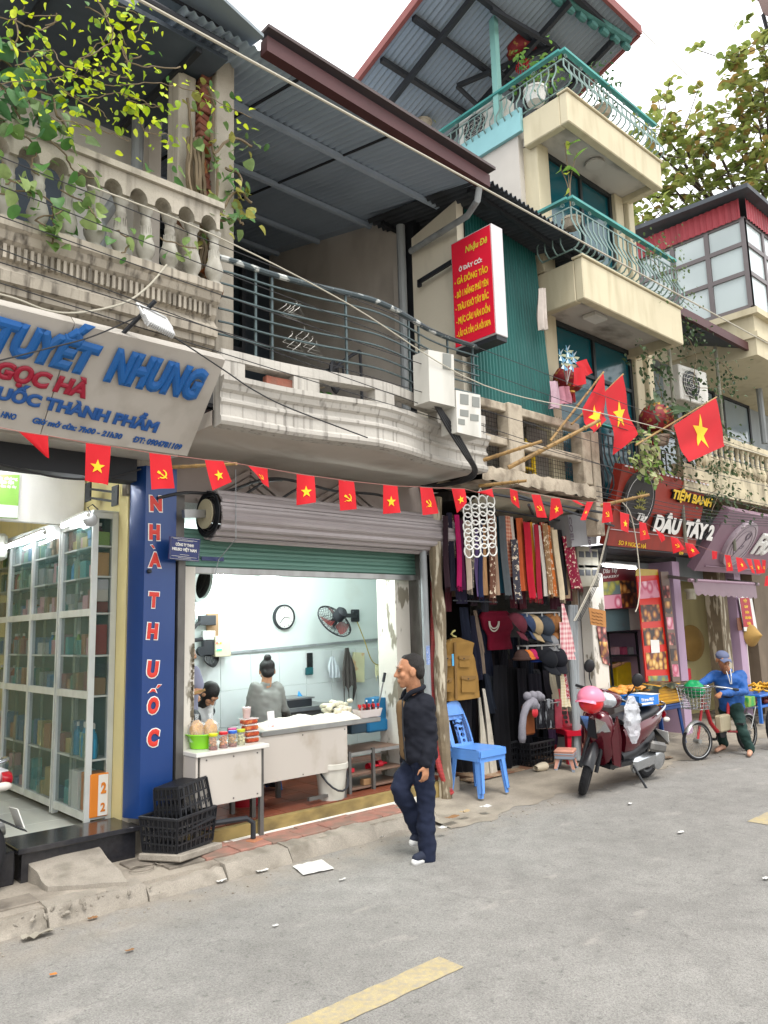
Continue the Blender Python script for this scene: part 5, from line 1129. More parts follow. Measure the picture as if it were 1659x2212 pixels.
g=MB();g.bb(3.145,3.72,5.70,5.718,.44,z2-.037);part('front_panel',g,m_cpan,t);g=MB();g.bb(3.105,3.123,5.70,6.1,.44,z2-.037);part('side_panel',g,m_cpan,t)
for x,y in((3.133,5.72),(3.74,5.72),(3.74,6.18),(3.15,6.18)):g=MB();g.bb(x-.018,x+.018,y-.018+.02,y+.038,.12 if y<6 else FZ,z2-.037);part('leg',g,m_steeld,t)
for x in(3.2,3.45,3.68):
 for z in(.47,.8):inst('screw',_s,t,Matrix.Translation((x,5.699,z)))
g=MB();g.tube([(3.2,5.75,.3),(3.55,5.66,.3),(3.6,5.64,.26),(3.6,5.64,.14)],.022,8);solo('black_pipe','bent black pipe under the low side counter resting on a brick','pipe',g,m_dark)
m_bb=mat('clay_brick','a06a4c',.9,var=.15,vs=15)
for k,(x,y,z,rzz)in enumerate(((4.80,5.9,.115,.1),(4.81,5.9,.154,-.05),(3.6,5.62,.115,.3))):g=MB();g.box((x,y,z),(.12,.09,.037),(0,0,rzz),.004);solo('brick',['lower brick wedged under the right counter leg','upper brick wedged under the right counter leg','brick under the bent black pipe'][k],'brick',g,m_bb)
t=thing('basin','bright green plastic basin holding bags at the left of the low counter','basin',(3.27,5.95,z2));g=MB();g.lathe([(.10,.003),(.125,.10),(.14,.115),(.135,.117),(.118,.1),(.095,.012)],24,(3.29,5.93,z2),cap=False);g.lathe([(.001,.01),(.1,.01)],24,(3.29,5.93,z2),cap=False);part('bowl',g,mat('lime_plastic','7cc41c',.35,var=.03,coat=.2),t)
g=MB();g.tube([(3.29+.14*cos(a*PI/12),5.93+.14*sin(a*PI/12),z2+.116)for a in range(24)],.006,6,True);part('rim',g,mat('lime_plastic','',0),t)
m_noo=mat('yellow_noodle','c98f2c',.6,var=.35,vs=45,bump=1,bs=140);m_bag=glass('clear_bag','e8eef0',.22,.12,.8)
for k,(x,y)in enumerate(((3.235,5.93),(3.345,5.90))):
 t=thing('noodle_bag',['tied clear bag of yellow noodles, left of two in the green basin','tied clear bag of yellow noodles, right of two in the green basin'][k],'bag',(x,y,z2+.05));g=MB();rr_=R
 g.grid(lambda u,v:V((x,y,z2+.14))+V((.06*sin(PI*v)*cos(2*PI*u),.055*sin(PI*v)*sin(2*PI*u),.088*cos(PI*v)))*(1+.06*sin(u*31)*sin(v*17)),22,12);part('noodles',g,m_noo,t)
 g=MB();g.grid(lambda u,v:V((x,y,z2+.06+.22*v))+V((cos(2*PI*u),sin(2*PI*u),0))*((.068 if v<.6 else .068*(1-(v-.6)/.25)if v<.83 else .012+.05*(v-.83)))*(1+.12*sin(u*37+v*9)),20,10);part('film',g,m_bag,t)
m_jar=glass('jar_glass','dfe6e2',.16,.03,.9)
jc=[('a97038','onions in red brine','c2c21f','yellow green',.0),('b4703c','pickled eggplants','c01f2a','red',.01),('a87a38','pickled shoots','2f5fb8','blue',.0),('b3ad7c','pale garlic bulbs','b5bd28','lime',.01),('a06a3a','pickles, half hidden','c43a78','pink',.12)]
for k,(x,yy)in enumerate(((330,1110),(425,1098),(512,1090),(588,1075),(508,1080))):
 c,what,lc,ln,dy=jc[k];p=pt(('TB',x,yy),Y=5.76+dy+.012*k);p.z=z2
 t=thing('jar',f'glass jar of {what} with {ln} lid on the low counter','jar',p,'pickle jars');g=MB();mc=mat('pickle_'+c,c,.4,var=.25,vs=40)
 for i in range(34):a=R.uniform(0,6.3);r_=.025*R.random()**.5;s=R.uniform(.009,.014);g.ell((p.x+r_*cos(a),p.y+r_*sin(a),z2+.018+.075*R.random()),s,7,5)
 part('pickles',g,mc,t,kind='stuff',smooth=80)
 g=MB();g.lathe([(.036,.001),(.036,.03)],16,p);part('brine',g,mat('red_brine','7d1c12',.2,var=0,alpha=.7)if k<3 else mat('pale_brine','b5ad80',.2,var=0,alpha=.5),t)
 g=MB();g.lathe([(.034,0),(.038,.006),(.038,.1),(.033,.112)],18,p,cap=False);part('glass',g,m_jar,t)
 g=MB();g.lathe([(.036,.108),(.038,.112),(.038,.128),(.035,.131)],18,p);part('lid',g,paint('lid_'+ln.replace(' ','_'),lc,.35),t)
m_kim=mat('kimchi','a03a1e',.45,var=.35,vs=30,dirt='d08a4a',ds=(40,40,40),dlo=.5,dhi=.6);m_ct=glass('clear_lid','efe9e6',.45,.15,.7)
pk=pt(('TB',695,1075),Y=5.86)
for k in range(4):
 z=z2+k*.052;x=pk.x-.012*(k>1)-.01*(k>2);t=thing('food_tub',['bottom','second from bottom','third from bottom','top'][k]+' clear tub of red pickled cabbage in the stack of four','tub',(x,5.88,z),'stacked pickle tubs')
 g=MB();g.box((x,5.88,z+.021),(.12+.006*k,.085,.038),None,.01);part('pickle',g,m_kim,t);g=MB();g.box((x,5.88,z+.0445),(.132+.006*k,.097,.011),None,.004);part('lid',g,m_ct,t)
p=V((pk.x-.045,5.88,z2+.208));t=thing('food_cup','clear cup of red pickled cabbage standing on top of the tubs','cup',p);g=MB();g.lathe([(.028,.001),(.036,.075)],16,p);part('pickle',g,m_kim,t);g=MB();g.lathe([(.030,0),(.039,.088),(.041,.092),(.03,.096)],16,p,cap=False);part('cup',g,m_ct,t)
p=TBp(5.97,872,950);p.z=zt;t=thing('payment_stand','small upright white payment card stand on the long counter','card stand',p);g=MB();g.box(p+V((0,0,.082)),(.075,.008,.16),(rad(-8),0,0),.003);part('card',g,mat('card_white','d8d2d2',.3),t);g=MB();g.box(p+V((0,.02,.004)),(.09,.07,.008));part('foot',g,m_dark,t);g=MB();g.box(p+V((.01,-.010,.028)),(.028,.004,.012),(rad(-8),0,0));part('mark',g,m_redl,t)
m_do=mat('white_dough','d9d4c6',.7,var=.04,vs=4)
t=thing('dough_sheet','long soft white roll of covered dough lying along the counter','dough',(4.5,6.1,zt));g=MB()
def dough(u,v):
 x=3.92+u*1.13;a=PI*v;e=min(1,u*14,(1-u)*10)**.5;hh=.068+.012*sin(x*9)+.008*sin(x*23)
 return V((x,6.1-(.17+.012*sin(x*11))*cos(a),zt+.001+e*hh*sin(a)*(1+.07*sin(u*130)*(sin(a)**2))))
g.grid(dough,110,10);part('cloth',g,m_do,t,smooth=70)
p=TBp(6.15,1410,838);p.z=zt;t=thing('bowl','clear bowl of orange shredded carrot at the right of the dough','bowl',p);g=MB();g.lathe([(.04,0),(.065,.05),(.062,.05)],18,p,cap=False);part('bowl',g,m_ct,t);g=MB();g.lathe([(.036,.004),(.055,.036),(.02,.043)],16,p);part('carrot',g,mat('carrot','d97a28',.6,var=.2,vs=60),t)
for k,(x,yy)in enumerate(((1490,838),(1545,836),(1590,832))):p=TBp(6.1+.02*k,x,yy);p.z=zt;t=thing('paper_cup',['left','middle','right'][k]+' plastic cup of pale yellow pickle beside the orange bowl','cup',p,'cups of pickle');g=MB();g.lathe([(.028,.002),(.036,.09)],16,p);part('filling',g,mat('pale_pickle','d0c58c',.5,var=.12,vs=40),t);g=MB();g.lathe([(.03,0),(.039,.102),(.041,.105)],16,p,cap=False);part('cup',g,m_ct,t)
g=MB();p=V((5.02,6.33,zt))
for i in range(40):g.ell(p+V((R.uniform(-.14,.16),R.uniform(-.07,.07),.03+.13*R.random()*(1-.3*R.random()))),(R.uniform(.03,.05),.035,R.uniform(.018,.03)),8,6,(0,0,R.uniform(0,3)))
solo('noodle_pile','heap of white rice noodle nests behind the cups on the counter','noodles',g,mat('rice_noodle','d8d3bc',.6,var=.06,bump=.4,bs=150),smooth=80)
p=TCp(6.02,325,826);p.z=zt;t=thing('plastic_tray','white translucent plastic tray full of red capped bottles on the counter end','tray',p);g=MB();x,y=p.x,p.y
g.grid(lambda u,v:V((x,y,zt+.002))+V((cos(2*PI*u)*(.13+.02*v)*min(1.25,1/max(abs(cos(2*PI*u)),abs(sin(2*PI*u)))),sin(2*PI*u)*(.08+.015*v)*min(1.2,1/max(abs(cos(2*PI*u)),abs(sin(2*PI*u)))),.075*v)),32,3);g.lathe([(.001,.004),(.1,.004)],12,(x,y,zt));part('tub',g,mat('milky_plastic','cfc6c2',.35,var=0,alpha=.85),t)
for i in range(9):q=V((x-.12+.03*i,y-.03+.05*(i%2),zt+.01));put(bottle('6a1f16'),'sauce_bottle','tiny sauce bottle with red cap in the white tray','bottle',q,0,(.013,.013,.036),'red capped bottles')
m_rcap=paint('red_cap','b3161e',.3)
for i in range(9):pass
for k in range(2):q=V((x+.01+.085*k,y+.02,zt+.03));put(bottle('2a1420'),'sauce_bottle',['left','right'][k]+' tall dark sauce bottle standing in the white tray','bottle',q,0,(.022,.022,.048))
g=MB()
for i in range(9):g.lathe([(.0145,.085),(.0145,.115)],10,(x-.12+.03*i,y-.03+.05*(i%2),zt+.01))
solo('bottle_caps','row of bright red bottle caps in the white tray','bottle caps',g,m_rcap,kind='stuff')
t=thing('grinding_machine','blue metal noodle press with a black lever at the right end of the counter','machine',(5.5,6.35,.62));m_mb=mat('machine_blue','1f6f9e',.4,.2,var=.08,vs=5,dirt='174f72');Ym=6.3
a=TCp(Ym,335,985);b_=TCp(Ym,552,690);x0,x1,zb=a.x,b_.x,a.z
g=MB();g.bb(x0,x1-.02,Ym,Ym+.3,zb+.02,zb+.15,.02);part('base',g,m_mb,t)
g=MB();cxm=(x0+x1)/2+.1;g.prism([(x0+.12,zb+.12),(x1,zb+.06),(x1+.01,zb+.16),(x1-.03,zb+.34),(x1-.07,zb+.37),(x0+.15,zb+.36)],.2,Matrix(((1,0,0,0),(0,0,1,Ym+.02),(0,1,0,0),(0,0,0,1))));part('body',g,m_mb,t)
g=MB();g.bb(x0-.22,x0-.002,Ym+.02,Ym+.25,zb+.03,zb+.14,.01);part('motor',g,mat('machine_dark','27404f',.5),t)
g=MB();c=TCp(6.55,497,690);g.lathe([(.13,0),(.13,.05),(.1,.05),(.1,.01)],24,c,(0,-1,0));part('pulley',g,m_dark,t);g=MB();g.lathe([(.1,.0),(.04,.03)],20,c,(0,-1,0));part('pulley_face',g,mat('pulley_red','7c2a22',.5),t)
g=MB();a=TCp(Ym-.02,427,700);b_=TCp(Ym-.05,462,520);g.tube([a,b_],.008,8);lv=part('lever',g,m_steel,t);g=MB();g.tube([b_,b_+(b_-a).normalized()*.1],.016,8);part('grip',g,m_dark,lv)
t=thing('side_table','steel frame side table with brown shelves under the blue press','table',(5.3,6.3,FZ));xa,xb=TCp(6.05,140,1010).x,5.7
for z in(.60,.40,.26):g=MB();g.bb(xa,xb,6.05,6.5,z-.02,z,.003);part('shelf',g,mat('brown_board','6d5648',.5,var=.15),t)
for x in(xa+.02,(xa+xb)/2-.05,xb-.03):g=MB();g.bb(x-.016,x+.016,6.02,6.05,FZ,.62);part('leg',g,m_steeld,t)
g=MB();g.bb(xa-.005,xb,6.03,6.048,.575,.603);part('edge_rail',g,m_steel,t)
m_rsl=mat('red_slipper','b3182a',.5);
for k in range(2):x=5.33+.16*k;g=MB();g.grid(lambda u,v:V((x+.12*(u-.5),6.12+.05*k+.045*cos(2*PI*v)*(1 if u<.7 else .85),.425+.02*sin(2*PI*v)*(1.8 if u<.55 else .7))),10,10,False);solo('slipper',['left','right'][k]+' bright red slipper on the lower shelf of the side table','slipper',g,m_rsl,smooth=70)
carton(m_rsl,'red_box','flat red box on the shelf behind the white bucket','box',5.0,6.15,.402,(.16,.1,.04));carton(mat('wood_block','8a6a48',.8),'wood_block','pale wood block on the lowest shelf of the side table','block',5.22,6.1,.262,(.1,.06,.06))
p=V((4.72,6.02,FZ));t=thing('bucket','white plastic bucket with black handle under the long counter','bucket',p);g=MB();mbk=mat('white_bucket','c9c7bd',.4,var=.04,dirt='8c897c');g.lathe([(.12,.001),(.15,.28),(.165,.285),(.165,.33),(.15,.335),(.14,.3)],24,p,cap=False);part('pail',g,mbk,t);g=MB();g.tube([p+V((-.155*cos(a),-.17*sin(a)-.0,.29-.2*sin(a)))for a in[k*PI/10 for k in range(11)]],.01,6);part('handle',g,m_dark,t)
p=V((4.03,6.45,FZ));t=thing('bucket','dark red bucket in shadow under the counters','bucket',p);g=MB();g.lathe([(.15,0),(.19,.3),(.2,.31)],20,p);part('pail',g,mat('dark_red_plastic','8c1220',.4),t)
def stool(c,w_,h_,m,label,rz=0,d_=None,group=None):
 t=thing('plastic_stool',label,'stool',c,group,local=True,rz=rz);d_=d_ or w_;g=MB();g.box((0,0,h_-.02),(w_,d_,.035),None,.012);g.box((0,0,h_-.055),(w_*.97,d_*.97,.045),None,.006);part('seat',g,m,t)
 for sx in(-1,1):
  for sy in(-1,1):
   g=MB();T_=V((sx*(w_/2-.03),sy*(d_/2-.03),h_-.06));B_=V((sx*(w_/2+.005),sy*(d_/2+.005),0))
   for(ox,oy)in((1,.25),(.25,1)):
    s=.05;g.slab([T_+V((-sx*s*ox,-sy*s*oy,0)),T_,B_,B_+V((-sx*s*ox*.7,-sy*s*oy*.7,0))],V((0,-sy,0))if ox>oy else V((-sx,0,0)),.008)
   part('leg',g,m,t)
 return t
m_bst=mat('blue_stool','1f5fae',.4,var=.03)
stool(V((4.5,6.85,FZ)),.26,.42,m_bst,'blue plastic stool in the shade behind the long counter');stool(V((4.25,7.0,FZ)),.26,.42,m_bst,'second blue stool further back behind the counter',.3)
Yw=7.708
def wallclock(c,r):
 t=thing('wall_clock','round white wall clock with black rim in the food shop','clock',c);g=MB();g.lathe([(r,0),(r,.04),(r*.88,.045),(r*.88,.03)],32,c,(0,-1,0));part('rim',g,m_dark,t);g=MB();g.lathe([(r*.88,.03),(.001,.031)],32,c,(0,-1,0));part('dial',g,m_wl,t)
 for a,l,w_ in((rad(100),.55,.012),(rad(225),.7,.009)):g=MB();d=V((sin(a),0,cos(a)));g.bar(c+V((0,-.036,0)),c+d*r*l+V((0,-.036,0)),w_,.003);part('hand',g,m_dark,t)
 for k in range(12):a=k*PI/6;g=MB();d=V((sin(a),0,cos(a)));g.bar(c+d*r*.7+V((0,-.033,0)),c+d*r*.8+V((0,-.033,0)),.008,.002);part('hour_mark',g,m_dark,t)
wallclock(TAp(Yw,742,836),.15)
def fan(base,c,ax,r,mc,mbl,label,cage_n=28):
 t=thing('wall_fan',label,'fan',base);ax=V(ax).normalized();m3=ax.to_track_quat('Z','Y').to_matrix()
 g=MB();g.box(base,(.12,.05,.16),None,.01);part('wall_plate',g,m_dark,t)
 g=MB();g.bar(base,c-ax*.1,.05);part('arm',g,m_dark,t)
 g=MB();g.lathe([(.04,-.2),(.075,-.17),(.075,-.06),(.05,-.04)],14,c,ax);part('motor',g,m_dark,t)
 g=MB()
 for k in range(cage_n):
  a=2*PI*k/cage_n;g.tube([c+m3@V((q*cos(a),q*sin(a),z))for q,z in((.03,.07),(r*.6,.06),(r,0),(r*.6,-.06),(.06,-.07))],.0028,4,cap=False)
 for q,z in((r,0),(r*.98,.012),(r*.6,.06),(r*.3,.066)):g.tube([c+m3@V((q*cos(a*PI/14),q*sin(a*PI/14),z))for a in range(28)],.006 if q>r*.9 else .0028,5,True)
 part('cage',g,mc,t)
 for k in range(3):
  a0=k*2.094;g=MB();g.grid(lambda u,v:c+m3@V(((.05+u*(r*.8-.05))*cos(a0+(v-.5)*1.2),(.05+u*(r*.8-.05))*sin(a0+(v-.5)*1.2),(v-.5)*.06)),5,6);part('blade',g,mbl,t)
 g=MB();g.lathe([(.045,0),(.04,.05),(.01,.06)],14,c,ax);part('hub',g,m_dark,t)
fan(TAp(Yw-.03,1152,828),TAp(7.35,1035,858),(-.12,.75,-.62),.24,m_dark,mat('fan_red','7d2a26',.4,var=0,alpha=.8),'black wall fan with red blades right of the clock')
c=TAp(7.1,196,810);fan(c+V((-.2,.1,-.02)),c,(.7,-.65,-.1),.22,mat('grey_cage','6f7372',.4,.5),mat('fan_grey','9aa0a0',.4,var=0,alpha=.7),'grey wall fan half hidden by the left shop column')
c=TAp(7.0,282,640);t=thing('flue_pipe','wide dark ventilation pipe mouth wrapped in white under the shop ceiling','pipe',c);g=MB();g.lathe([(.2,-.3),(.2,.02),(.165,.03),(.16,-.28)],28,c,(.5,-.8,-.2),cap=False);part('duct',g,m_room,t);g=MB();g.lathe([(.001,-.25),(.16,-.25),(.163,.0)],24,c,(.5,-.8,-.2),cap=False);part('duct_inside',g,m_black,t)
for k in range(4):g=MB();g.lathe([(.158,-.2+k*.05),(.15,-.19+k*.05)],24,c,(.5,-.8,-.2),cap=False);part('rib',g,m_dark,t)
t=thing('switch_board','wooden board with breakers, cables and a control box on the shop wall','switch board',TAp(Yw,340,930));a=TAp(Yw,303,1040);b_=TAp(Yw,371,816)
g=MB();g.bb(a.x,b_.x,Yw-.025,Yw-.002,a.z,b_.z);part('board',g,mat('ply_board','8a6f52',.8,var=.2),t)
g=MB();p=TAp(7.64,310,855);g.box(p,(.2,.06,.11),None,.006);part('relay_box',g,m_dark,t)
for i in range(3):g=MB();p=TAp(7.64,295+i*22,940);g.box(p,(.055,.05,.1),None,.004);part('breaker',g,mat('breaker_grey','b9bab6',.4),t)
g=MB();p=TAp(7.64,322,1010);g.box(p,(.17,.05,.16),None,.005);part('contactor',g,m_dark,t)
p=TAp(7.63,393,1002);g=MB();g.box(p,(.2,.08,.23),None,.006);part('control_box',g,mat('box_cream','c5bfa4',.4),t)
for i,(x,yy,cc_)in enumerate(((368,983,'e0303a'),(378,983,'2fd06a'),(388,983,'d87a2a'),(370,1023,'2fd06a'),(380,1022,'2fd06a'),(390,1021,'2fd06a'))):g=MB();g.ell(TAp(7.585,x,yy),.011,8,6);part('indicator_lamp',g,mat('led_'+cc_,cc_,.3,var=0,emit=2),t)
g=MB();p=TAp(7.6,270,1030);g.lathe([(.05,0),(.05,.06)],14,p,(0,-1,0));part('socket',g,m_dark,t)
for k in range(4):g=MB();pp=[TAp(7.65,305+k*8,1050),TAp(7.6,300+k*10,1085+k*8),TAp(7.6,345,1118-k*9),TAp(7.65,372-k*6,1085-k*8),TAp(7.68,372-k*6,1045)];g.tube(cr3(pp,4),.011,6);part('cable_loop',g,m_ck,t)
g=MB();g.tube([TAp(7.6,180,935),TAp(7.6,240,895),TAp(7.6,268,862)],.02,6);g2=part('conduit',g,m_ck,t);g=MB();g.tube([TAp(7.6,200,985),TAp(7.6,240,968),TAp(7.6,285,962)],.022,6);part('conduit',g,m_ck,t)
p=TAp(7.69,895,1105);t=thing('phone','dark phone in a teal holder on the tiled wall','phone',p);g=MB();g.box(p+V((0,0,.02)),(.085,.02,.24),None,.006);part('handset',g,mat('black_glass','17191b',.15,var=0),t);g=MB();g.box(p+V((-.02,-.012,-.08)),(.11,.03,.09),None,.008);part('holder',g,mat('teal_holder','1f5a60',.5),t)
def hang(c,w_,h_,label,name,cat,m,fold=4,amp=.03,taper=.7,group=None,rag=0,bot=None):
 g=MB();bot=bot or[0,0]
 g.grid(lambda u,v:V(c)+V(((u-.5)*w_*(taper+(1-taper)*min(1,v*2.2))+(bot[0]*v),-.02-amp*abs(sin(u*PI*fold+v*1.3))*min(1,.3+v),-v*h_*(1-rag*abs(sin(u*7.3))))),24,14);return solo(name,label,cat,g,m,group,smooth=80)
hang(TAp(7.66,1098,1010),.21,.72,'dark grey apron cloth hanging on the shop wall hooks','cloth','cloth',mat('grey_cloth','57524f',.9,var=.1),3,.06,.25,rag=.35)
hang(TAp(7.66,1015,1060),.17,.26,'small white plastic bag with blue things hanging on the wall','plastic_bag','bag',mat('thin_plastic','c3cbd0',.3,var=.05),3,.05,.35)
t=thing('paper_bag','printed yellow and white shopping bag hanging on the wall','bag',TAp(7.66,1165,1120));q=[TAp(7.64,*k)for k in((1128,1205),(1205,1207),(1205,1040),(1150,1036))];g=MB();g.slab(q[::-1],(0,1,0),.04);part('bag',g,mat('bag_print','d3cfa8',.6,var=.12,vs=6,dirt='c98a5a',ds=(9,9,9),dlo=.55,dhi=.62),t)
hang(TAp(7.66,1285,1105),.2,.22,'pale yellow rubber gloves hanging from a string','gloves','gloves',mat('pale_glove','d2d0a8',.6),5,.04,.8,rag=.4)
for k,(x,y0,w_,h_)in enumerate(((1350,1160,.11,.3),(1385,1170,.11,.34))):
 c=TAp(6.7,x,y0);t=thing('hanging_bag',['left','right'][k]+' clear bag of red sauce hanging by the right shop column','bag',c);g=MB();g.grid(lambda u,v:c+V((.06*cos(2*PI*u)*(1-.9*(1-min(1,v*2))),.045*sin(2*PI*u)*(1-.9*(1-min(1,v*2))),.3-v*.65)),14,9);part('film',g,m_bag,t)
 for i in range(3):g=MB();g.lathe([(.04,0),(.045,.1),(.03,.11)],12,c+V((.01*i,0,-.34+.11*i)));part('sauce_tub',g,mat('chili_tub','9c3a20',.4,var=.2,vs=20),t)
g=MB();g.tube(cr3([TAp(7.68,1158,850),TAp(7.6,1205,970),TAp(7.55,1245,1080),TAp(7.5,1290,1108),TAp(7.5,1330,1070),TAp(7.4,1360,980),TAp(7.3,1385,960)],5),.007,6);solo('cable','yellow flex drooping below the black fan on the shop wall','cable',g,mat('yellow_flex','a99a52',.6))
t=thing('work_bench','steel bench with a square tank along the tiled wall behind the woman','bench',(5.5,7.3,FZ));a=TBp(7.1,950,815);b_=TBp(7.1,1440,800)
g=MB();g.bb(a.x-.15,b_.x+.1,7.1,7.6,a.z-.05,a.z,.004);part('bench_top',g,m_steel,t);g=MB();g.bb(a.x-.15,b_.x+.1,7.16,7.58,.35,a.z-.052);part('cabinet',g,m_steeld,t)
g=MB();c0=TBp(7.12,945,740);c1=TBp(7.12,1255,745);g.bb(c0.x,c1.x,7.12,7.5,a.z,c0.z,.006);part('tank',g,mat('dark_tank','4b4d4f',.35,.7),t)
g=MB();g.bb(c0.x,c1.x+.02,7.10,7.5,c0.z,c0.z+.018);part('tank_rim',g,m_steel,t)
g=MB();p=TBp(7.3,1150,715);g.grid(lambda u,v:p+V((.14*(u-.5)*(1-.6*v),.08*(v-.5),.09*v*sin(PI*u))),8,6);solo('rag','crumpled blue rag on the dark tank','rag',g,mat('blue_rag','2f7fb0',.8),smooth=70)
g=MB();p=TBp(7.25,1395,790);g.box(p,(.16,.1,.1),None,.01);solo('tin','square steel tin at the right end of the bench','tin',g,m_steel)
_TL['TH']=(2300,2220,420)
def cm(col,r=.85,var=.12,vs=14,**k):return mat('cloth_'+col+k.pop('sfx',''),col,r,var=var,vs=vs,spec=.2,**k)
def plaid(name,c1,c2,s):
 if name in _MC:return _MC[name]
 m=mat(name,c1,.9,var=.05,spec=.2);n=m.node_tree;N=n.nodes;L=n.links;b=N['Principled BSDF'];tc=N.new('ShaderNodeTexCoord');o=None
 for d in('X','Z'):
  w_=N.new('ShaderNodeTexWave');w_.bands_direction=d;w_.inputs['Scale'].default_value=s;w_.inputs['Distortion'].default_value=.3;L.new(tc.outputs['Object'],w_.inputs[0])
  if o is None:o=w_.outputs['Fac']
  else:q=N.new('ShaderNodeMath');q.operation='ADD';L.new(o,q.inputs[0]);L.new(w_.outputs['Fac'],q.inputs[1]);q2=N.new('ShaderNodeMath');q2.operation='MULTIPLY';q2.inputs[1].default_value=.5;L.new(q.outputs[0],q2.inputs[0]);o=q2.outputs[0]
 mx_=N.new('ShaderNodeMix');mx_.data_type='RGBA';L.new(o,mx_.inputs[0]);mx_.inputs[6].default_value=H(c1);mx_.inputs[7].default_value=H(c2);L.new(mx_.outputs[2],b.inputs['Base Color']);return m
def drape(tn,Y,a,b,w0,w1,label,m,name='scarf',cat='scarf',group='scarves hung along the stall',fold=2,amp=.012,fringe=0,nv=14):
 A=[pt((tn,a[0]+k*w0/2,a[1]),Y=Y)for k in(-1,1)];B=[pt((tn,b[0]+k*w1/2,b[1]),Y=Y+.02)for k in(-1,1)];ph=R.uniform(0,6)
 g=MB()
 def f(u,v):
  p=A[0].lerp(A[1],u).lerp(B[0].lerp(B[1],u),v);k=min(1,.35+v)
  return p+V((.022*sin(v*4+ph)*v,-amp*k*sin(u*2*PI*fold+ph+v*.8)-.018*(1-abs(2*u-1)),-(.02*R.random()if fringe and v==1 else 0)))
 g.grid(f,4*fold+2,nv);g.grid(lambda u,v:f(1-u,v)+V((0,.03*(1-abs(2*u-1))+.004,0)),4*fold+2,nv)
 if fringe:
  for i in range(12):p=f(i/11,1);g.tube([p,p+V((.004,0,-.05))],.002,3)
 return solo(name,label,cat,g,m,group,smooth=75)
SCF=[(245,430,265,1090,45,'2c1d24','plum black',0),(285,400,318,1130,50,'22202e','ink blue',0),(302,420,314,820,32,'5c4334','brown floral',1),(352,420,380,1080,42,'9c1650','magenta',0),(398,470,430,1120,62,'4c1e3e','aubergine',0),(345,520,395,1250,90,'201d2e','long midnight',0),(455,480,470,1110,45,'b5a595','oatmeal',0),(500,480,500,1100,30,'6b6761','ash',1),(530,540,565,1180,45,'8a75ad','lilac',0),(572,480,582,1180,36,'1d2542','dark navy',0),(592,500,622,1170,46,'ac8660','tan',0),(628,500,652,1200,40,'4b352e','dark chocolate',0),(662,420,690,1190,50,'5c3d30','chestnut patterned',1),(702,440,722,1170,40,'977d69','fawn',0),(738,440,772,1150,62,'1f4858','petrol blue',0),(775,430,832,1160,60,'4b5053','slate grey',0),(805,430,880,1000,85,'c4a088','cream and rust striped',2),(852,440,920,1150,50,'cabfb3','ivory',0),(885,650,930,1200,62,'3a3941','black and white diagonal',1),(932,450,985,1130,60,'ac532f','burnt orange',0),(966,480,1015,1120,40,'883b3d','brick rose',1),(1002,490,1062,1190,60,'a2182b','scarlet',0),(1038,490,1090,1150,38,'c5882c','mustard',0),(1062,500,1106,1190,36,'cabcad','pale sand',0),(1088,510,1132,1200,42,'8c1b2e','wine red',0),(1114,520,1190,1180,34,'cbc6bc','off white',0),(1147,490,1205,1130,40,'9f3a2b','rust patterned',1),(1177,500,1230,1150,44,'886a4b','olive brown',1),(1203,520,1260,1180,42,'b1642f','amber',1),(1233,540,1300,1190,46,'b49d7e','beige',0),(1267,560,1340,1200,46,'c3b498','light camel',0),(1302,560,1370,1170,46,'1e1c1e','jet black',0),(1342,580,1390,1200,40,'b0967a','biscuit',0),(1385,620,1475,1100,95,'7b1d35','crimson paisley',1)]
for i,(xt,yt,xb,yb,w_,c,nm,pat)in enumerate(SCF):
 m=cm(c,sfx='_p',dirt='d8c9b0',da=.8,ds=(28,28,28),dlo=.56,dhi=.6)if pat==1 else plaid('plaid_'+c,c,'9a3f28',7)if pat==2 else cm(c)
 drape('TD',5.62+.05*(i%3)+.05*(i==5),(xt,yt),(xb,yb),w_*1.05,w_*1.1,f'{nm} scarf hanging in the row along the stall',m,fold=1+i%3,fringe=i%3==0)
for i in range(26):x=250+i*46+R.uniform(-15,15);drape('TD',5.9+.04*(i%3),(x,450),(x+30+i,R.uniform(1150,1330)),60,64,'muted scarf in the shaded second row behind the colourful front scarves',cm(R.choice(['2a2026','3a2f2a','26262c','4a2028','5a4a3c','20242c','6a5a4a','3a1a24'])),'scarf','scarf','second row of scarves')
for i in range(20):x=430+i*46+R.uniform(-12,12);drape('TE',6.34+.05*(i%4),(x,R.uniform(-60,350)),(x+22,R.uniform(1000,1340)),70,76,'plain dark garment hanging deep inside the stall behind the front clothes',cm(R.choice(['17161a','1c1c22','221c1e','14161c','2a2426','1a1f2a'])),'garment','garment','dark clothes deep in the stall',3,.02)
g=MB();g.tube([(6.3,5.68,3.17),(8.75,5.68,3.12)],.012,6);g.tube([(6.3,5.8,2.1),(7.0,5.75,2.08)],.01,6);solo('hanging_rail','thin dark metal rail carrying the scarves under the slab','rail',g,m_dark)
t=thing('ring_hanger','white plastic scarf hanger made of linked rings in four columns','hanger',pt(('TD',550,250),Y=5.3));mwp=mat('white_plastic','cfd0cb',.35,var=0)
for r_ in range(7):
 for c_ in range(4):
  p=pt(('TD',447+c_*72+r_*3.4,310+r_*75-c_*6),Y=5.3);q=.068;g=MB();g.tube([p+V((q*cos(a*PI/10),.006*cos(r_*2+c_),q*sin(a*PI/10)))for a in range(20)],.0085,6,True);part('ring',g,mwp,t)
g=MB();p=pt(('TD',560,270),Y=5.3);g.tube([p,p+V((0,0,.08)),p+V((.03,0,.12)),p+V((.05,0,.09))],.006,6);part('hook',g,mwp,t)
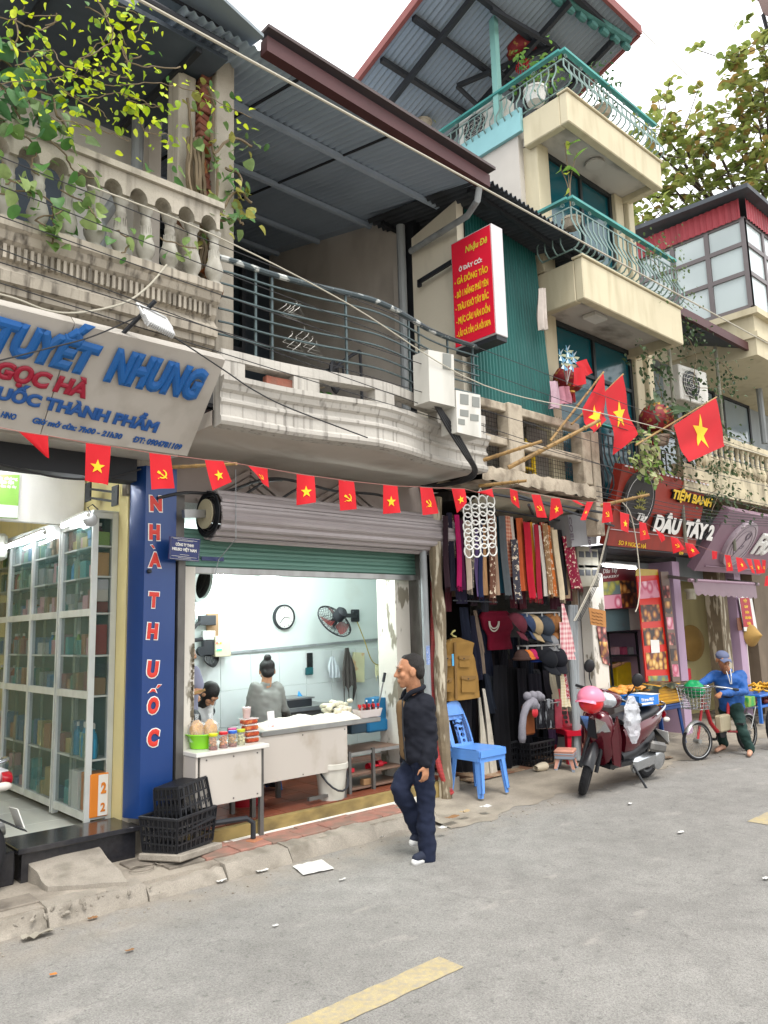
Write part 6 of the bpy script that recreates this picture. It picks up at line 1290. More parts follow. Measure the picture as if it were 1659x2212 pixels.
def garment(name,label,cat,rows,tn,Y,dep,m,group=None,parent=None,wr=.006):
 ph=R.uniform(0,6);P=[(pt((tn,xl,y),Y=Y),pt((tn,xr,y),Y=Y))for y,xl,xr in rows];n=len(P)-1
 def f(u,v):
  k=min(n-1,int(v*n));q=v*n-k;a=P[k][0].lerp(P[k+1][0],q);b=P[k][1].lerp(P[k+1][1],q);c=(a+b)/2;h=(b-a).length/2
  d=dep*min(1,.5+v*2)*(1 if v<.93 else 1);x=cos(2*PI*u);y_=sin(2*PI*u)
  return c+V((1,0,0))*h*x+V((0,d*(abs(y_)**.7)*(1 if y_>0 else-1)+wr*sin(u*30+v*9+ph)+wr*.8*sin(v*26+u*5),0))
 g=MB();g.grid(f,36,n*5,wrap=True)
 if parent is not None:return part(name,g,m,parent,smooth=70)
 return solo(name,label,cat,g,m,group,smooth=70)
Yv=5.99;t=thing('vest','khaki utility vest with four pockets hanging on a pale hanger','vest',pt(('TE',390,720),Y=Yv));mk=mat('khaki','8a6a38',.9,var=.08,vs=9,dirt='6b5029',da=.4,spec=.2);mk2=mat('khaki_edge','7a5c30',.9,var=.08)
garment('body','','',[(145,300,370),(165,262,420),(200,232,500),(300,236,486),(380,240,520),(520,245,540),(660,248,552),(718,252,548)],'TE',Yv,.07,mk,parent=t)
for x0,x1,y0,y1 in((236,300,310,410),(372,468,312,420),(250,305,520,650),(395,525,500,655)):
 q=[pt(('TE',*k),Y=Yv-.075)for k in((x0,y1),(x1,y1),(x1,y0+14),(x0,y0+14))];g=MB();g.slab(q,(0,-1,0),.008);pk_=part('pocket',g,mk,t)
 q=[pt(('TE',*k),Y=Yv-.088)for k in((x0-3,y0+28),((x0+x1)/2,y0+44),(x1+3,y0+28),(x1+3,y0),(x0-3,y0))];g=MB();g.slab(q,(0,-1,0),.006);part('pocket_flap',g,mk2,pk_);g=MB();g.ell(pt(('TE',(x0+x1)/2,y0+28),Y=Yv-.096),.008,8,6);part('button',g,m_dark,pk_)
g=MB();a=pt(('TE',335,185),Y=Yv-.078);b_=pt(('TE',348,715),Y=Yv-.074);g.bar(a,b_,.035,.008);part('placket',g,mk2,t)
g=MB();g.tube([pt(('TE',x,y),Y=Yv-.02)for x,y in((285,160),(300,200),(345,222),(385,195),(375,150))],.02,6);part('collar',g,mk2,t)
g=MB();g.box(pt(('TE',316,352),Y=Yv-.095),(.03,.004,.13));part('price_tag',g,mat('tag_blue','4fa3cf',.5),t)
t=thing('clothes_hanger','pale plastic hanger hook over the khaki vest','hanger',pt(('TE',322,140),Y=Yv));g=MB();g.tube([pt(('TE',x,y),Y=Yv-.03)for x,y in((290,165),(320,178),(350,160),(345,135),(320,128),(300,110),(318,85),(335,78))],.011,6);part('hook',g,mat('hanger_yellow','b3ab6a',.4),t)
drape('TE',6.06,(375,720),(390,1400),230,230,'long black skirt hanging under the khaki vest',cm('17161a'),'skirt','skirt',None,4,.025)
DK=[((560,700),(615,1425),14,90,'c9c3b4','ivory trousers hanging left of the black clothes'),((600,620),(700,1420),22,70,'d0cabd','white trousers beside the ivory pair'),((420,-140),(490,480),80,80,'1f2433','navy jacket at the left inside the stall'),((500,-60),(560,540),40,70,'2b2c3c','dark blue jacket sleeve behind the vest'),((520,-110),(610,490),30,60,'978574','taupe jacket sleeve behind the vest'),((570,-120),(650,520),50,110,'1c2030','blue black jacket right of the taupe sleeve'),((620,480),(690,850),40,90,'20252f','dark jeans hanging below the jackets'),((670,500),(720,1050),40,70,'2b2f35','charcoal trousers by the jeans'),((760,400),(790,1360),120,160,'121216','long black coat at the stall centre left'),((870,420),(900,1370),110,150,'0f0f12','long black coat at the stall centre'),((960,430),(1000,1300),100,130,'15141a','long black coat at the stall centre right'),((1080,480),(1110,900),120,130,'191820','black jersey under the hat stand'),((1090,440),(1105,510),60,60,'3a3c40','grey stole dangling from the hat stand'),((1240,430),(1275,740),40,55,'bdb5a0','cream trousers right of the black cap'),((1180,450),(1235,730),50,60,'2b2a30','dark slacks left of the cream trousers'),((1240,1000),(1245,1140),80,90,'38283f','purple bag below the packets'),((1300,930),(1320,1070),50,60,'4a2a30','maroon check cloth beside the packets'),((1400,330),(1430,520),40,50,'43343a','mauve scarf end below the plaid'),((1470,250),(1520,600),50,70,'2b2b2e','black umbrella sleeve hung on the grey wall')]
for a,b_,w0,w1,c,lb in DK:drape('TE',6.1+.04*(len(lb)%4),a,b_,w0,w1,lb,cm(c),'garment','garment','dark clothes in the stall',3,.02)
garment('shirt','wine red jumper with a pearl necklace hung over it','jumper',[(-105,590,820),(-60,565,850),(60,600,870),(120,640,845),(255,650,860)],'TE',6.16,.05,cm('6e1128'))
g=MB()
for k,(w_,d)in enumerate(((40,62),(48,88))):
 for i in range(24):a=PI*i/23;g.ell(pt(('TE',700-w_*cos(a),0+d*sin(a)-4),Y=6.08),.009,6,4)
solo('necklace','double string of white pearls on the wine red jumper','necklace',g,mat('pearl','cfc9bb',.25,var=0),kind='stuff')
drape('TD',5.6,(1340,1250),(1400,1700),22,130,'pink and white plaid scarf end hanging at the right of the stall',plaid('pink_plaid','b4616c','d9c5c0',5.2),group=None,amp=.008);drape('TE',5.6,(1340,0),(1400,350),60,130,'pink and white plaid cloth spread below its knot',plaid('pink_plaid','','',5),'cloth','cloth',None,2,.01)
drape('TE',5.62,(1325,420),(1375,780),36,90,'cream and yellow checked scarf right of the cream trousers',plaid('yellow_plaid','c9b88c','d8cfb8',9),group=None,fringe=1);drape('TE',5.6,(1335,390),(1395,710),14,34,'thin red dotted scarf hanging beside the checked one',cm('a83a4a',sfx='_d',dirt='d8c9c4',da=.9,ds=(60,60,60),dlo=.5,dhi=.52),group=None)
def cap(tn,x,y,Y,r,c,label,rz=0,brim=1,tilt=0):
 p=pt((tn,x,y),Y=Y);t=thing('cap' if brim else 'beanie',label,'cap' if brim else 'beanie',p,'caps on the stand' if brim else 'woollen hats on the stand',local=True);t.rotation_euler=(tilt,0,rz);m=cm(c)
 g=MB();g.grid(lambda u,v:V((r*cos(2*PI*u)*sin(PI/2*min(1,v*1.02)),r*1.12*sin(2*PI*u)*sin(PI/2*min(1,v*1.02)),r*(.95 if brim else 1.35)*cos(PI/2*v)))*(1+.02*sin(u*37.7)),20,8,wrap=True);part('crown',g,m,t)
 if brim:g=MB();g.grid(lambda u,v:V(((u-.5)*1.7*r*(1-.25*v),-r*1.02-v*r*.85*(1-(2*u-1)**2*.6)+(2*u-1)**2*r*.45*(1-v),-.25*r*(2*u-1)**2-.1*r*v)),12,5);g.grid(lambda u,v:V(((.5-u)*1.7*r*(1-.25*v),-r*1.02-v*r*.85*(1-(2*u-1)**2*.6)+(2*u-1)**2*r*.45*(1-v),-.25*r*(2*u-1)**2-.1*r*v-.006)),12,5);part('brim',g,m,t)
 else:g=MB();g.tube([V((r*cos(a*PI/9),r*1.1*sin(a*PI/9),.01))for a in range(18)],r*.2,6,True);part('cuff',g,m,t)
 return t
for x,y,c,lb,rz_ in((905,1440,'4b1c26','burgundy cap at the left of the upper hat stand',.5),(985,1440,'28344c','navy cap with pale band on the upper hat stand',.9),(1058,1455,'8d7a5c','khaki cap facing forward on the upper hat stand',.4),(1165,1460,'2f363f','slate blue cap on the upper hat stand',-.1),(1238,1430,'7a5230','tan cap at the right of the upper hat stand',-.7)):cap('TD',x,y,5.75,.13,c,lb,rz_,1,.9)
for x,y,r_,c,lb in((1005,345,.085,'b3622a','orange beanie on the lower hat stand'),(1060,340,.085,'8f1c48','magenta beanie on the lower hat stand'),(1095,330,.075,'c0543a','coral beanie on the lower hat stand'),(1095,370,.06,'24408a','small blue beanie on the lower hat stand'),(960,350,.09,'3a2a26','dark brown beanie at the left of the lower hat stand')):cap('TE',x,y,5.7,r_,c,lb,0,0)
cap('TE',1170,340,5.62,.15,'111318','black cap, left of two on the lower stand',.2,1,.7);cap('TE',1275,335,5.64,.14,'15161c','black cap, right of two on the lower stand',-.4,1,.7);cap('TE',1225,190,5.7,.1,'6b6c6e','grey cap on top of the lower stand',-.3,1,.5)
for tn,cx,cy,w_,lb in(('TD',1110,1335,150,'chrome clip ring of the upper hat stand'),('TE',1110,215,150,'chrome clip ring of the lower hat stand'),('TE',1195,745,95,'chrome clip bar holding the packets')):
 c=pt((tn,cx,cy),Y=5.68);rr_=abs(pt((tn,cx+w_,cy),Y=5.68).x-c.x);t=thing('clip_stand',lb,'stand',c);g=MB();g.tube([c+V((rr_*cos(a*PI/12),rr_*.6*sin(a*PI/12),0))for a in range(24)],.007,6,True);g.bar(c+V((-rr_,0,0)),c+V((rr_,0,0)),.01);part('ring',g,m_steel,t)
 for k in range(9):a=k*.7;g=MB();g.box(c+V((rr_*cos(a),rr_*.6*sin(a),-.02)),(.015,.012,.05),(0,0,a));part('clip',g,m_steel,t)
mp_=mat('grey_plush','77757c',.95,var=.15,vs=30,bump=.6,bs=150);t=thing('plush_hood','grey plush hooded scarf with long paws hanging from a clip','plush scarf',pt(('TE',1060,740),Y=5.55));Yp2=5.55;g=MB()
for x,y,r_ in((1010,690,.05),(1060,685,.055),(1110,690,.06),(1140,700,.045)):g.ell(pt(('TE',x,y),Y=Yp2),r_,12,8)
part('hood',g,mp_,t,kind='stuff',smooth=80);g=MB();g.tube([pt(('TE',x,y),Y=Yp2-.03)for x,y in((1095,790),(1040,745),(1000,790),(975,870),(962,980),(962,1080),(965,1125))],[.05,.05,.045,.04,.042,.047,.03],10);part('paw',g,mp_,t,smooth=80);g=MB();g.ell(pt(('TE',1055,760),Y=Yp2-.02),.075,12,8);part('paw',g,mp_,t,smooth=80)
m_pk=mat('black_packet','1c1c20',.15,var=.3,vs=12,dirt='8c9094',da=.7,ds=(30,30,6),dlo=.55,dhi=.6)
for k,(x,w_,m,lb)in enumerate(((1110,50,m_pk,'clear packet of black gloves at the left of the clip bar'),(1160,55,m_pk,'clear packet of black socks on the clip bar'),(1205,50,m_pk,'clear packet of black socks, third on the clip bar'),(1250,50,m_pk,'clear packet of black socks, fourth on the clip bar'),(1300,60,mat('red_packet','7d2433',.2,var=.3,vs=12),'clear packet of wine red scarves at the right of the clip bar'))):p=pt(('TE',x,855),Y=5.58+.02*(k%2));g=MB();g.box(p,(w_*.0022,.025,.34),(0,R.uniform(-.06,.06),0),.008);solo('packet',lb,'packet',g,m,'packets on the clip bar')
g=MB();g.box(pt(('TE',1020,910),Y=5.6),(.2,.05,.34),None,.02);solo('handbag','brown cloth bag behind the grey plush paw','bag',g,cm('6b3a1c'));p=pt(('TE',1082,840),Y=5.5);g=MB();g.ell(p,(.055,.02,.06),14,8);solo('purse','small red and white round purse beside the brown bag','purse',g,mat('purse_red','b3262e',.4))
def crate(w_,d_,h_,label,loc,rz=0,name='plastic_crate',rot=None,group=None,nx=7,nz=4,m=None):
 t=thing(name,label,'crate',loc,group,local=True);t.rotation_euler=rot or(0,0,rz);m=m or mat('black_crate','1b1c20',.45,var=.12,vs=6);tp_=.9
 def wall(A,B):
  A,B=V(A),V(B);g=MB();a0,b0=A*tp_,B*tp_;a0.z=b0.z=.012;A.z=B.z=h_
  n=(B-A).cross(V((0,0,1))).normalized()
  for i in range(nx+1):u=i/nx;g.bar(a0.lerp(b0,u),A.lerp(B,u),.022 if i in(0,nx)else .013,.008,up=n)
  for j in range(nz+1):v=j/nz;g.bar(a0.lerp(A,v),b0.lerp(B,v),.009,.02 if j in(0,nz)else .012,up=(0,0,1))
  for i in range(nx*3):u=(i+.5)/(nx*3);g.bar(a0.lerp(b0,u).lerp(A.lerp(B,u),.4),a0.lerp(b0,u).lerp(A.lerp(B,u),.6),.005,.005,up=n);g.bar(a0.lerp(b0,u).lerp(A.lerp(B,u),.02),a0.lerp(b0,u).lerp(A.lerp(B,u),.27),.005,.005,up=n);g.bar(a0.lerp(b0,u).lerp(A.lerp(B,u),.73),a0.lerp(b0,u).lerp(A.lerp(B,u),.98),.005,.005,up=n)
  return g
 x,y=w_/2,d_/2
 for A,B in(((-x,-y,0),(x,-y,0)),((x,-y,0),(x,y,0)),((x,y,0),(-x,y,0)),((-x,y,0),(-x,-y,0))):part('side',wall(A,B),m,t)
 g=MB();
 for i in range(9):g.bb(-x*tp_,x*tp_,-y*tp_+i*d_*tp_/9,-y*tp_+i*d_*tp_/9+.012,.004,.012)
 for i in range(14):g.bb(-x*tp_+i*w_*tp_/13.5,-x*tp_+i*w_*tp_/13.5+.016,-y*tp_,y*tp_,.002,.010)
 part('bottom',g,m,t);g=MB();g.tube([V((sx*x,sy*y,h_))for sx,sy in((-1,-1),(1,-1),(1,1),(-1,1))],.014,6,True);part('rim',g,m,t);return t
crate(.5,.36,.28,'black basket at the back of the stall floor under the packets',(8.0,6.15,.09),0,'plastic_basket');crate(.4,.3,.3,'black basket in deep shade left of the other basket',(7.55,6.3,.09),.1,'plastic_basket')
p=pt(('TE',1135,1375),Z=.09);t=thing('clog','pale cream foam clog on the stall doorstep','shoe',p);mcl=mat('cream_foam','c9bda6',.7);g=MB();g.grid(lambda u,v:p+V((.2*(u-.5),.045*cos(2*PI*v)*(.8+.3*u),.03+.028*sin(2*PI*v)*(1+.9*sin(u*PI*.75)))),14,12,False);part('upper',g,mcl,t,smooth=80)
stool((8.12,5.72,.05),.27,.22,mat('grey_stool','8f9aa8',.4),'pale grey plastic stool under the pink one',.45,.24);stool((8.12,5.72,.08),.27,.22,mat('pink_stool','c9937f',.4,var=.03),'pink plastic stool stacked on the grey one',.45,.24)
def chair(c,m,label,rz,group=None):
 t=thing('plastic_chair',label,'chair',c,group,local=True,rz=rz)
 def bk(u,v):
  w_=.36*(1.0-.18*v**3);return V(((u-.5)*w_,.185+.11*v+.03*v*v-.07*(1-(2*u-1)**2)*.5+.03,.42+.40*v))
 def slabf(u0,u1,v0,v1,th=.014,nu=3,nv=6):
  g=MB();f=lambda s:(lambda u,v:bk(u0+(u1-u0)*(u if s else 1-u),v0+(v1-v0)*v)+V((0,0 if s else th,0)));g.grid(f(1),nu,nv);g.grid(f(0),nu,nv)
  return g
 for u0,u1 in((0,.12),(.88,1)):part('stile',slabf(u0,u1,0,1,.03),m,t)
 n=20;g=MB()
 for s,th in((1,0),(0,.03)):g.grid(lambda u,v:bk(u if s else 1-u,.80+.2*v-.0*u)+V((0,th,.07*v*(1-abs(2*u-1)**2.5))),n,3)
 part('top_rail',g,m,t)
 g=MB();u0,u1=.36,.64
 for s,th in((1,0),(0,.012)):
  for k in range(5):
   va,vb=.06+k*.148,.06+(k+1)*.148;rr_=.06+.022*k;ce=((u0+u1)/2,(va+vb)/2);vs=[]
   for j in range(16):
    a=2*PI*j/16;q=1/max(abs(cos(a)),abs(sin(a)));vs.append(bk(ce[0]+(u1-u0)/2*cos(a)*q,ce[1]+(vb-va)/2*sin(a)*q)+V((0,th,0)));vs.append(bk(ce[0]+rr_*cos(a)*1.1,ce[1]+rr_*sin(a)*.86)+V((0,th,0)))
   g.add(vs,[(2*j,2*((j+1)%16),2*((j+1)%16)+1,2*j+1)for j in range(16)])
 part('splat',g,m,t,smooth=20);part('lower_rail',slabf(0,1,0,.07,.02,8,1),m,t)
 g=MB();g.grid(lambda u,v:V(((u-.5)*(.38+.03*(1-v)),-.20+.40*v,.425-.022*sin(PI*u)*sin(PI*min(1,v+.15))+(-.02*(1-v/.12)if v<.12 else 0))),14,14);g.grid(lambda u,v:V(((.5-u)*(.38+.03*(1-v)),-.20+.40*v,.40-.02*sin(PI*u)*sin(PI*min(1,v+.15)))),14,14)
 for sx in(-1,1):g.slab([(sx*.205,-.2,.42),(sx*.19,.2,.42),(sx*.19,.2,.36),(sx*.205,-.2,.36)],(sx,0,0),.01)
 g.slab([(-.205,-.205,.415),(.205,-.205,.415),(.205,-.205,.35),(-.205,-.205,.35)],(0,-1,0),.01);part('seat',g,m,t)
 for sx,sy in((-1,-1),(1,-1),(-1,1),(1,1)):
  g=MB();T_=V((sx*.195,sy*.19,.41));B_=V((sx*.225,sy*.225,0))
  for ox,oy in((.055,0),(0,.055)):q=V((-sx*ox,-sy*oy,0));g.slab([T_+q*1.25,T_,B_,B_+q*.8],V((0,-sy,0))if ox else V((-sx,0,0)),.012)
  part('leg',g,m,t)
 return t
m_bch=mat('blue_chair','5d90d8',.35,var=.04,vs=3,coat=.15);m_rch=mat('red_chair','b3122a',.35,var=.04,coat=.15)
chair((6.43,5.66,.055),m_bch,'light blue plastic chair, lower of two stacked beside the wooden post',0);chair((6.43,5.645,.105),m_bch,'light blue plastic chair, upper of two stacked beside the wooden post',0)
chair((8.62,5.92,.06),m_rch,'red plastic chair partly hidden behind the dark red scooter',-.5)
def hose(P,r,m,label):
 C=cr3([V(p)for p in P],14);g=MB();g.tube(C,[r*(1+.1*(i%2))for i in range(len(C))],10);solo('hose',label,'hose',g,m,smooth=20)
m_rh=mat('red_hose','9c3434',.5,var=.05,dirt='5a2020',ds=(1,1,60),da=.6)
hose([pt((937,1250),Y=5.9),pt((936,1450),Y=5.88),pt((938,1580),Y=5.82),pt((950,1660),Y=5.75),pt((975,1715),Z=.1)],.032,m_rh,'ribbed red hose running down behind the grey pipe to the ground')
g=MB();XP=pt((921,1400),Y=5.82).x;g.tube([(XP,5.82,2.75),(XP,5.82,.1)],.04,12);q=solo('drain_pipe','grey plastic drain pipe between shutter rail and wooden post','pipe',g,m_pipe);t=thing('pipe_sticker','small blue and white sticker strip on the grey drain pipe','sticker',(XP,5.77,1.5));g=MB();g.grid(lambda u,v:V((XP+.0415*sin(-.9+u*1.2),5.82-.0415*cos(-.9+u*1.2),1.42+.2*v)),6,1);part('sheet',g,mat('sticker_blue','6f86b8',.4,var=.4,vs=60,dirt='c9cdd6',ds=(70,70,70)),t)
for k in range(3):p=[('TE',1405+k*26,-160),('TE',1412+k*24,200),('TE',1430+k*22,600),('TE',1455+k*16,1000),('TE',1470+k*8,1290)];hose([pt(q,Y=5.82+.03*k)for q in p],.035,m_pipe,['left','middle','right'][k]+' grey ribbed hose at the right jamb of the stall')
t=thing('meter_box','white printed tin box under the slab beside the scarves','box',pt(('TD',1540,600),Y=5.6));q=[pt(('TD',*k),Y=5.55)for k in((1425,720),(1659,690),(1659,400),(1385,420))];g=MB();g.slab(q[::-1],(0,1,0),.3);mtb=mat('tin_white','8f9092',.45,.2,var=.06,dirt='6d6c6a');part('box',g,mtb,t)
text('COEL',frame(pt(('TD',1392,440),Y=5.545),(.1,0,-1),(1,0,.1)),.34,.07,m_ln,t,ext=.002,bold=.02);text('9001 2008',frame(pt(('TD',1555,420),Y=5.545),(.05,0,-1),(1,0,.05)),.5,.06,m_ln,t,ext=.002,bold=.02)
for i in range(6):
 x,y=1480+(i%3)*62,820+(i//3)*170;t=thing('electric_meter',['upper left','upper middle','upper right','lower left','lower middle','lower right'][i]+' dusty meter box on the wall above the grey wall panel','meter',pt(('TD',x,y),Y=5.78),'meters on the stall wall');p=pt(('TD',x,y),Y=5.78);g=MB();g.box(p,(.19,.12,.3),None,.01);part('case',g,mat('meter_case','85806f',.6,var=.12,dirt='5e5a4e'),t);g=MB();g.box(p+V((0,-.062,.04)),(.11,.006,.08));part('window',g,m_dark,t)
m_mt=mat('meter_white','c0beb6',.5,var=.06,vs=3,dirt='8a867a',da=.6)
for nm,tn,x0,x1,y0,y1,lb,dk_ in(('a','T5',1225,1370,520,820,'tall white meter cabinet at the right end of the curved balcony',[(1305,1350,540,625)]),('b','T5',1375,1515,740,990,'wide dirty white meter cabinet hung lower at the balcony end',[(1400,1445,760,815),(1465,1505,775,830),(1400,1445,845,880),(1455,1500,870,905),(1390,1425,895,925)])):
 Yb=4.62;q=[pt((tn,x0+8,y1-20),Y=Yb),pt((tn,x1,y1+12),Y=Yb),pt((tn,x1-6,y0+28),Y=Yb),pt((tn,x0,y0),Y=Yb)];t=thing('meter_cabinet',lb,'meter cabinet',q[0]);g=MB();g.slab(q[::-1],(0,1,0),.2);part('case',g,m_mt,t)
 for a,b_,c,d in dk_:g=MB();e=[pt((tn,*k),Y=Yb-.004)for k in((a,d),(b_,d+6),(b_,c+6),(a,c))];g.slab(e[::-1],(0,1,0),.003);part('window',g,mat('meter_window','73756f',.3,var=.1),t)
m_wire=mat('hanger_wire','a9a8a2',.4,.6,var=0)
for k in range(12):x,y=(450+k*18,290+(k%3)*14)if k<5 else(480+(k-5)*22,430+(k%4)*26);p=pt(('T5',x,y),Y=5.12);g=MB();g.tube([p+V(q)for q in((.0,0,.05),(.012,0,.06),(.016,0,.045),(0,0,.02),(-.09,.0,-.06),(.09,.01,-.06),(0,0,.02))],.0028,4);solo('wire_hanger','thin wire clothes hanger hooked on the curved balcony railing','hanger',g,m_wire,'wire hangers on the railing')
t=thing('handcart','dark tubular handcart standing on the middle terrace behind the railing','cart',pt(('T5',780,700),Y=6.0));g=MB();g.tube(cr3([pt(('T5',*q),Y=6.0)for q in((640,690),(740,600),(840,535),(855,560),(865,820))],3),.018,6);g.tube([pt(('T5',*q),Y=5.9)for q in((650,640),(760,610),(770,720))],.016,6);part('frame',g,m_dark,t);g=MB();g.lathe([(.16,-.02),(.18,0),(.16,.02)],16,pt(('T5',715,670),Y=5.95),(.6,-.8,0));part('wheel',g,m_dark,t)
def foodm(name,bg,c1,c2,s):
 m=bpy.data.materials.new(name);m.use_nodes=True;n=m.node_tree;N=n.nodes;L=n.links;b=N['Principled BSDF'];tc=N.new('ShaderNodeTexCoord');v=N.new('ShaderNodeTexVoronoi');v.inputs['Scale'].default_value=s;L.new(tc.outputs['Object'],v.inputs[0])
 r=N.new('ShaderNodeValToRGB');L.new(v.outputs['Distance'],r.inputs[0]);e=r.color_ramp.elements;e[0].position=.12;e[0].color=H(c2);e[1].position=.62;e[1].color=H(bg);q=e.new(.4);q.color=H(c1)
 L.new(r.outputs[0],b.inputs['Base Color']);b.inputs['Roughness'].default_value=.4;return m
FM=[foodm('print_buns','3a1a12','8a4a1e','c98f3c',9),foodm('print_rolls','2a1a16','a0642a','d9b06a',7),foodm('print_pastry','5a2018','c08a3a','e0c07a',8),foodm('print_cake','c98a9a','b03a5a','e2b8c2',5),foodm('print_fruit','5a6a6a','8a8a3a','b8b060',6),foodm('print_sausage','33181a','8f3a3a','d0a08a',10)]
def pic(tn,Y,q,m,parent,nm='picture',d=.004):
 Q=[pt((tn,*k),Y=Y)for k in q];g=MB();g.slab(Q[::-1],(0,1,0),d);return part(nm,g,m,parent)
b7=thing('bakery_shell','narrow dark bakery shop under the rusty red board','shop',(10.4,6.5,0))
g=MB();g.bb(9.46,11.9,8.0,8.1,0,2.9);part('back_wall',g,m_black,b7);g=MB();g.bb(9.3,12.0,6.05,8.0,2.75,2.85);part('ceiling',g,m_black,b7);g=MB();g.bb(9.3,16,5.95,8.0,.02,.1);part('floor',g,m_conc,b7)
g=MB();g.bb(11.55,11.78,5.9,8.0,.05,2.75);part('lilac_pillar',g,mat('lilac_paint','a98fa6',.6,var=.05,vs=2,dirt='857082'),b7,'lilac painted pillar')
t=thing('picture_board','tall red board with pastry pictures beside the bakery entrance','board',pt(('TH',1150,1830),Y=5.95));pic('TH',5.95,((972,1832),(1352,1832),(1150,88),(812,75)),mat('board_red','c2281c',.4,var=.05),t,'board',.02)
for i,(q,m)in enumerate(((((868,548),(1180,520),(1130,250),(838,285)),FM[3]),(((905,905),(1195,885),(1170,630),(875,640)),FM[0]),(((942,1275),(1250,1250),(1222,985),(915,1005)),FM[1]),(((985,1645),(1290,1640),(1275,1360),(960,1385)),FM[2]),(((1005,1825),(1315,1825),(1300,1735),(995,1745)),FM[4]),(((800,190),(1150,175),(1140,90),(812,78)),mat('strip_yellow','b59a2a',.4)))):pic('TH',5.944,q,m,t)
pic('TH',5.938,((1050,1390),(1180,1380),(1165,1183),(1033,1183)),m_wl,t,'notice')
t=thing('picture_strip','narrow brown strip of pastry pictures on the bakery door jamb','board',pt(('TH',1450,1840),Y=5.9));pic('TH',5.9,((1385,1850),(1500,1850),(1310,120),(1190,120)),mat('strip_brown','6d5a50',.5),t,'strip',.015)
for i in range(6):y0=340+i*245;x0=1222+i*29;pic('TH',5.896,((x0+22,y0+190),(x0+118,y0+190),(x0+96,y0),(x0,y0)),FM[(i*2+5)%6],t)
t=thing('picture_strip','bread picture strip on the white pier left of the bakery','board',pt(('TH',300,1500),Y=5.83));pic('TH',5.84,((300,1545),(405,1580),(335,970),(195,965)),FM[5],t,'strip',.006);pic('TH',5.834,((270,1450),(378,1440),(355,1215),(240,1210)),FM[2],t)
t=thing('bakery_picture_board','dim red bakery panel with four food pictures under the tube light','board',pt(('TH',550,690),Y=6.2));pic('TH',6.2,((300,710),(830,680),(800,60),(255,75)),mat('panel_maroon','6b1d26',.5),t,'panel',.02)
for q,m in((((285,490),(570,468),(548,262),(268,290)),FM[4]),(((572,466),(828,440),(790,265),(550,260)),FM[1]),(((305,705),(592,684),(572,474),(288,496)),FM[3]),(((594,682),(836,660),(830,446),(574,472)),FM[0])):pic('TH',6.19,q,m,t)
O7=V((10,6.194,2));words('BAKERY',O7,N2,('TH',300,228),('TH',545,205),('TH',300,190),m_wl,t,ext=.003,bold=.02);words('Dâu Tây',O7,N2,('TH',290,150),('TH',520,128),('TH',290,85),m_wl,t,ext=.003,bold=.01,shear=.3)
a,b_=pt(('TF',338,956),Y=5.55),pt(('TF',608,981),Y=5.6);tube_lamp(a,b_,'lit white tube hanging under the bakery board')
t=thing('steel_cabinet','blue grey steel cabinet hung inside the bakery','cabinet',pt(('TH',600,1040),Y=6.3));pic('TH',6.3,((350,1055),(720,1030),(690,695),(335,725)),mat('steel_blue','47595c',.5,var=.1),t,'door',.3);pic('TH',6.31,((722,1030),(880,1020),(850,690),(692,695)),m_greyw,t,'side',.28)
t=thing('bakery_rack','black frame rack with bags on shelves in the bakery','rack',pt(('TH',600,1800),Y=6.6));g=MB()
for x in(360,800,900):a,b_=pt(('TH',x+90,1900),Y=6.6),pt(('TH',x,1050),Y=6.6);g.bar(a,b_,.03)
for y in(1070,1430):a,b_=pt(('TH',350,y),Y=6.6),pt(('TH',930,y-10),Y=6.6);g.bar(a,b_,.03);g.bar(a+V((0,.15,0)),b_+V((0,.15,0)),.3,.012)
part('frame',g,m_dark,t)
for x,c,lb in((480,'b98f98','white and pink bag on the bakery rack'),(600,'b04a6a','pink packet on the bakery rack'),(700,'8d8f92','grey box on the bakery rack')):carton(mat('rk'+c,c,.5),'packet',lb,'packet',pt(('TH',x,1420),Y=6.65).x,6.65,pt(('TH',x,1420),Y=6.65).z,(.14,.1,.13))
carton(m_yp,'yellow_crate','yellow crate in the dark behind the bakery counter','crate',pt(('TH',520,1780),Y=6.9).x,6.9,.75,(.5,.3,.42))
t=thing('cardboard_sign','brown cardboard notice hung on a string by the white pier','sign',pt(('TF',305,1370),Y=5.6));pic('TF',5.6,((255,1428),(377,1450),(372,1320),(238,1292)),mat('cardboard','a9743f',.8,var=.08),t,'card',.006)
for k in range(4):g=MB();g.tube([pt(('TF',262+i*11,1325+k*26+(i%3)*4+i*2),Y=5.595)for i in range(9)],.003,4);part('handwriting',g,mat('ink_brown','6a4526',.8,var=0),t,kind='stuff')
g=MB();g.tube([pt(('TF',285,1300),Y=5.6),pt(('TF',310,1275),Y=5.62),pt(('TF',345,1312),Y=5.6)],.004,4);part('string',g,m_wire,t)
p0=pt(('TG',545,545),Y=5.5);p1=pt(('TG',815,550),Y=5.5);t=thing('bun_tray','dark baking tray heaped with golden buns outside the bakery','tray',(p0.x,5.5,p0.z-.04));g=MB();g.bb(p0.x-.1,p1.x,5.45,5.85,p0.z-.05,p0.z-.03);g.bb(p0.x-.1,p1.x,5.44,5.455,p0.z-.05,p0.z+.01);part('tray',g,m_dark,t);g=MB();g.bb(p0.x-.05,p1.x-.05,5.55,5.8,.1,p0.z-.052);part('stand',g,m_steeld,t)
m_bun=mat('golden_bun','cf8f3e',.5,var=.25,vs=18,dirt='9a5a22',da=.5);bn=[]
for k in range(4):
 g=MB();g.grid(lambda u,v:V((cos(2*PI*u)*sin(PI*v)*.06,sin(2*PI*u)*sin(PI*v)*.045,cos(PI*v)*.034))*(1+.08*sin(u*19+k)*sin(v*7+k*2)),14,9);bn.append(g.mesh('bun',m_bun,80))
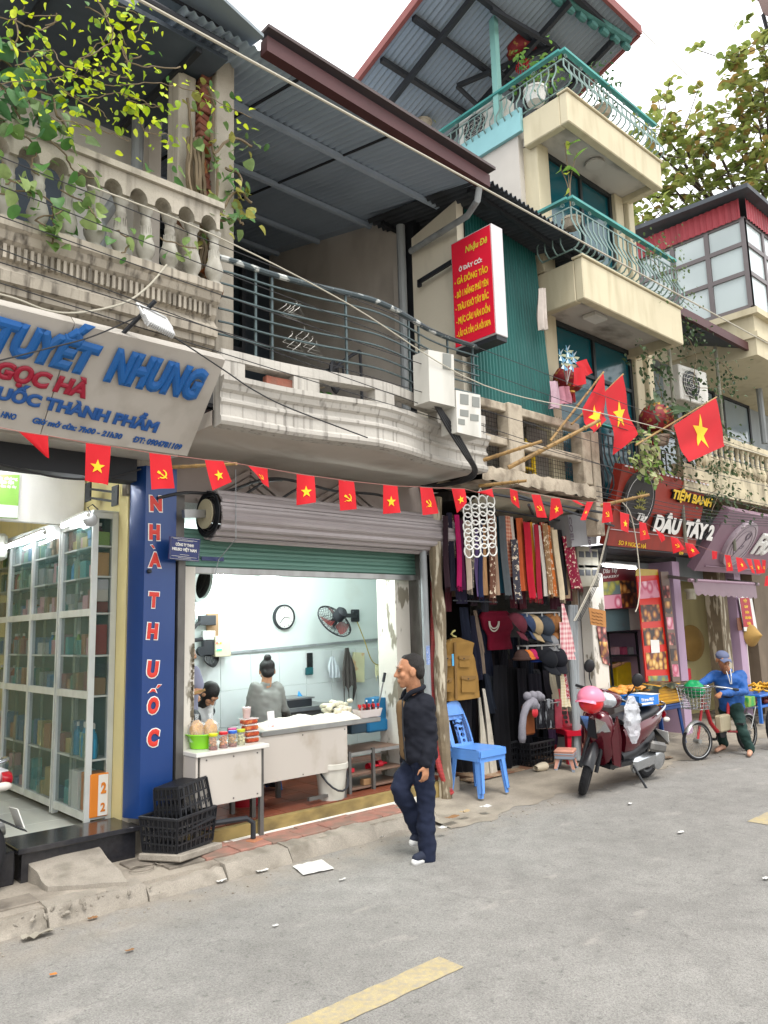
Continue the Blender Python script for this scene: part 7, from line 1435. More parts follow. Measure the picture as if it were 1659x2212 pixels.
for i in range(46):x=p0.x+.02+(p1.x-p0.x-.15)*R.random();put(bn[i%4],'bun','golden fried bun in the heap on the dark baking tray','bun',(x,5.5+R.uniform(0,.3),p0.z+.0+.03*R.random()+.07*R.random()*(1-abs((x-p0.x)/(p1.x-p0.x)*2-1))),R.uniform(0,6),None,'buns on the tray')
m_yc=mat('yellow_crate','d09a12',.45,var=.06,vs=3,dirt='8f6a14');c0=pt(('TG',725,645),Y=5.55);c1=pt(('TG',1028,645),Y=5.55);zt_=pt(('TG',900,470),Y=5.55).z
t=thing('yellow_crate','large yellow plastic crate on the blue stool in front of the bakery','crate',(c0.x,5.55,c0.z));g=MB();g.bb(c0.x,c1.x,5.55,6.0,c0.z,zt_,.01);part('box',g,m_yc,t)
for k in range(5):g=MB();z=c0.z+.03+k*(zt_-c0.z-.05)/5;g.bb(c0.x-.006,c1.x+.006,5.54,5.56,z,z+.018);part('rib',g,m_yc,t)
m_cam=foodm('camouflage','2a2e20','4d5036','77734f',14);g=MB();xa,xb=c0.x-.25,c1.x+.12
g.grid(lambda u,v:V((xa+(xb-xa)*u,5.95-.46*min(1,v*2)+.012*sin(u*25),zt_+.012+.02*sin(u*17+v*6)-(max(0,v-.5)*2)*(.03+.3*max(0,u-.72)/.28+.015*sin(u*21)))),40,14);solo('camouflage_cloth','camouflage cloth thrown over the yellow crate','cloth',g,m_cam,smooth=75)
hs=c0.z-.08;stool(((c0.x+c1.x)/2+.25,5.75,.07),.62,hs+.005,mat('navy_stool','1b3f7a',.4,var=.04),'tall dark blue plastic stool under the yellow crate',0,.4)
for k,(c,lb,z)in enumerate((('a07a1c','yellow carton under the blue stool',.09),('7a2222','red carton on the yellow one under the blue stool',.3))):carton(mat('ctn'+c,c,.6,var=.1),'carton',lb,'carton',c0.x+.18,5.95,z,(.55,.3,.205))
b8=thing('salon_shell','open salon room with pale yellow walls under the mauve board','shop',(13,6.5,0));mys=mat('salon_yellow','d0c48e',.8,var=.05,vs=2,dirt='a99a6a',da=.4)
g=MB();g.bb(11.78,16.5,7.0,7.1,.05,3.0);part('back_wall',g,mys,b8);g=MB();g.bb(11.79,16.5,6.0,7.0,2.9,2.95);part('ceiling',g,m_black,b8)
def col(x0,x1,y,m,lb=None):g=MB();g.bb(x0,x1,y,y+.25,.05,2.9);part('post',g,m,b8,lb)
xs=[pt(('TF',x,1400),Y=6.0).x for x in(1310,1385,1400,1450,1560)]
col(xs[0],xs[1]-.05,6.05,m_wood);col(xs[2],xs[3],5.95,_MC['lilac_paint']);g=MB();g.bb(xs[4]-.1,19,5.95,6.15,.05,2.9);part('right_wall',g,mat('brown_wall','6d5f4f',.8,var=.15,dirt='4a4034'),b8)
q=pt(('TF',1340,1080),Y=5.6);t=thing('notice','red notice with yellow lines on white paper by the salon post','notice',pt(('TF',1500,1460),Y=5.9));pic('TF',5.9,((1472,1480),(1577,1478),(1530,1205),(1425,1210)),m_wl,t,'paper');pic('TF',5.894,((1468,1447),(1547,1444),(1512,1215),(1436,1217)),mat('notice_red','a3182a',.5),t,'red_field')
for k,s in enumerate(('TẾT','GIÁP','ĐÓN','CHÚC MỪNG','XUÂN')):
 y=1252+k*44;x=1453+k*7.5;w_=50 if k==3 else 30;words(s,V((14,5.893,2)),N2,('TF',x+(50-w_)/2,y),('TF',x+(50+w_)/2,y),('TF',x+(50-w_)/2,y-20),m_yl,t,ext=.002,bold=.06)
t=thing('house_plate','small brown plate with a star on the lilac post','plate',pt(('TF',1425,1420),Y=5.93));pic('TF',5.93,((1422,1475),(1455,1473),(1446,1373),(1410,1374)),mat('plate_brown','6b3a1c',.5,var=.3,vs=30),t,'plate')
for k,(x,y,Yh,r_)in enumerate(((1040,1575,6.95,.34),(1510,1515,5.93,.2))):c=pt(('TF',x,y),Y=Yh);t=thing('conical_hat',['straw conical hat hung on the yellow salon wall','straw conical hat hung below the red notice'][k],'hat',c);g=MB();g.lathe([(r_,0),(r_*.98,.02),(r_*.5,.12),(.01,.22)],28,c+V((0,-.03,0)),(-.25,-1,0));part('cone',g,mat('straw','a8874a',.8,var=.1,vs=8,bump=.4,bs=80),t)
hat_ring=None
t=thing('retractable_awning','small dusty mauve awning with scalloped hem below the salon board','awning',pt(('TF',1300,1150),Y=5.45));A=[pt(('TF',*q),Y=y)for q,y in(((1058,1078),5.5),((1560,1108),5.5),((1578,1212),5.3),((1085,1180),5.3))]
def awn(u,v):
 p=A[0].lerp(A[1],u).lerp(A[3].lerp(A[2],u),v);return p-V((0,0,.03*abs(sin(u*PI*11))if v>.97 else 0))+V((0,.01*sin(u*40)*v,0))
g=MB();g.grid(awn,88,8);part('cloth',g,mat('awning_mauve','75656c',.8,var=.06,trl=.15),t,smooth=60);g=MB();g.tube([A[0]-V((.1,0,0)),A[1]+V((.1,0,0))],.03,8);part('roller',g,m_mauve,t)
for u in(.02,.98):g=MB();p=awn(u,0);g.bar(p+V((0,.45,.1)),p+V((0,-.05,0)),.05);part('arm',g,m_steeld,t)
c=pt(('TF',1045,1170),Y=6.0);g=MB();g.lathe([(.1,0),(.1,.05),(.07,.05),(.08,-.12),(.001,-.13)],14,c,cap=False);solo('porch_lamp','unlit glass porch lamp at the left of the salon','lamp',g,mat('lamp_glass','b5b09a',.3))
g=MB();g.tube([pt(('TF',1178,1200),Y=6.9),pt(('TF',1203,1450),Y=6.9)],.012,6);solo('pull_rod','thin white rod with black grip hanging before the yellow wall','rod',g,m_wl)
p=pt(('TG',1100,420),Y=6.3);carton(m_rsl,'red_tin','red box on the ledge behind the cyclist','box',p.x,6.5,.8,(.3,.2,.2))
p=pt(('TG',1600,535),Y=5.6);t=thing('fruit_table','blue plastic table with yellow fruit at the right edge','table',(p.x,5.6,0));g=MB();g.bb(p.x-.25,p.x+1.2,5.5,5.9,p.z-.04,p.z,.01);part('top',g,m_bst,t);g=MB();g.bb(p.x-.2,p.x+1.1,5.55,5.85,.32,.36,.01);part('shelf',g,m_bst,t)
for x in(p.x-.22,p.x+.5,p.x+1.15):g=MB();g.bb(x,x+.05,5.52,5.57,.08,p.z-.041);part('leg',g,m_bst,t)
mfr=mat('banana','c9941e',.5,var=.2,vs=10);g=MB();g.tube([V((-.08,0,0)),V((-.03,0,-.02)),V((.03,0,-.02)),V((.08,0,.01))],[.012,.02,.02,.01],8);fm_=g.mesh('banana',mfr,80)
for i in range(40):put(fm_,'banana','ripe banana in the pile on the blue table','banana',(p.x-.15+1.2*R.random(),5.55+.25*R.random(),p.z+.02+.14*R.random()),0,None,'bananas on the blue table',(R.uniform(-.4,.4),R.uniform(-.4,.4),R.uniform(0,6)))
for i in range(14):g=MB()if i==0 else g;g.ell((p.x-.1+1.1*R.random(),5.6+.2*R.random(),.4+.04*R.random()),.05,10,7)
solo('mixed_fruit','dark red and brown fruit on the lower shelf of the blue table','fruit',g,mat('dark_fruit','7a3022',.4,var=.3,vs=6),kind='stuff')
def remesh(mb,vox,it=4,fold=0):
 me=mb.mesh('tmp',m_dark,0);o=bpy.data.objects.new('tmp',me);COL.objects.link(o);q=o.modifiers.new('r','REMESH');q.mode='VOXEL';q.voxel_size=vox
 q=o.modifiers.new('s','SMOOTH');q.iterations=it;q.factor=.5
 bpy.context.view_layer.update();n=bpy.data.meshes.new_from_object(o.evaluated_get(bpy.context.evaluated_depsgraph_get()));bpy.data.objects.remove(o);bpy.data.meshes.remove(me)
 if fold:
  from mathutils import noise
  N=[v.normal.copy()for v in n.vertices]
  for v,k in zip(n.vertices,N):c=v.co;v.co=c+k*fold*(noise.noise(V((c.x*7,c.y*7,c.z*13)))+.6*noise.noise(V((c.x*17+c.z*9,c.y*17,c.z*24))))
 n.polygons.foreach_set('use_smooth',[True]*len(n.polygons));return n
def cap_(mb,a,b,ra,rb,n=10):
 a,b=V(a),V(b);k=max(2,int((b-a).length/min(ra,rb)/.4));mb.tube([a.lerp(b,i/k)for i in range(k+1)],[ra+(rb-ra)*i/k for i in range(k+1)],n);mb.ell(a,ra,n,6);mb.ell(b,rb,n,6)
def rpart(name,mb,m,t,vox,it=4,fold=0,label=None):
 n=remesh(mb,vox,it,fold);n.name=name;n.materials.clear();n.materials.append(m);return part(name,n,m,t,label)
def skin(c):return mat('skin_'+c,c,.5,var=.14,vs=22,spec=.3,dirt='8a5a42',da=.45,ds=(30,30,30),dlo=.48,dhi=.7,bump=.25,bs=160)
def hand(mb,wr,d,palm,s=1.,curl=.5):
 d=V(d).normalized();n=V(palm);n=(n-d*n.dot(d)).normalized();x=d.cross(n)
 for k in range(4):o=(k-1.5)*.019*s;cap_(mb,wr+x*o*.6,wr+d*.085*s+x*o,.014*s,.0125*s,8)
 for k,L in enumerate((.066,.078,.073,.058)):
  p=wr+d*.088*s+x*(k-1.5)*.0215*s;q=p
  for j in range(3):a=curl*(j+.6)*.55;q2=q+(d*cos(a)+n*sin(a))*L*s*(.45,.32,.26)[j];cap_(mb,q,q2,(.0095-.001*j)*s,(.009-.001*j)*s,7);q=q2
 b=wr+d*.025*s-x*.028*s;q=b+(d*.6-x*.65+n*.4)*.045*s;cap_(mb,b,q,.013*s,.011*s,8);cap_(mb,q,q+(d*.85-x*.15+n*.3)*.04*s,.0105*s,.008*s,8)
def head(mb,c,f,up,s=1.):
 f=V(f).normalized();up=V(up);up=(up-f*up.dot(f)).normalized();x=f.cross(up);M3=Matrix((x,f,up)).transposed();P=lambda a,b,z:V(c)+(x*a+f*b+up*z)*s
 mb.ell(P(0,-.012,.03),(.074*s,.092*s,.088*s),20,14,M3);mb.ell(P(0,.03,-.03),(.058*s,.058*s,.078*s),18,12,M3);mb.ell(P(0,.055,-.092),(.028*s,.026*s,.022*s),12,8,M3)
 cap_(mb,P(0,.082,.02),P(0,.106,-.022),.010*s,.014*s);mb.ell(P(-.013,.094,-.026),.010*s,8,6);mb.ell(P(.013,.094,-.026),.010*s,8,6)
 cap_(mb,P(-.022,.083,-.058),P(.022,.083,-.058),.009*s,.009*s);cap_(mb,P(-.018,.08,-.07),P(.018,.08,-.07),.010*s,.010*s);cap_(mb,P(-.045,.072,.035),P(.045,.072,.035),.014*s,.014*s)
 for k in(-1,1):mb.ell(P(k*.042,.06,-.02),(.024*s,.022*s,.022*s),10,8,M3);mb.ell(P(k*.078,-.01,-.005),(.011*s,.024*s,.034*s),12,8,M3)
 return P,M3
def eyes(P,M3,t,s=1.):
 for k in(-1,1):
  g=MB();g.ell(P(k*.03,.079,.012),(.013*s,.008*s,.0048*s),10,8,M3);e=part('eye',g,mat('eye_white','8a7f74',.3,var=0),t);g=MB();g.ell(P(k*.03,.086,.011),(.0062*s,.004*s,.0046*s),8,6,M3);part('iris',g,mat('iris_dark','1a100c',.1,var=0),e)
  g=MB();cap_(g,P(k*.016,.088,.034),P(k*.047,.078,.034),.003*s,.0022*s,6);part('eyebrow',g,mat('hair_black','191614',.5,var=.2),t)
m_hair=mat('hair_black','191614',.5,var=.2,vs=30,bump=.5,bs=200)
def person(label,cat_loc,J,f,hf,skinm,jk,tr,shoe,s=1.,hair='short',bare=False,sole=None,hair_m=None,folds=.008,group=None,ratio=1.):
 t=thing('person',label,'person',cat_loc,group);b=MB();J['head']=V(J['head'])-V((0,0,.012));hs_=s*1.16;P,M3=head(b,J['head'],hf,(0,0,1),hs_);s0=s;neck=J['neck']
 cap_(b,neck-V((0,0,.03)),V(J['head'])+V((0,0,-.05*s))-V(hf).normalized()*.02,.066*s,.062*s)
 cap_(b,J['pel'],J['chest'],.1*s,.11*s)
 for k in 'lr':
  cap_(b,J['chest'],J[k+'sh'],.07*s,.05*s);cap_(b,J[k+'sh'],J[k+'el'],.042*s,.036*s);cap_(b,J[k+'el'],J[k+'wr'],.036*s,.026*s)
  hd=J.get(k+'hd',V(J[k+'wr'])-V(J[k+'el']));hand(b,V(J[k+'wr']),hd,J.get(k+'pm',(0,1,0)if k=='l' else(0,-1,0)),s*.95,J.get(k+'cu',.6))
  cap_(b,J['pel'],J[k+'hip'],.09*s,.08*s);cap_(b,J[k+'hip'],J[k+'kn'],.07*s,.05*s);cap_(b,J[k+'kn'],J[k+'an'],.05*s,.034*s);cap_(b,V(J[k+'an'])-V((0,0,.02)),V(J[k+'an']).lerp(J[k+'to'],.8)-V((0,0,.012)),.030*s,.022*s)
 rpart('body',b,skinm,t,.0075,3);eyes(P,M3,t,hs_)
 x=V(f).cross(V((0,0,1)))
 g=MB();c,p=V(J['chest']),V(J['pel'])
 for k in range(14):u=k/13;q=p.lerp(c,u);wd=(.158+.02*u)*s;g.ell(q,(wd*ratio,.125*s*ratio,.1*s),16,10,Matrix((x,V(f),V((0,0,1)))).transposed())
 for k in 'lr':cap_(g,V(J[k+'sh'])*.75+c*.25,J[k+'sh'],.085*s,.068*s);cap_(g,J[k+'sh'],J[k+'el']if not bare else V(J[k+'sh']).lerp(J[k+'el'],.75),.074*s,.062*s if not bare else .064*s);(cap_(g,J[k+'el'],V(J[k+'el']).lerp(J[k+'wr'],.95),.062*s,.05*s)if not bare else None)
 g.ell(neck-V((0,0,.02)),(.075*s,.075*s,.04*s),14,8)
 rpart('jacket' if not bare else 'shirt',g,jk,t,.012,9,folds)
 g=MB();cap_(g,V(J['lhip'])+V((0,0,.06)),V(J['rhip'])+V((0,0,.06)),.115*s,.115*s)
 for k in 'lr':cap_(g,J[k+'hip'],J[k+'kn'],.098*s,.075*s);cap_(g,J[k+'kn'],V(J[k+'kn']).lerp(J[k+'an'],1.18 if sole else 1.0),.078*s,.076*s)
 rpart('trousers',g,tr,t,.013,9,folds)
 for k in 'lr':
  a,q=V(J[k+'an']),V(J[k+'to']);d=(q-a);d.z=0;d.normalize();base=min(a.z,q.z);g=MB();sd=d.cross(V((0,0,1)));h=a+V((0,0,-.045*s));e=q
  cap_(g,h-d*.03*s,h+d*.05*s+V((0,0,-.01)),.042*s,.042*s);cap_(g,h+d*.03*s,e+V((0,0,-.0)),.04*s,.034*s);rpart('shoe',g,shoe,t,.009,4)
  if sole:g=MB();cap_(g,h-d*.035*s+V((0,0,-.03)),e+d*.012+V((0,0,-.026)),.03,.032);g.v=[(v[0],v[1],v[2])for v in g.v];rpart('sole',g,sole,t,.009,2)
 s=hs_;g=MB()
 if hair=='short':g.ell(P(0,-.034,.05),(.080*s,.082*s,.078*s),20,14,M3);g.ell(P(0,-.065,.0),(.075*s,.05*s,.07*s),16,10,M3);g.ell(P(0,.0,.094),(.055*s,.05*s,.03*s),14,8,M3)
 elif hair=='bun':g.ell(P(0,-.024,.034),(.084*s,.095*s,.094*s),20,14,M3);g.ell(P(0,-.085,.12),(.042*s,.042*s,.04*s),14,10);g.ell(P(0,-.06,-.02),(.07*s,.05*s,.07*s),14,10,M3)
 elif hair=='fall':g.ell(P(0,-.02,.03),(.088*s,.1*s,.1*s),18,12,M3);cap_(g,P(0,-.03,.0),P(0,.06,-.2),.085*s,.06*s)
 if hair!='cap':rpart('hair',g,hair_m or m_hair,t,.007,3,.006)
 return t,P,M3
Dp=lambda u,v,Y:pt((u,v),Y=Y)
m_navy_j=mat('navy_jacket','1a1c24',.8,var=.15,vs=12,spec=.2,bump=.15,bs=180);m_jean=mat('navy_trousers','1d2335',.85,var=.15,vs=10,spec=.2,bump=.2,bs=220);m_shn=mat('navy_shoe','1a2133',.8)
J=dict(head=Dp(884,1447,4.56),neck=Dp(896,1492,4.57),chest=Dp(899,1530,4.58),pel=Dp(905,1628,4.58),lsh=Dp(918,1518,4.44),lel=Dp(931,1590,4.41),lwr=Dp(920,1652,4.40),rsh=Dp(884,1512,4.74),rel=Dp(885,1585,4.8),rwr=Dp(874,1645,4.78),lhip=Dp(914,1650,4.50),lkn=Dp(921,1742,4.50),lan=Dp(922,1830,4.50),lto=Dp(898,1846,4.50),rhip=Dp(896,1648,4.66),rkn=Dp(862,1700,4.66),ran=Dp(906,1792,4.67),rto=Dp(893,1812,4.67),lhd=V((-.12,0,-1)),lpm=(0,1,0),lcu=.9)
for k in('lan','lto'):J[k].z={'lan':.095,'lto':.045}[k]
FM_=V((-.88,.47,0)).normalized()
t,P,M3=person('elderly man in navy zip jacket and dark trousers walking left past the food shop',(4.49,4.56,0),J,FM_,V((-.84,.54,-.06)),skin('a8785a'),m_navy_j,m_jean,m_shn,.97,'short',sole=mat('white_sole','c9c9c6',.6,var=.05),hair_m=mat('hair_thin','1b1715',.6,var=.5,vs=60,bump=1,bs=240),ratio=1.27,folds=.015)
g=MB();c=V(J['chest']);m_brn=mat('brown_shirt','6a5337',.85,var=.1,vs=12)
SM_=V((-.47,-.88,0))
for k in range(12):u=k/11;q=V(J['pel']).lerp(c,u+.06);g.ell(q+FM_*(.118+.012*u)+SM_*.03,(.05,.05,.06),12,8)
rpart('shirt',g,m_brn,t,.011,4,.003,'brown shirt front showing in the open jacket')
g=MB();n_=V(J['neck']);g.tube(cr3([n_+FM_*a_+SM_*b_+V((0,0,z_))for a_,b_,z_ in((.095,-.035,-.06),(.06,-.08,-.01),(-.03,-.085,.02),(-.075,0,.03),(-.03,.085,.02),(.06,.08,-.01),(.095,.035,-.06))],4),.02,8);part('collar',g,m_navy_j,t)
for a in(-.06,.015):g=MB();g.tube([V(J['chest']).lerp(J['pel'],k/6)+FM_*(.152-.02*abs(k/6-.5))+SM_*(.045-a)*1.0+V((0,0,.09-.02*k))for k in range(7)],.006,5);part('zip',g,m_dark,t)
m_bj=mat('blue_anorak','23508f',.6,var=.1,vs=8,spec=.3,bump=.1,bs=60);m_gt=mat('dark_green_trousers','122f2a',.85,var=.12)
J=dict(head=Dp(1561,1424,4.82),neck=Dp(1570,1446,4.84),chest=Dp(1573,1468,4.85),pel=Dp(1582,1528,4.86),lsh=Dp(1602,1458,4.72),lel=Dp(1609,1493,4.62),lwr=Dp(1556,1498,4.62),rsh=Dp(1546,1456,5.0),rel=Dp(1520,1474,5.05),rwr=Dp(1493,1487,5.0),lhip=Dp(1592,1540,4.78),lkn=Dp(1606,1582,4.66),lan=Dp(1620,1622,4.62),lto=Dp(1618,1630,4.55),rhip=Dp(1568,1540,4.95),rkn=Dp(1556,1582,5.02),ran=Dp(1564,1612,5.05),rto=Dp(1548,1620,5.0),lcu=1.2,rcu=.8,lpm=(0,0,-1),rpm=(0,0,-1),lhd=V((-1,-.2,-.1)),rhd=V((-1,.1,-.2)))
J['lan'].z=.09;J['lto'].z=.04;J['ran'].z=.1;J['rto'].z=.05
sk2=skin('9c6b4c');t,P,M3=person('elderly man in blue anorak and grey cap standing astride a red bicycle',(10.7,4.8,0),J,V((-.8,-.6,0)).normalized(),V((-.62,-.75,-.28)),sk2,m_bj,m_gt,mat('tan_sandal','b58a72',.7),.9,'cap',ratio=1.22,folds=.014)
g=MB();g.ell(P(0,-.015,.055),(.088,.1,.07),20,12,M3);mcap=mat('grey_blue_cap','59607a',.85,var=.1);part('cap',g,mcap,t,smooth=80);g=MB();g.grid(lambda u,v:P((u-.5)*.15*(1-.3*v),.07+.07*v,.055-.02*v-.1*(u-.5)**2),10,5);g.grid(lambda u,v:P((.5-u)*.15*(1-.3*v),.07+.07*v,.049-.02*v-.1*(u-.5)**2),10,5);part('cap_peak',g,mcap,t)
for sg in(-1,1):q0=V(J['neck']);g=MB();fx=V((-.8,-.6,0)).normalized();sx_=V((.6,-.8,0));g.tube([q0+fx*.07+sx_*sg*.03+V((0,0,-.0)),q0+fx*.13+sx_*sg*.02+V((0,0,-.08)),V(J['chest'])+fx*.14+sx_*sg*.008+V((0,0,-.05))],.006,5);part('white_piping',g,m_wl,t)
m_gsw=mat('grey_sweater','8b8d88',.9,var=.08,vs=8,spec=.2)
J=dict(head=Dp(577,1448,6.9),neck=Dp(575,1473,6.85),chest=Dp(573,1504,6.85),pel=Dp(575,1580,6.8),lsh=Dp(551,1486,6.85),lel=Dp(537,1540,6.9),lwr=Dp(545,1575,7.05),rsh=Dp(599,1484,6.85),rel=Dp(613,1530,6.85),rwr=Dp(622,1545,7.1))
for k,x in(('l',-.09),('r',.09)):q=J['pel'];J[k+'hip']=q+V((x,0,-.03));J[k+'kn']=V((q.x+x,q.y,(q.z+FZ)/2));J[k+'an']=V((q.x+x,q.y,FZ+.1));J[k+'to']=V((q.x+x,q.y+.13,FZ+.05))
person('woman in grey sweatshirt with hair in a bun working with her back turned',(J['pel'].x,6.8,FZ),J,V((.2,1,0)).normalized(),V((.5,1,-.45)),skin('b98a6a'),m_gsw,m_dark,m_dark,.86,'bun',ratio=1.18,folds=.011)
m_tee=mat('lilac_grey_tee','83859a',.9,var=.06)
J=dict(head=Dp(398,1405,6.5),neck=Dp(399,1436,6.5),chest=Dp(402,1470,6.5),pel=Dp(400,1560,6.5),lsh=Dp(390,1450,6.7),lel=Dp(392,1490,6.75),lwr=Dp(412,1500,6.6),rsh=Dp(418,1452,6.38),rel=Dp(431,1492,6.3),rwr=Dp(405,1498,6.25))
for k,x in(('l',.09),('r',-.09)):q=J['pel'];J[k+'hip']=q+V((0,x,-.03));J[k+'kn']=V((q.x,q.y+x,.6));J[k+'an']=V((q.x,q.y+x,FZ+.1));J[k+'to']=V((q.x+.13,q.y+x,FZ+.05))
person('man in lilac grey tee shirt half hidden behind the left shop column',(J['pel'].x,6.5,FZ),J,V((.9,-.4,0)).normalized(),V((.9,-.5,-.3)),skin('b98a6a'),m_tee,m_dark,m_dark,.9,'short',bare=True,folds=.004)
g=MB();g.bar(Dp(398,1503,6.2),Dp(443,1490,6.15),.02);solo('wooden_stick','short wooden stick in the hand of the man behind the column','stick',g,m_bamboo)
J=dict(head=Dp(452,1497,6.75),neck=Dp(448,1500,6.95),chest=Dp(440,1510,7.05),pel=Dp(430,1545,7.15),lsh=Dp(432,1505,6.95),lel=Dp(428,1540,6.8),lwr=Dp(445,1570,6.7),rsh=Dp(450,1510,6.9),rel=Dp(450,1545,6.75),rwr=Dp(458,1575,6.65))
for k,x in(('l',-.08),('r',.08)):q=J['pel'];J[k+'hip']=q+V((x,0,-.03));J[k+'kn']=V((q.x+x,q.y-.05,.6));J[k+'an']=V((q.x+x,q.y,FZ+.1));J[k+'to']=V((q.x+x,q.y-.13,FZ+.05))
person('person with long black hair bending over the basin, white sleeves showing',(J['pel'].x,7.1,FZ),J,V((.1,-1,0)).normalized(),V((.25,-.5,-.85)),skin('b98a6a'),mat('white_sweater','b9bab8',.9,var=.06),m_dark,m_dark,.82,'fall')
g=MB();a,b_=pt(('TH',400,1610),Y=6.75),pt(('TH',560,1555),Y=6.6);cap_(g,a+(a-b_)*1.2,b_,.045,.03);hand(g,b_,b_-a,(0,0,-1),.9,.5)
cap_(g,a+(a-b_)*1.2,a+(a-b_)*1.6+V((0,.1,.2)),.05,.07);P,M3=head(g,a+(a-b_)*1.7+V((-.1,.15,.45)),(1,-.4,-.3),(0,0,1),.9);cap_(g,a+(a-b_)*1.6+V((0,.1,.2)),a+(a-b_)*1.7+V((-.1,.15,.3)),.07,.05);cap_(g,a+(a-b_)*1.6+V((-.1,.1,.15)),a+(a-b_)*1.6+V((-.1,.15,-.75)),.12,.12)
t=thing('person','baker mostly hidden by the white pier, one bare forearm reaching out','person',a);rpart('body',g,skin('b98a6a'),t,.009,3)
def loft(secs,n=16,pw=.75):
 g=MB();sg=lambda a:abs(a)**pw*(1 if a>0 else-1)
 for x,zc,hz,hy in secs:g.v+=[(x,hy*sg(cos(2*PI*j/n)),zc+hz*sg(sin(2*PI*j/n)))for j in range(n)]
 k=len(secs);g.f=[(i*n+j,i*n+(j+1)%n,(i+1)*n+(j+1)%n,(i+1)*n+j)for i in range(k-1)for j in range(n)]+[tuple(range(n-1,-1,-1)),tuple(range((k-1)*n,k*n))]
 g.mi=[0]*len(g.f);return g
m_tyre=mat('tyre','17171a',.85,var=.15,vs=20,bump=.3,bs=90);m_bpl=mat('black_plastic','1c1d20',.4,var=.08,vs=8);m_chr=mat('chrome','b9bcbf',.15,.9,var=0)
def wheel(t,c,r,w_,spokes,rimm,ax=(0,1,0),nm='wheel',thin=False):
 ax=V(ax).normalized();m3=ax.to_track_quat('Z','Y').to_matrix();c=V(c);C=lambda a,q,z=0:c+m3@V((q*cos(a),q*sin(a),z));g=MB()
 g.tube([C(a*PI/16,r-w_/2)for a in range(32)],w_/2,10,True)
 for a in range(32):(g.bar(C(a*PI/16,r-.002,-w_*.36),C(a*PI/16+.07,r-.002,w_*.1),.008,.004)if not thin else None)
 o=part(nm,g,m_tyre,t);g=MB();g.lathe([(r-w_,-w_*.3),(r-w_*.8,-w_*.4),(r-w_*.8,w_*.4),(r-w_,w_*.3)],32,c,ax,cap=False);g.lathe([(.03,-.05),(.03,.05)],10,c,ax)
 for k in range(spokes):a=2*PI*k/spokes;g.bar(C(a,.025),C(a,r-w_*.9),.004 if thin else .035,.004 if thin else .02,up=ax)
 part('rim',g,rimm,o);return o
def scooter(loc,rz,lean,mbody,label,steer=0,mfront=None):
 t=thing('scooter',label,'scooter',loc,local=True);t.rotation_euler=(lean,0,rz);S=Matrix.Translation((.50,0,.55))@Matrix.Rotation(steer,4,Vector_axis)@Matrix.Translation((-.50,0,-.55));A=lambda*p:S@V(p);A2=lambda*p:S@V((p[0]-.10,p[1],p[2]+.02))
 yax=(S.to_3x3()@V((0,1,0)))
 wheel(t,A(.63,0,.27),.27,.09,5,m_bpl,yax);wheel(t,(-.6,0,.265),.265,.1,5,m_bpl)
 def P(nm,g,m,lb=None):return part(nm,g,m,t,lb,smooth=45)
 g=MB()
 for s in(-1,1):g.tube([A(.63,.085*s,.27),A(.52,.075*s,.58)],.022,8)
 P('fork',g,m_bpl)
 g=MB();g.grid(lambda u,v:A(.63+(.305)*cos(rad(25)+rad(130)*u),(v-.5)*.13,.27+(.305-.10*(2*v-1)**2)*sin(rad(25)+rad(130)*u)),16,6);P('front_fender',g,m_bpl)
 P('leg_shield',loft([(.40,.62,.02,.14),(.42,.58,.26,.19),(.46,.60,.30,.20),(.52,.68,.22,.17),(.57,.74,.12,.12),(.59,.76,.03,.05)]),mbody,'glossy front apron')
 for s in(-1,1):g=MB();g.slab([(.425,.175*s,.34),(.30,.185*s,.30),(.37,.215*s,.62),(.44,.19*s,.86),(.50,.17*s,.62)],(0,s,0),.02);P('side_fairing',g,mbody)
 g=MB();g.slab([(.60,-.03,.80),(.60,.03,.80),(.562,.06,.60),(.562,-.06,.60)],(1,0,.1),.012);P('front_grille',g,m_bpl)
 for s in(-1,1):g=MB();g.slab([(.592,.035*s,.82),(.575,.15*s,.80),(.515,.185*s,.70),(.573,.055*s,.66)],(1,.3*s,.2),.015);P('indicator_panel',g,m_chr)
 hb=loft([(.38,1.0,.03,.08),(.42,.99,.085,.16),(.48,.99,.09,.15),(.54,.985,.075,.11),(.565,.98,.04,.06)]);hb.v=[tuple(A2(*p))for p in hb.v];P('handlebar_cowl',hb,mfront or mbody)
 g=MB();g.ell(A2(.535,0,.985),(.06,.115,.085),16,10,S.to_3x3());P('headlight',g,mat('headlight','b9c0c4',.08,.5,var=.3,vs=25))
 for s in(-1,1):
  g=MB();g.tube([A2(.43,.12*s,1.0),A2(.38,.25*s,1.01),A2(.34,.36*s,1.0)],.017,8);P('handle_grip',g,m_bpl);g=MB();g.tube([A2(.42,.14*s,1.02),A2(.42,.25*s,1.0),A2(.40,.34*s,.985)],.007,6);P('brake_lever',g,m_chr)
  g=MB();g.tube([A2(.40,.17*s,1.03),A2(.40,.23*s,1.13),A2(.42,.25*s,1.22)],.007,6);o=P('mirror',g,m_bpl);g=MB();g.ell(A2(.42,.26*s,1.27),(.02,.06,.075),14,10,S.to_3x3());part('mirror_head',g,m_bpl,o)
 g=MB();g.slab([(.42,-.15,.28),(.42,.15,.28),(-.02,.15,.27),(-.02,-.15,.27)],(0,0,1),.05);g.box((.3,0,.45),(.16,.28,.4),(0,.3,0),.03);P('floorboard',g,m_bpl)
 P('rear_body',loft([(.06,.50,.16,.11),(-.05,.54,.20,.15),(-.25,.60,.17,.17),(-.45,.66,.12,.16),(-.65,.72,.09,.13),(-.80,.76,.06,.08),(-.86,.77,.02,.03)]),mbody,'glossy side panel')
 P('lower_body',loft([(.10,.34,.06,.12),(-.1,.38,.09,.15),(-.35,.44,.10,.14),(-.55,.52,.08,.12)]),m_bpl)
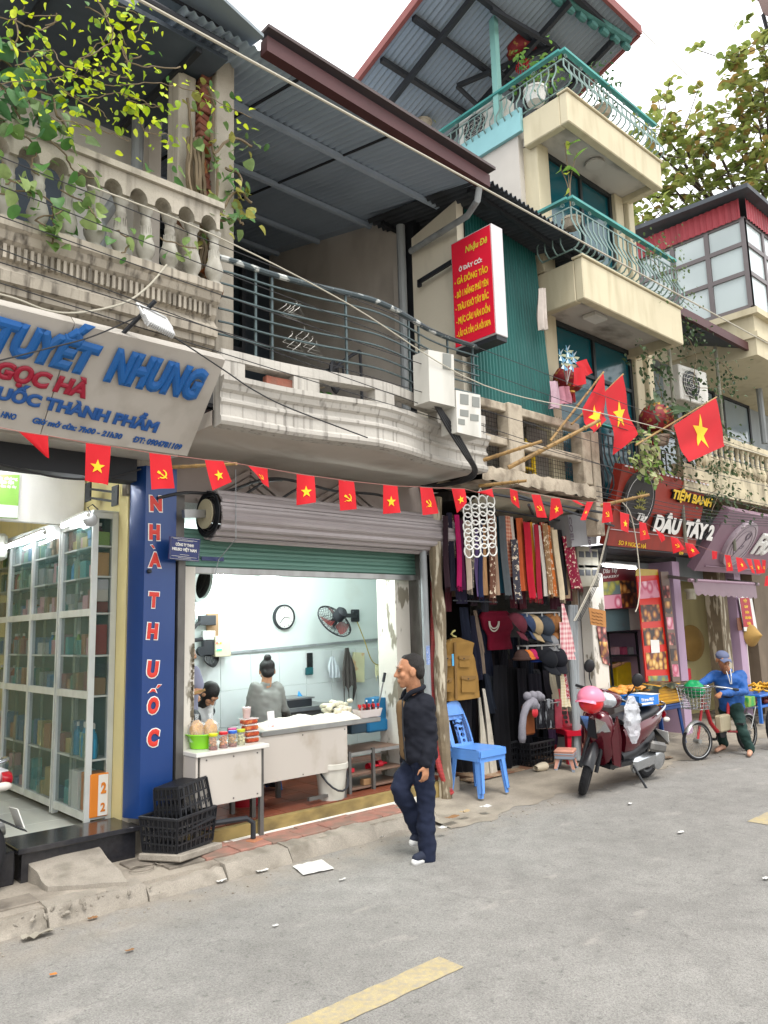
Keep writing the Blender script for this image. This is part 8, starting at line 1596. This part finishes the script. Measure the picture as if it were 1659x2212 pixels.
 P('seat',loft([(.10,.73,.03,.08),(.02,.74,.05,.13),(-.2,.755,.05,.145),(-.33,.775,.055,.14),(-.5,.80,.055,.135),(-.64,.82,.045,.11),(-.68,.82,.02,.06)]),mat('seat_vinyl','1f2024',.45,var=.08,vs=10))
 g=MB();g.tube(cr3([V((-.5,.15,.77)),V((-.7,.13,.83)),V((-.84,.06,.86)),V((-.84,-.06,.86)),V((-.7,-.13,.83)),V((-.5,-.15,.77))],4),.014,8);P('grab_rail',g,m_chr)
 P('tail_light',loft([(-.80,.74,.05,.11),(-.87,.73,.05,.08),(-.89,.73,.02,.04)]),mat('tail_red','9c1420',.12,var=.05,coat=.5))
 for s in(-1,1):g=MB();g.ell((-.80,.12*s,.69),(.06,.035,.03),10,8);P('rear_indicator',g,mat('clear_lens','b9b4ac',.15,var=0))
 g=MB();g.slab([(-.62,-.09,.58),(-.62,.09,.58),(-.98,.08,.36),(-.98,-.08,.36)],(.5,0,.8),.02);P('rear_fender',g,m_bpl);g=MB();g.box((-.93,0,.46),(.006,.19,.14),(0,.35,0));P('number_plate',g,m_wl)
 g=MB();g.box((-.30,.14,.27),(.5,.09,.17),(0,.08,0),.035);g.lathe([(.12,0),(.12,.05),(.09,.07)],20,(-.58,.13,.27),(0,1,0));P('engine_cover',g,m_chr);g=MB();g.box((-.5,.19,.42),(.34,.07,.12),(0,-.2,0),.03);P('air_box',g,m_steeld)
 g=MB();g.tube([(-.2,-.16,.26),(-.5,-.19,.30),(-.9,-.2,.38)],[.03,.06,.055],12);P('exhaust',g,m_steel);g=MB();g.tube([(-.05,.16,.25),(-.10,.33,.01)],.014,8);g.box((-.11,.345,.012),(.1,.04,.015));P('side_stand',g,m_bpl)
 return t
Vector_axis=V((-.35,0,.94));m_wine=mat('wine_paint','4f0a18',.2,.25,var=.04,vs=3,coat=.8);m_wsc=mat('white_scooter','c9c9cb',.25,.1,var=.03,coat=.6)
scooter((7.9,4.9,0),PI,rad(-9),m_wine,'parked dark red scooter with a pink and red helmet on its handlebar',rad(28))
scooter((.9,5.86,.115),PI,rad(4),m_wsc,'white scooter cut off by the left picture edge, only tail and number plate showing')
def local(p):return V((7.9-p[0],4.9-p[1],p[2]))
c=pt(('TG',335,575),Y=4.66);t=thing('helmet','pink helmet with peak over bright red shell hung on the scooter handlebar','helmet',c);g=MB();g.ell(c+V((0,0,-.03)),(.13,.13,.12),22,14);part('shell',g,mat('helmet_red','c8141e',.2,coat=.6,var=0),t);g=MB();g.grid(lambda u,v:c+V((.142*cos(2*PI*u)*sin(PI*.56*v),.142*sin(2*PI*u)*sin(PI*.56*v),.01+.128*cos(PI*.56*v))),24,10,wrap=True);g.grid(lambda u,v:c+V((-.10-.10*v*sin(PI*u),(u-.5)*.25,-.01-.03*v+.03*sin(PI*u))),10,4);part('cover',g,mat('helmet_pink','d87a93',.35,var=.03),t,smooth=70)
g=MB();q=[pt(('TG',*k),Y=y)for k,y in(((655,640),4.72),((780,660),4.68),((908,605),4.98),((745,575),5.02))];t=thing('milk_carton_box','blue and white carton marked TH true MILK lying on the scooter seat','box',q[0]);zb_=.865;Q=[V((8.06,4.64,zb_)),V((8.42,4.60,zb_)),V((8.46,4.88,zb_)),V((8.1,4.92,zb_))];g.slab(Q,(0,0,1),.11);m_mk=mat('carton_blue','1f6fc0',.45,var=.03);part('box',g,m_mk,t);g=MB();g.slab([Q[1]+V((.003,0,.003)),Q[2]+V((.003,0,.003)),Q[2]+V((.003,0,.108)),Q[1]+V((.003,0,.108))],(1,0,0),.003);g.slab([Q[0]+V((.22,-.028,.112)),Q[1]+V((.04,0,.112)),Q[2]+V((.04,0,.112)),Q[3]+V((.24,-.02,.112))],(0,0,1),.004);part('flap',g,m_wl,t)
e1=(Q[1]-Q[0]).normalized();text('TH true MILK',frame(Q[0]+e1*.03+V((0,-.004,.05)),e1,(0,0,1)),.24,.035,m_wl,t,ext=.002,bold=.04);g=MB();n5=e1.cross(V((0,0,1)));g.slab([Q[0]+e1*.03+n5*.002+V((0,0,.012)),Q[0]+e1*.25+n5*.002+V((0,0,.012)),Q[0]+e1*.25+n5*.002+V((0,0,.034)),Q[0]+e1*.03+n5*.002+V((0,0,.034))],n5,.002);part('band',g,m_wl,t)
m_pbag=mat('crinkled_bag','c9cbd0',.18,var=.1,vs=20,alpha=.55,bump=1,bs=40,spec=.8);c=pt(('TG',645,720),Y=4.5)
from mathutils import noise as _ns
g=MB();g.grid(lambda u,v:c+V((.11*cos(2*PI*u)*(.35+.9*sin(PI*min(1,v*1.05))),.05*sin(2*PI*u)*(.35+.9*sin(PI*v)),.24-.5*v))*1+V((.03*_ns.noise(V((u*9,v*9,1))),.03*_ns.noise(V((u*9,v*9,5))),.0)),26,18);solo('plastic_bag','crumpled clear plastic bag hanging from the scooter bag hook','bag',g,m_pbag,smooth=25)
t=thing('bicycle','small red utility bicycle with wire basket and rear rack','bicycle',(10.6,4.85,0));m_bk=mat('bike_red','9c1f26',.35,.2,var=.06);F_,R_=V((9.98,4.95,.245)),V((11.15,4.8,.245));ax=(R_-F_).normalized();sd=V((-ax.y,ax.x,0));L=lambda a,z,s=0:F_+ax*a+V((0,0,z-.245))+sd*s
wheel(t,F_,.245,.042,24,m_steel,sd+ax*.25,thin=True);wheel(t,R_,.245,.046,24,m_steel,sd,thin=True)
for nm,seq,r_ in(('frame',[(.24,.72),(.33,.45),(.45,.33),(.75,.33)],.028),('frame',[(.72,.30),(.80,.75)],.022),('frame',[(.72,.3),(1.18,.245)],.016),('frame',[(.79,.62),(1.18,.245)],.012),('fork',[(.0,.245),(.12,.55),(.22,.82)],.018),('handlebar_stem',[(.22,.8),(.26,.94)],.018)):
 g=MB();g.tube([L(*q)for q in seq],r_,8);part(nm,g,m_bk,t)
g=MB();g.tube(cr3([L(.42,.90,-.3),L(.33,.92,-.24),L(.26,.94,0),L(.33,.92,.24),L(.42,.90,.3)],4),.013,8);part('handlebar',g,m_chr,t)
for s in(-1,1):g=MB();g.tube([L(.40,.905,.28*s),L(.50,.885,.34*s)],.018,8);part('handle_grip',g,m_bpl,t)
g=MB();g.ell(L(.82,.78),(.13,.09,.045),14,8);part('saddle',g,m_bpl,t)
g=MB();g.bar(L(.9,.60),L(1.42,.58),.12,.015)
for s in(-1,1):g.tube([L(1.36,.58,.06*s),L(1.2,.3,.06*s)],.008,6)
part('rear_rack',g,m_steel,t);g=MB();g.box(L(.62,.42),(.3,.1,.22),None,.02);part('battery_box',g,mat('cream_box','a59a80',.5),t);g=MB();g.lathe([(.09,-.01),(.09,.01)],20,L(.70,.3,.07),sd);g.bar(L(.62,.2,.12),L(.78,.4,.1),.02);g.box(L(.62,.19,.17),(.1,.09,.025));g.box(L(.78,.41,-.17),(.1,.09,.025));part('crank',g,m_bpl,t)
for c_,r_ in((F_,.27),(R_,.27)):g=MB();g.grid(lambda u,v:c_+ax*(r_*cos(rad(20+130*u)))+sd*(v-.5)*.07+V((0,0,(r_-.03*(2*v-1)**2)*sin(rad(20+130*u)))),14,4);part('mudguard',g,m_steel,t)
bz=MB();b0=L(.02,.66);
def bw(u,z):k=.8+.2*z;a=2*PI*u;q=1/max(abs(cos(a)),abs(sin(a)));return b0+ax*(.14*k*cos(a)*min(q,1.25))+sd*(.2*k*sin(a)*min(q,1.25))+V((0,0,.28*z))
for j in range(7):bz.tube([bw(i/24,j/6)for i in range(24)],.005 if j<6 else .009,5,True)
for i in range(24):bz.tube([bw(i/24,0),bw(i/24,1)],.0035,4)
for i in range(6):bz.tube([bw(i/24,0),bw(.5-i/24,0)],.004,4)
part('basket',bz,m_chr,t)
g=MB();g.grid(lambda u,v:b0+V((0,0,.25))+V((.13*cos(2*PI*u)*sin(PI*v),.14*sin(2*PI*u)*sin(PI*v),.11*cos(PI*v)))*(1+.25*_ns.noise(V((u*6,v*6,2)))),20,14);solo('shopping_bag','green plastic bag stuffed into the bicycle basket','bag',g,mat('green_plastic','0f8a52',.35,var=.1,vs=9,trl=.15),smooth=50)
carton(mat('green_pack','2f8a3a',.5,var=.3,vs=14,dirt='c9b02a'),'parcel','green and yellow parcel strapped on the bicycle rear rack','parcel',L(1.2,0).x,L(1.2,0).y,.6,(.3,.2,.13),.1)
wt=thing('motorbike_wheel','part of a parked motorbike wheel cut off by the right picture edge','wheel',(11.7,4.6,0));c=pt((1676,1562),Y=4.55);wheel(wt,(c.x,4.55,.3),.3,.08,5,m_bpl)
g=MB();g.box((3.0,5.72,.145),(.52,.40,.05),(rad(-3),rad(4),rad(24)),.008);solo('stone_slab','loose grey stone slab tilted under the two black crates','slab',g,m_kerb)
crate(.48,.35,.26,'black lattice crate standing upright on the stone slab',(2.985,5.74,.175),rad(24),group='black crates by the blue sign',nx=8);crate(.36,.27,.33,'black lattice crate turned upside down and tilted inside the lower crate',(3.0,5.75,.66),0,rot=(PI-.10,-.08,rad(20)),group='black crates by the blue sign',nx=6)
m_pap=mat('litter_white','c3c2be',.7,var=.05);m_lf=mat('dry_leaf','7d5a38',.8,var=.25,vs=12)
def scrap(p,r,label,m,k=1.,name='paper_scrap',cat='litter',curl=.35):
 s=R.uniform(0,9);g=MB();g.grid(lambda u,v:V(p)+V(((u-.5)*r*2,(v-.5)*r*2*k,.008+r*curl*abs(_ns.noise(V((u*3+s,v*3,s))))+.3*r*curl*(2*u-1)**2)),6,5);return solo(name,label,cat,g,m,smooth=50)
p=pt((677,1875),Z=0);g=MB();P4=[pt(q,Z=.006)for q in((632,1873),(655,1892),(722,1878),(695,1858))];g.grid(lambda u,v:P4[0].lerp(P4[3],u).lerp(P4[1].lerp(P4[2],u),v)+V((0,0,.006+.01*abs(_ns.noise(V((u*3,v*3,0)))))),12,8);solo('paper_sheet','white torn paper sheet lying flat on the road by the kerb','litter',g,m_pap,smooth=60)
for u,v,r_,lb,m,k in((822,1808,.035,'crumpled white tissue on the kerb',m_pap,1),(478,1905,.04,'crumpled white tissue below the crates',m_pap,.8),(1050,1745,.055,'white plastic scrap right of the fallen leaves',m_pap,.7),(740,1902,.03,'small white strip on the asphalt right of the paper sheet',m_pap,.35),(565,1883,.05,'pale shredded wrapper left of the paper sheet',m_pap,.5),(80,2025,.09,'pale flattened wrapper at the kerb, far left',mat('wrapper','8f897c',.7),.4),(280,2056,.025,'tan scrap on the road, lower left',m_lf,.5),(595,2002,.018,'tiny white scrap in the middle of the road',m_pap,.6),(200,1986,.03,'rust coloured dry leaf near the left kerb',m_lf,.6),(115,2108,.018,'small orange scrap lower left',mat('orange_scrap','b5702a',.7),.7),(975,1768,.075,'large curled dry leaf beside the kerb end',m_lf,.5),(1005,1756,.06,'pale dry leaf right of the large curled one',mat('pale_leaf','9a8768',.8),.5),(955,1790,.035,'white tissue behind the walking man',m_pap,.9),(1360,1738,.03,'small white scrap behind the scooter stand',m_pap,.6),(1470,1800,.04,'flattened white scrap right of the scooter',m_pap,.4),(1655,1900,.03,'white scrap at the right road edge',m_pap,.5),(1442,1640,.09,'brown and white rag by the kerb behind the scooter',mat('rag_brown','6a5a4a',.8,var=.4,vs=14),.5)):q=pt((u,v),Z=.004 if v>1790 or u>1300 else .07 if u>900 else .12);scrap(q,r_,lb,m,k)
g=MB()
for i in range(170):
 x=1+R.random()*10;y=5.2-abs(R.gauss(0,.12))-.15*(x>5);s=R.uniform(.003,.010);g.ell((x,y,s*.4),(s*1.4,s,s*.6),5,3,(0,0,R.uniform(0,6)))
struct('gutter_grit',g,m_kerb,kind='stuff')
def leafm(kind,col):
 def mk():
  g=MB();n=6;pts=[]
  for i in range(n+1):
   u=i/n;w_={'heart':.52*(max(0,sin(PI*(u**.62)))**.8),'oval':.30*sin(PI*u**.85)**.8 if 0<u<1 else 0,'obov':.34*sin(PI*u**1.5)**.9 if 0<u<1 else 0,'slim':.16*sin(PI*u)}[kind]if 0<u<1 else 0
   z=-.18*u*u;pts.append((w_,u-(.12 if kind=='heart' and i==1 else 0),z))
  for w_,y,z in pts:g.v+=[(-w_,y,z+w_*.35),(0,y if w_ else y,z),(w_,y,z+w_*.35)]
  g.f=[(i*3+j,i*3+j+1,i*3+4+j,i*3+3+j)for i in range(n)for j in(0,1)];g.mi=[0]*len(g.f);return g
 return mk().mesh('leaf',mat('leaf_'+col,col,.45,var=.22,vs=2.5,trl=.42,spec=.4),60)
_LM={}
def LM(k,c):
 if(k,c)not in _LM:_LM[k,c]=leafm(k,c)
 return _LM[k,c]
def leaves(t,spots,kind,cols,limit,stuffname='foliage'):
 mass={}
 for i,(p,s,d)in enumerate(spots):
  c=R.choice(cols);me=LM(kind,c);M=Matrix.Translation(p)@V(d).to_track_quat('Y','Z').to_matrix().to_4x4()@Matrix.Rotation(R.uniform(-.9,.9),4,'Y')@Matrix.Diagonal((s,s,s,1))
  if i<limit:inst('leaf',me,t,M)
  else:g=mass.setdefault(c,MB());g.T=M;g.add([v.co.copy()for v in me.vertices],[tuple(f.vertices)for f in me.polygons])
 if mass:
  A=MB();ms=[]
  for c,g in mass.items():A.cur=len(ms);ms.append(LM(kind,c).materials[0]);A.add(g.v,g.f)
  part(stuffname,A,ms,t,kind='stuff',smooth=60)
def rd(z=0):return V((R.uniform(-1,1),R.uniform(-1,.4),z+R.uniform(-.8,.5))).normalized()
def vine(label,runs,kind,cols,sz,n,Yf,limit,mstem,r_=.006,name='vine',spread=.07,cat='vine',group=None):
 paths=[[pt(q,Y=Yf(q)+R.uniform(-.05,.05))for q in run]for run in runs];t=thing(name,label,cat,paths[0][0],group);sp_=[]
 for P in paths:C=cr3(P,5);g=MB();g.tube([p+V((R.uniform(-.01,.01),0,R.uniform(-.01,.01)))for p in C],r_,5);part('stem',g,mstem,t);sp_+=C
 out=[]
 for i in range(n):p=R.choice(sp_)+V((R.gauss(0,spread),R.gauss(0,spread),R.gauss(0,spread)));out.append((p,sz*R.uniform(.6,1.25),rd(-.4)))
 out.sort(key=lambda a:-a[1]);leaves(t,out,kind,cols,limit);return t
m_stem=mat('vine_stem','6d5f4a',.8,var=.2,vs=10);YG=['c0d020','b2c826','cad838','9cba30'];MG=['5f8a3c','4f7c3a','74984a','6f9440'];DG=['4f7a50','5f8c5e','6f9a6a','8fa87a']
q1=lambda*a:[D('T1',*k)for k in a];Y1=lambda q:4.68
vine('yellow green creeper trailing across the pharmacy balcony on thin bare stems',[q1((-40,540),(250,520),(480,490),(740,560),(1000,540),(1250,590),(1480,690),(1640,770)),q1((100,430),(330,330),(420,430),(640,460),(780,500)),q1((60,230),(130,330),(250,330),(350,420),(480,520)),q1((480,480),(590,330),(700,250),(760,170),(830,300)),q1((300,480),(450,620),(650,720),(700,790)),q1((380,560),(560,650),(760,600),(900,650),(1050,700)),q1((780,600),(850,660),(960,690),(1060,690)),q1((330,770),(470,800),(600,830),(780,890),(850,930)),q1((900,780),(960,860),(1100,880),(1090,960)),q1((640,420),(740,480),(860,520)),q1((150,40),(180,90),(390,110),(300,160)),q1((700,20),(850,70),(930,120),(900,200),(840,200))],'oval',YG+['8fa83a'],.062,380,Y1,300,m_stem,.0035,spread=.075)
vine('tangled bare twigs of the creeper under the eaves',[q1((-30,110),(120,140),(230,190),(330,170),(370,80)),q1((100,120),(110,260),(80,330)),q1((470,410),(640,330),(740,230),(640,0)),q1((1180,440),(1000,440),(830,400),(800,300),(850,500)),q1((820,400),(930,370)),q1((560,40),(700,110),(640,0))],'oval',MG,.05,26,Y1,26,m_stem,.005)
Yb_=lambda q:4.93
vine('broad dark green ivy bush growing at the left end of the balustrade',[q1((-60,380),(60,420),(150,560),(220,700),(260,820)),q1((-40,520),(60,620),(120,760),(200,840)),q1((-40,700),(40,660),(120,480)),q1((200,600),(330,620),(380,760),(460,850)),q1((-80,450),(-60,700),(30,800))],'heart',DG,.098,110,Yb_,85,m_stem,.008,spread=.09)
vine('pale arrow leaved climber hanging over the stone balustrade',[q1((130,880),(240,960),(200,1090),(250,1150)),q1((300,900),(420,1000),(480,1120),(620,1160)),q1((20,1060),(60,1180),(150,1180),(30,1200)),q1((-30,1280),(200,1250),(400,1380),(230,1440),(400,1500)),q1((400,1240),(560,1330),(620,1420),(560,1500)),q1((330,1350),(360,1480),(340,1600)),q1((760,1500),(850,1570),(800,1650)),q1((1050,1560),(1180,1600),(1320,1620))],'heart',['7f9a5c','6b8a4a','93a86a','4f7a3f'],.088,95,lambda q:4.86,70,m_stem,.006,spread=.06)
vine('arrow leaved climber up the concrete column and over the rail end',[q1((1230,640),(1250,900),(1240,1200),(1300,1450),(1280,1650)),q1((1350,560),(1400,700),(1380,900),(1420,1100),(1400,1400)),q1((880,1180),(980,1180),(1100,1230),(1200,1290),(1350,1350)),q1((900,1220),(960,1260),(1010,1310),(1060,1320)),q1((1100,1380),(1170,1400),(1230,1480)),q1((1400,1000),(1520,900),(1640,950)),q1((1430,1400),(1550,1250),(1640,1330)),q1((1480,1100),(1570,1150),(1560,1300)),q1((1440,1450),(1530,1420),(1590,1470))],'heart',['6f8f56','86a066','57804a','a9a85a'],.078,160,lambda q:5.12,130,m_stem,.012,spread=.06)
for k in range(5):vine(['leftmost','second','middle','fourth','rightmost'][k]+' woody grey stem climbing the balcony column',[q1((1225+k*22,900),(1235+k*25,1200),(1250+k*30,1500),(1280+k*20,1800),(1340+k*8,2000))],'heart',['7a4a2a'],.09,2,lambda q:5.2,2,m_stem,.018,'climbing_stem',group='woody stems on the column')
t6=lambda*a:[D('T6',*k)for k in a]
GG=['3f5236','4c6040','59694a','33452e'];YR=lambda q:5.0+.0006*max(0,q[0]-1380)
vine('small leaved creeper tangled over the balcony fronts right of the bakery sign',[t6((1100,520),(1180,480),(1240,600),(1230,760),(1330,780)),t6((1150,380),(1200,420),(1290,470)),t6((1300,600),(1400,640),(1460,740),(1380,790)),t6((1000,700),(1040,830),(1000,900),(1100,950)),t6((1050,1150),(1150,1180),(1250,1230),(1380,1260)),t6((1100,1250),(1200,1300),(1330,1330),(1400,1420)),t6((1330,1180),(1450,1230),(1580,1290),(1659,1340)),t6((1400,1300),(1500,1400),(1600,1480)),t6((1350,1400),(1420,1480),(1520,1500),(1640,1440)),t6((950,1200),(1080,1230),(1200,1200)),t6((1180,900),(1290,1000),(1420,1050),(1560,1100)),t6((1250,1450),(1380,1360),(1330,1500)),t6((900,620),(960,600),(1040,640),(1020,760))],'oval',GG,.07,1300,YR,300,m_stem,.006,spread=.12)
vine('thin creeper hanging off the railing beside the glazed house',[t6((1000,-60),(1080,20),(1130,120),(1120,220),(1220,320)),t6((930,0),(1010,60),(1060,180))],'oval',['55683f','64784a'],.05,260,lambda q:4.75,260,m_stem,.004,spread=.12)
vine('white edged trailing plant spilling over the bakery sign',[t6((880,1060),(930,1140),(960,1210),(1030,1290)),t6((900,1040),(960,1060),(1000,1180)),t6((850,1180),(930,1240),(980,1300)),t6((900,1200),(1000,1240),(1040,1310))],'oval',['9fb070','7f9a4c','b9bd8c','5f8038'],.1,110,lambda q:4.88,110,m_stem,.006,spread=.06)
t3=lambda*a:[D('T3',*k)for k in a]
def pot(q,Y,X,r_,h_,label,runs,cols,sz,n,kind='oval',spread=.08):
 c=pt(q,X=X)if X else pt(q,Y=Y);t=thing('potted_plant',label,'plant',c);g=MB();g.lathe([(r_*.75,0),(r_,h_),(r_*1.08,h_),(r_*1.08,h_+.03),(r_*.9,h_+.03)],16,c);part('pot',g,m_wl if r_>.14 else m_rough,t);sp_=[]
 for dx,dz in runs:C=cr3([c+V((0,0,h_)),c+V((dx*.4,0,h_+dz*.6)),c+V((dx,R.uniform(-.1,.1),h_+dz))],5);g=MB();g.tube(C,.006,5);part('stem',g,m_stem,t);sp_+=C[3:]
 out=sorted([(R.choice(sp_)+V((R.gauss(0,spread),R.gauss(0,spread),R.gauss(0,spread))),sz*R.uniform(.6,1.2),rd(.2))for _ in range(n)],key=lambda a:-a[1]);leaves(t,out,kind,cols,300)
pot(D('T3',310,600),0,7.9,.15,.16,'bushy plant in a white pot behind the topmost railing corner',[(-.2,.4),(0,.5),(.3,.45),(.5,.4),(.2,.3)],MG,.08,170,spread=.13);pot(D('T2',1200,720),0,7.95,.13,.15,'tall bamboo like plant at the left end of the topmost railing',[(-.1,1.4),(.1,1.0),(.3,.7),(-.25,.8),(.5,.5)],['8a9a4a','73893c','a0a84e'],.12,190,'slim',.1)
pot(D('T3',700,680),5.0,0,.13,.1,'small dark shrub behind the topmost front railing',[(-.3,.5),(0,.55),(.3,.5)],['3f5a3c','55704a'],.06,160,spread=.13);pot(D('T3',520,1330),5.0,0,.12,.1,'single tall plant with big yellow green leaf on the middle balcony',[(0,1.1),(.05,.85),(-.06,.75),(.1,.95)],['a5b03a','6f9440'],.2,9,spread=.03)
pot(D('T5',560,795),5.15,0,.1,.05,'low leafy plant in the gap of the curved parapet',[(-.1,.12),(.1,.12),(.2,.1)],['4f8a3a','3f7038'],.1,26,'slim',.04);pot(D('T6',1040,1110),5.05,0,.12,.1,'spiky grey green agave behind the flags',[(-.2,.35),(.2,.35),(0,.4)],['6f8468','5d7458'],.35,18,'slim',.03)
t=thing('pinwheels','bunch of pale blue and white toy pinwheels on sticks','pinwheel',pt(('T6',490,690),Y=5.05))
for i,(x,y)in enumerate(((495,568),(455,590),(495,605),(530,602),(470,640),(515,645))):
 c=pt(('T6',x,y),Y=5.05)
 for k in range(6):a=k*PI/3+i;g=MB();d=V((cos(a),0,sin(a)))*.085;e=V((cos(a+.7),0,sin(a+.7)))*.07;g.add([c,c+d,c+(d+e)*.6+V((0,-.03,0)),c+e*.6],[(0,1,2,3)]);part('vane',g,mat('vane_'+('a','b','c')[(i+k)%3],('c9cfae','b9cfd8','6a9fc0')[(i+k)%3],.4,var=.05,trl=.2),t)
 g=MB();g.tube([c,pt(('T6',490,760),Y=5.1)],.005,4);part('stick',g,m_wire,t)
for a,b_,w_,c,lb in(((410,740),(415,900),45,'b39aa4','pale striped shirt drying at the end of the green screen'),((480,770),(488,870),60,'b88492','small pink shirt drying beside the striped one'),((345,200),(350,440),40,'b7aea6','striped cloth hanging high beside the green screen')):drape('T6',5.15,a,b_,w_,w_*1.2,lb,cm(c),'laundry','laundry','laundry by the green screen',2,.03)
m_bark=mat('bark','4b4038',.9,var=.25,vs=6,bump=.6,bs=20);tr=thing('almond_tree','large street tree with broad green and rusty leaves behind the glazed house','tree',(20.5,6.3,0));out=[]
g=MB();g.tube([V((20.5,6.3,0)),V((20.4,6.3,4)),V((20,6.2,8))],[.35,.28,.22],12);part('trunk',g,m_bark,tr)
cl=[(1420,330,15.5),(1470,300,15.8),(1520,330,16),(1450,400,15.6),(1400,480,15.5),(1500,420,16),(1560,380,16),(1540,300,16.2),(1600,330,16),(1640,280,16),(1600,250,15.8),(1650,200,15.8),(1600,140,15.6),(1650,100,15.6),(1690,150,15.8),(1680,300,16),(1640,400,16.2),(1580,420,16),(1480,480,15.8),(1430,280,15.6),(1700,60,15.6),(1700,400,16),(1380,400,15.2)]
for i,(u,v,X)in enumerate(cl):
 c=pt((u,v),X=X);a=V((20,6.2,7.5+R.uniform(0,1.5)));m_=a.lerp(c,.55)+V((0,R.uniform(-.3,.3),R.uniform(0,.5)));g=MB();g.tube(cr3([a,m_,c],5),[.10-.085*k/10 for k in range(11)],6);part('branch',g,m_bark,tr)
 for k in range(13):
  q=c+V((R.gauss(0,.42),R.gauss(0,.42),R.gauss(0,.33)));g=MB();g.tube([c,q],.012,4);part('twig',g,m_bark,tr)if k<5 else None
  for j in range(9):a_=R.uniform(0,6.3);out.append((q+V((R.gauss(0,.05),R.gauss(0,.05),R.gauss(0,.04))),R.uniform(.15,.25),V((cos(a_),sin(a_),R.uniform(-.5,.6)))))
out.sort(key=lambda a:(a[0].x-a[1]*8));leaves(tr,out,'obov',['85934a','758646','939f56','a0aa62','989f5a','9c844e','7d8b4c','9a9e56','889650'],300,'crown')
t=thing('roof_corner','brown corner of a neighbouring roof at the top right picture edge','roof',pt((1645,10),X=11.5));g=MB();q=[pt(k,X=x)for k,x in(((1630,-20),11.6),((1648,30),11.4),((1700,60),11.2),((1700,-20),11.4))];g.slab(q,(0,0,1),.08);part('eave',g,mat('brown_eave','6b5650',.7,var=.1),t);g=MB();g.tube([q[1],q[1]+V((.1,0,-.2))],.03,6);part('spout',g,m_dark,t)
cable([pt(('T3',890,145),Y=4.9),pt(('T3',1420,660),Y=5.6),pt(('T3',1659,890),Y=6)],.006,m_cw,'thin wire from the terrace roof corner down into the tree')
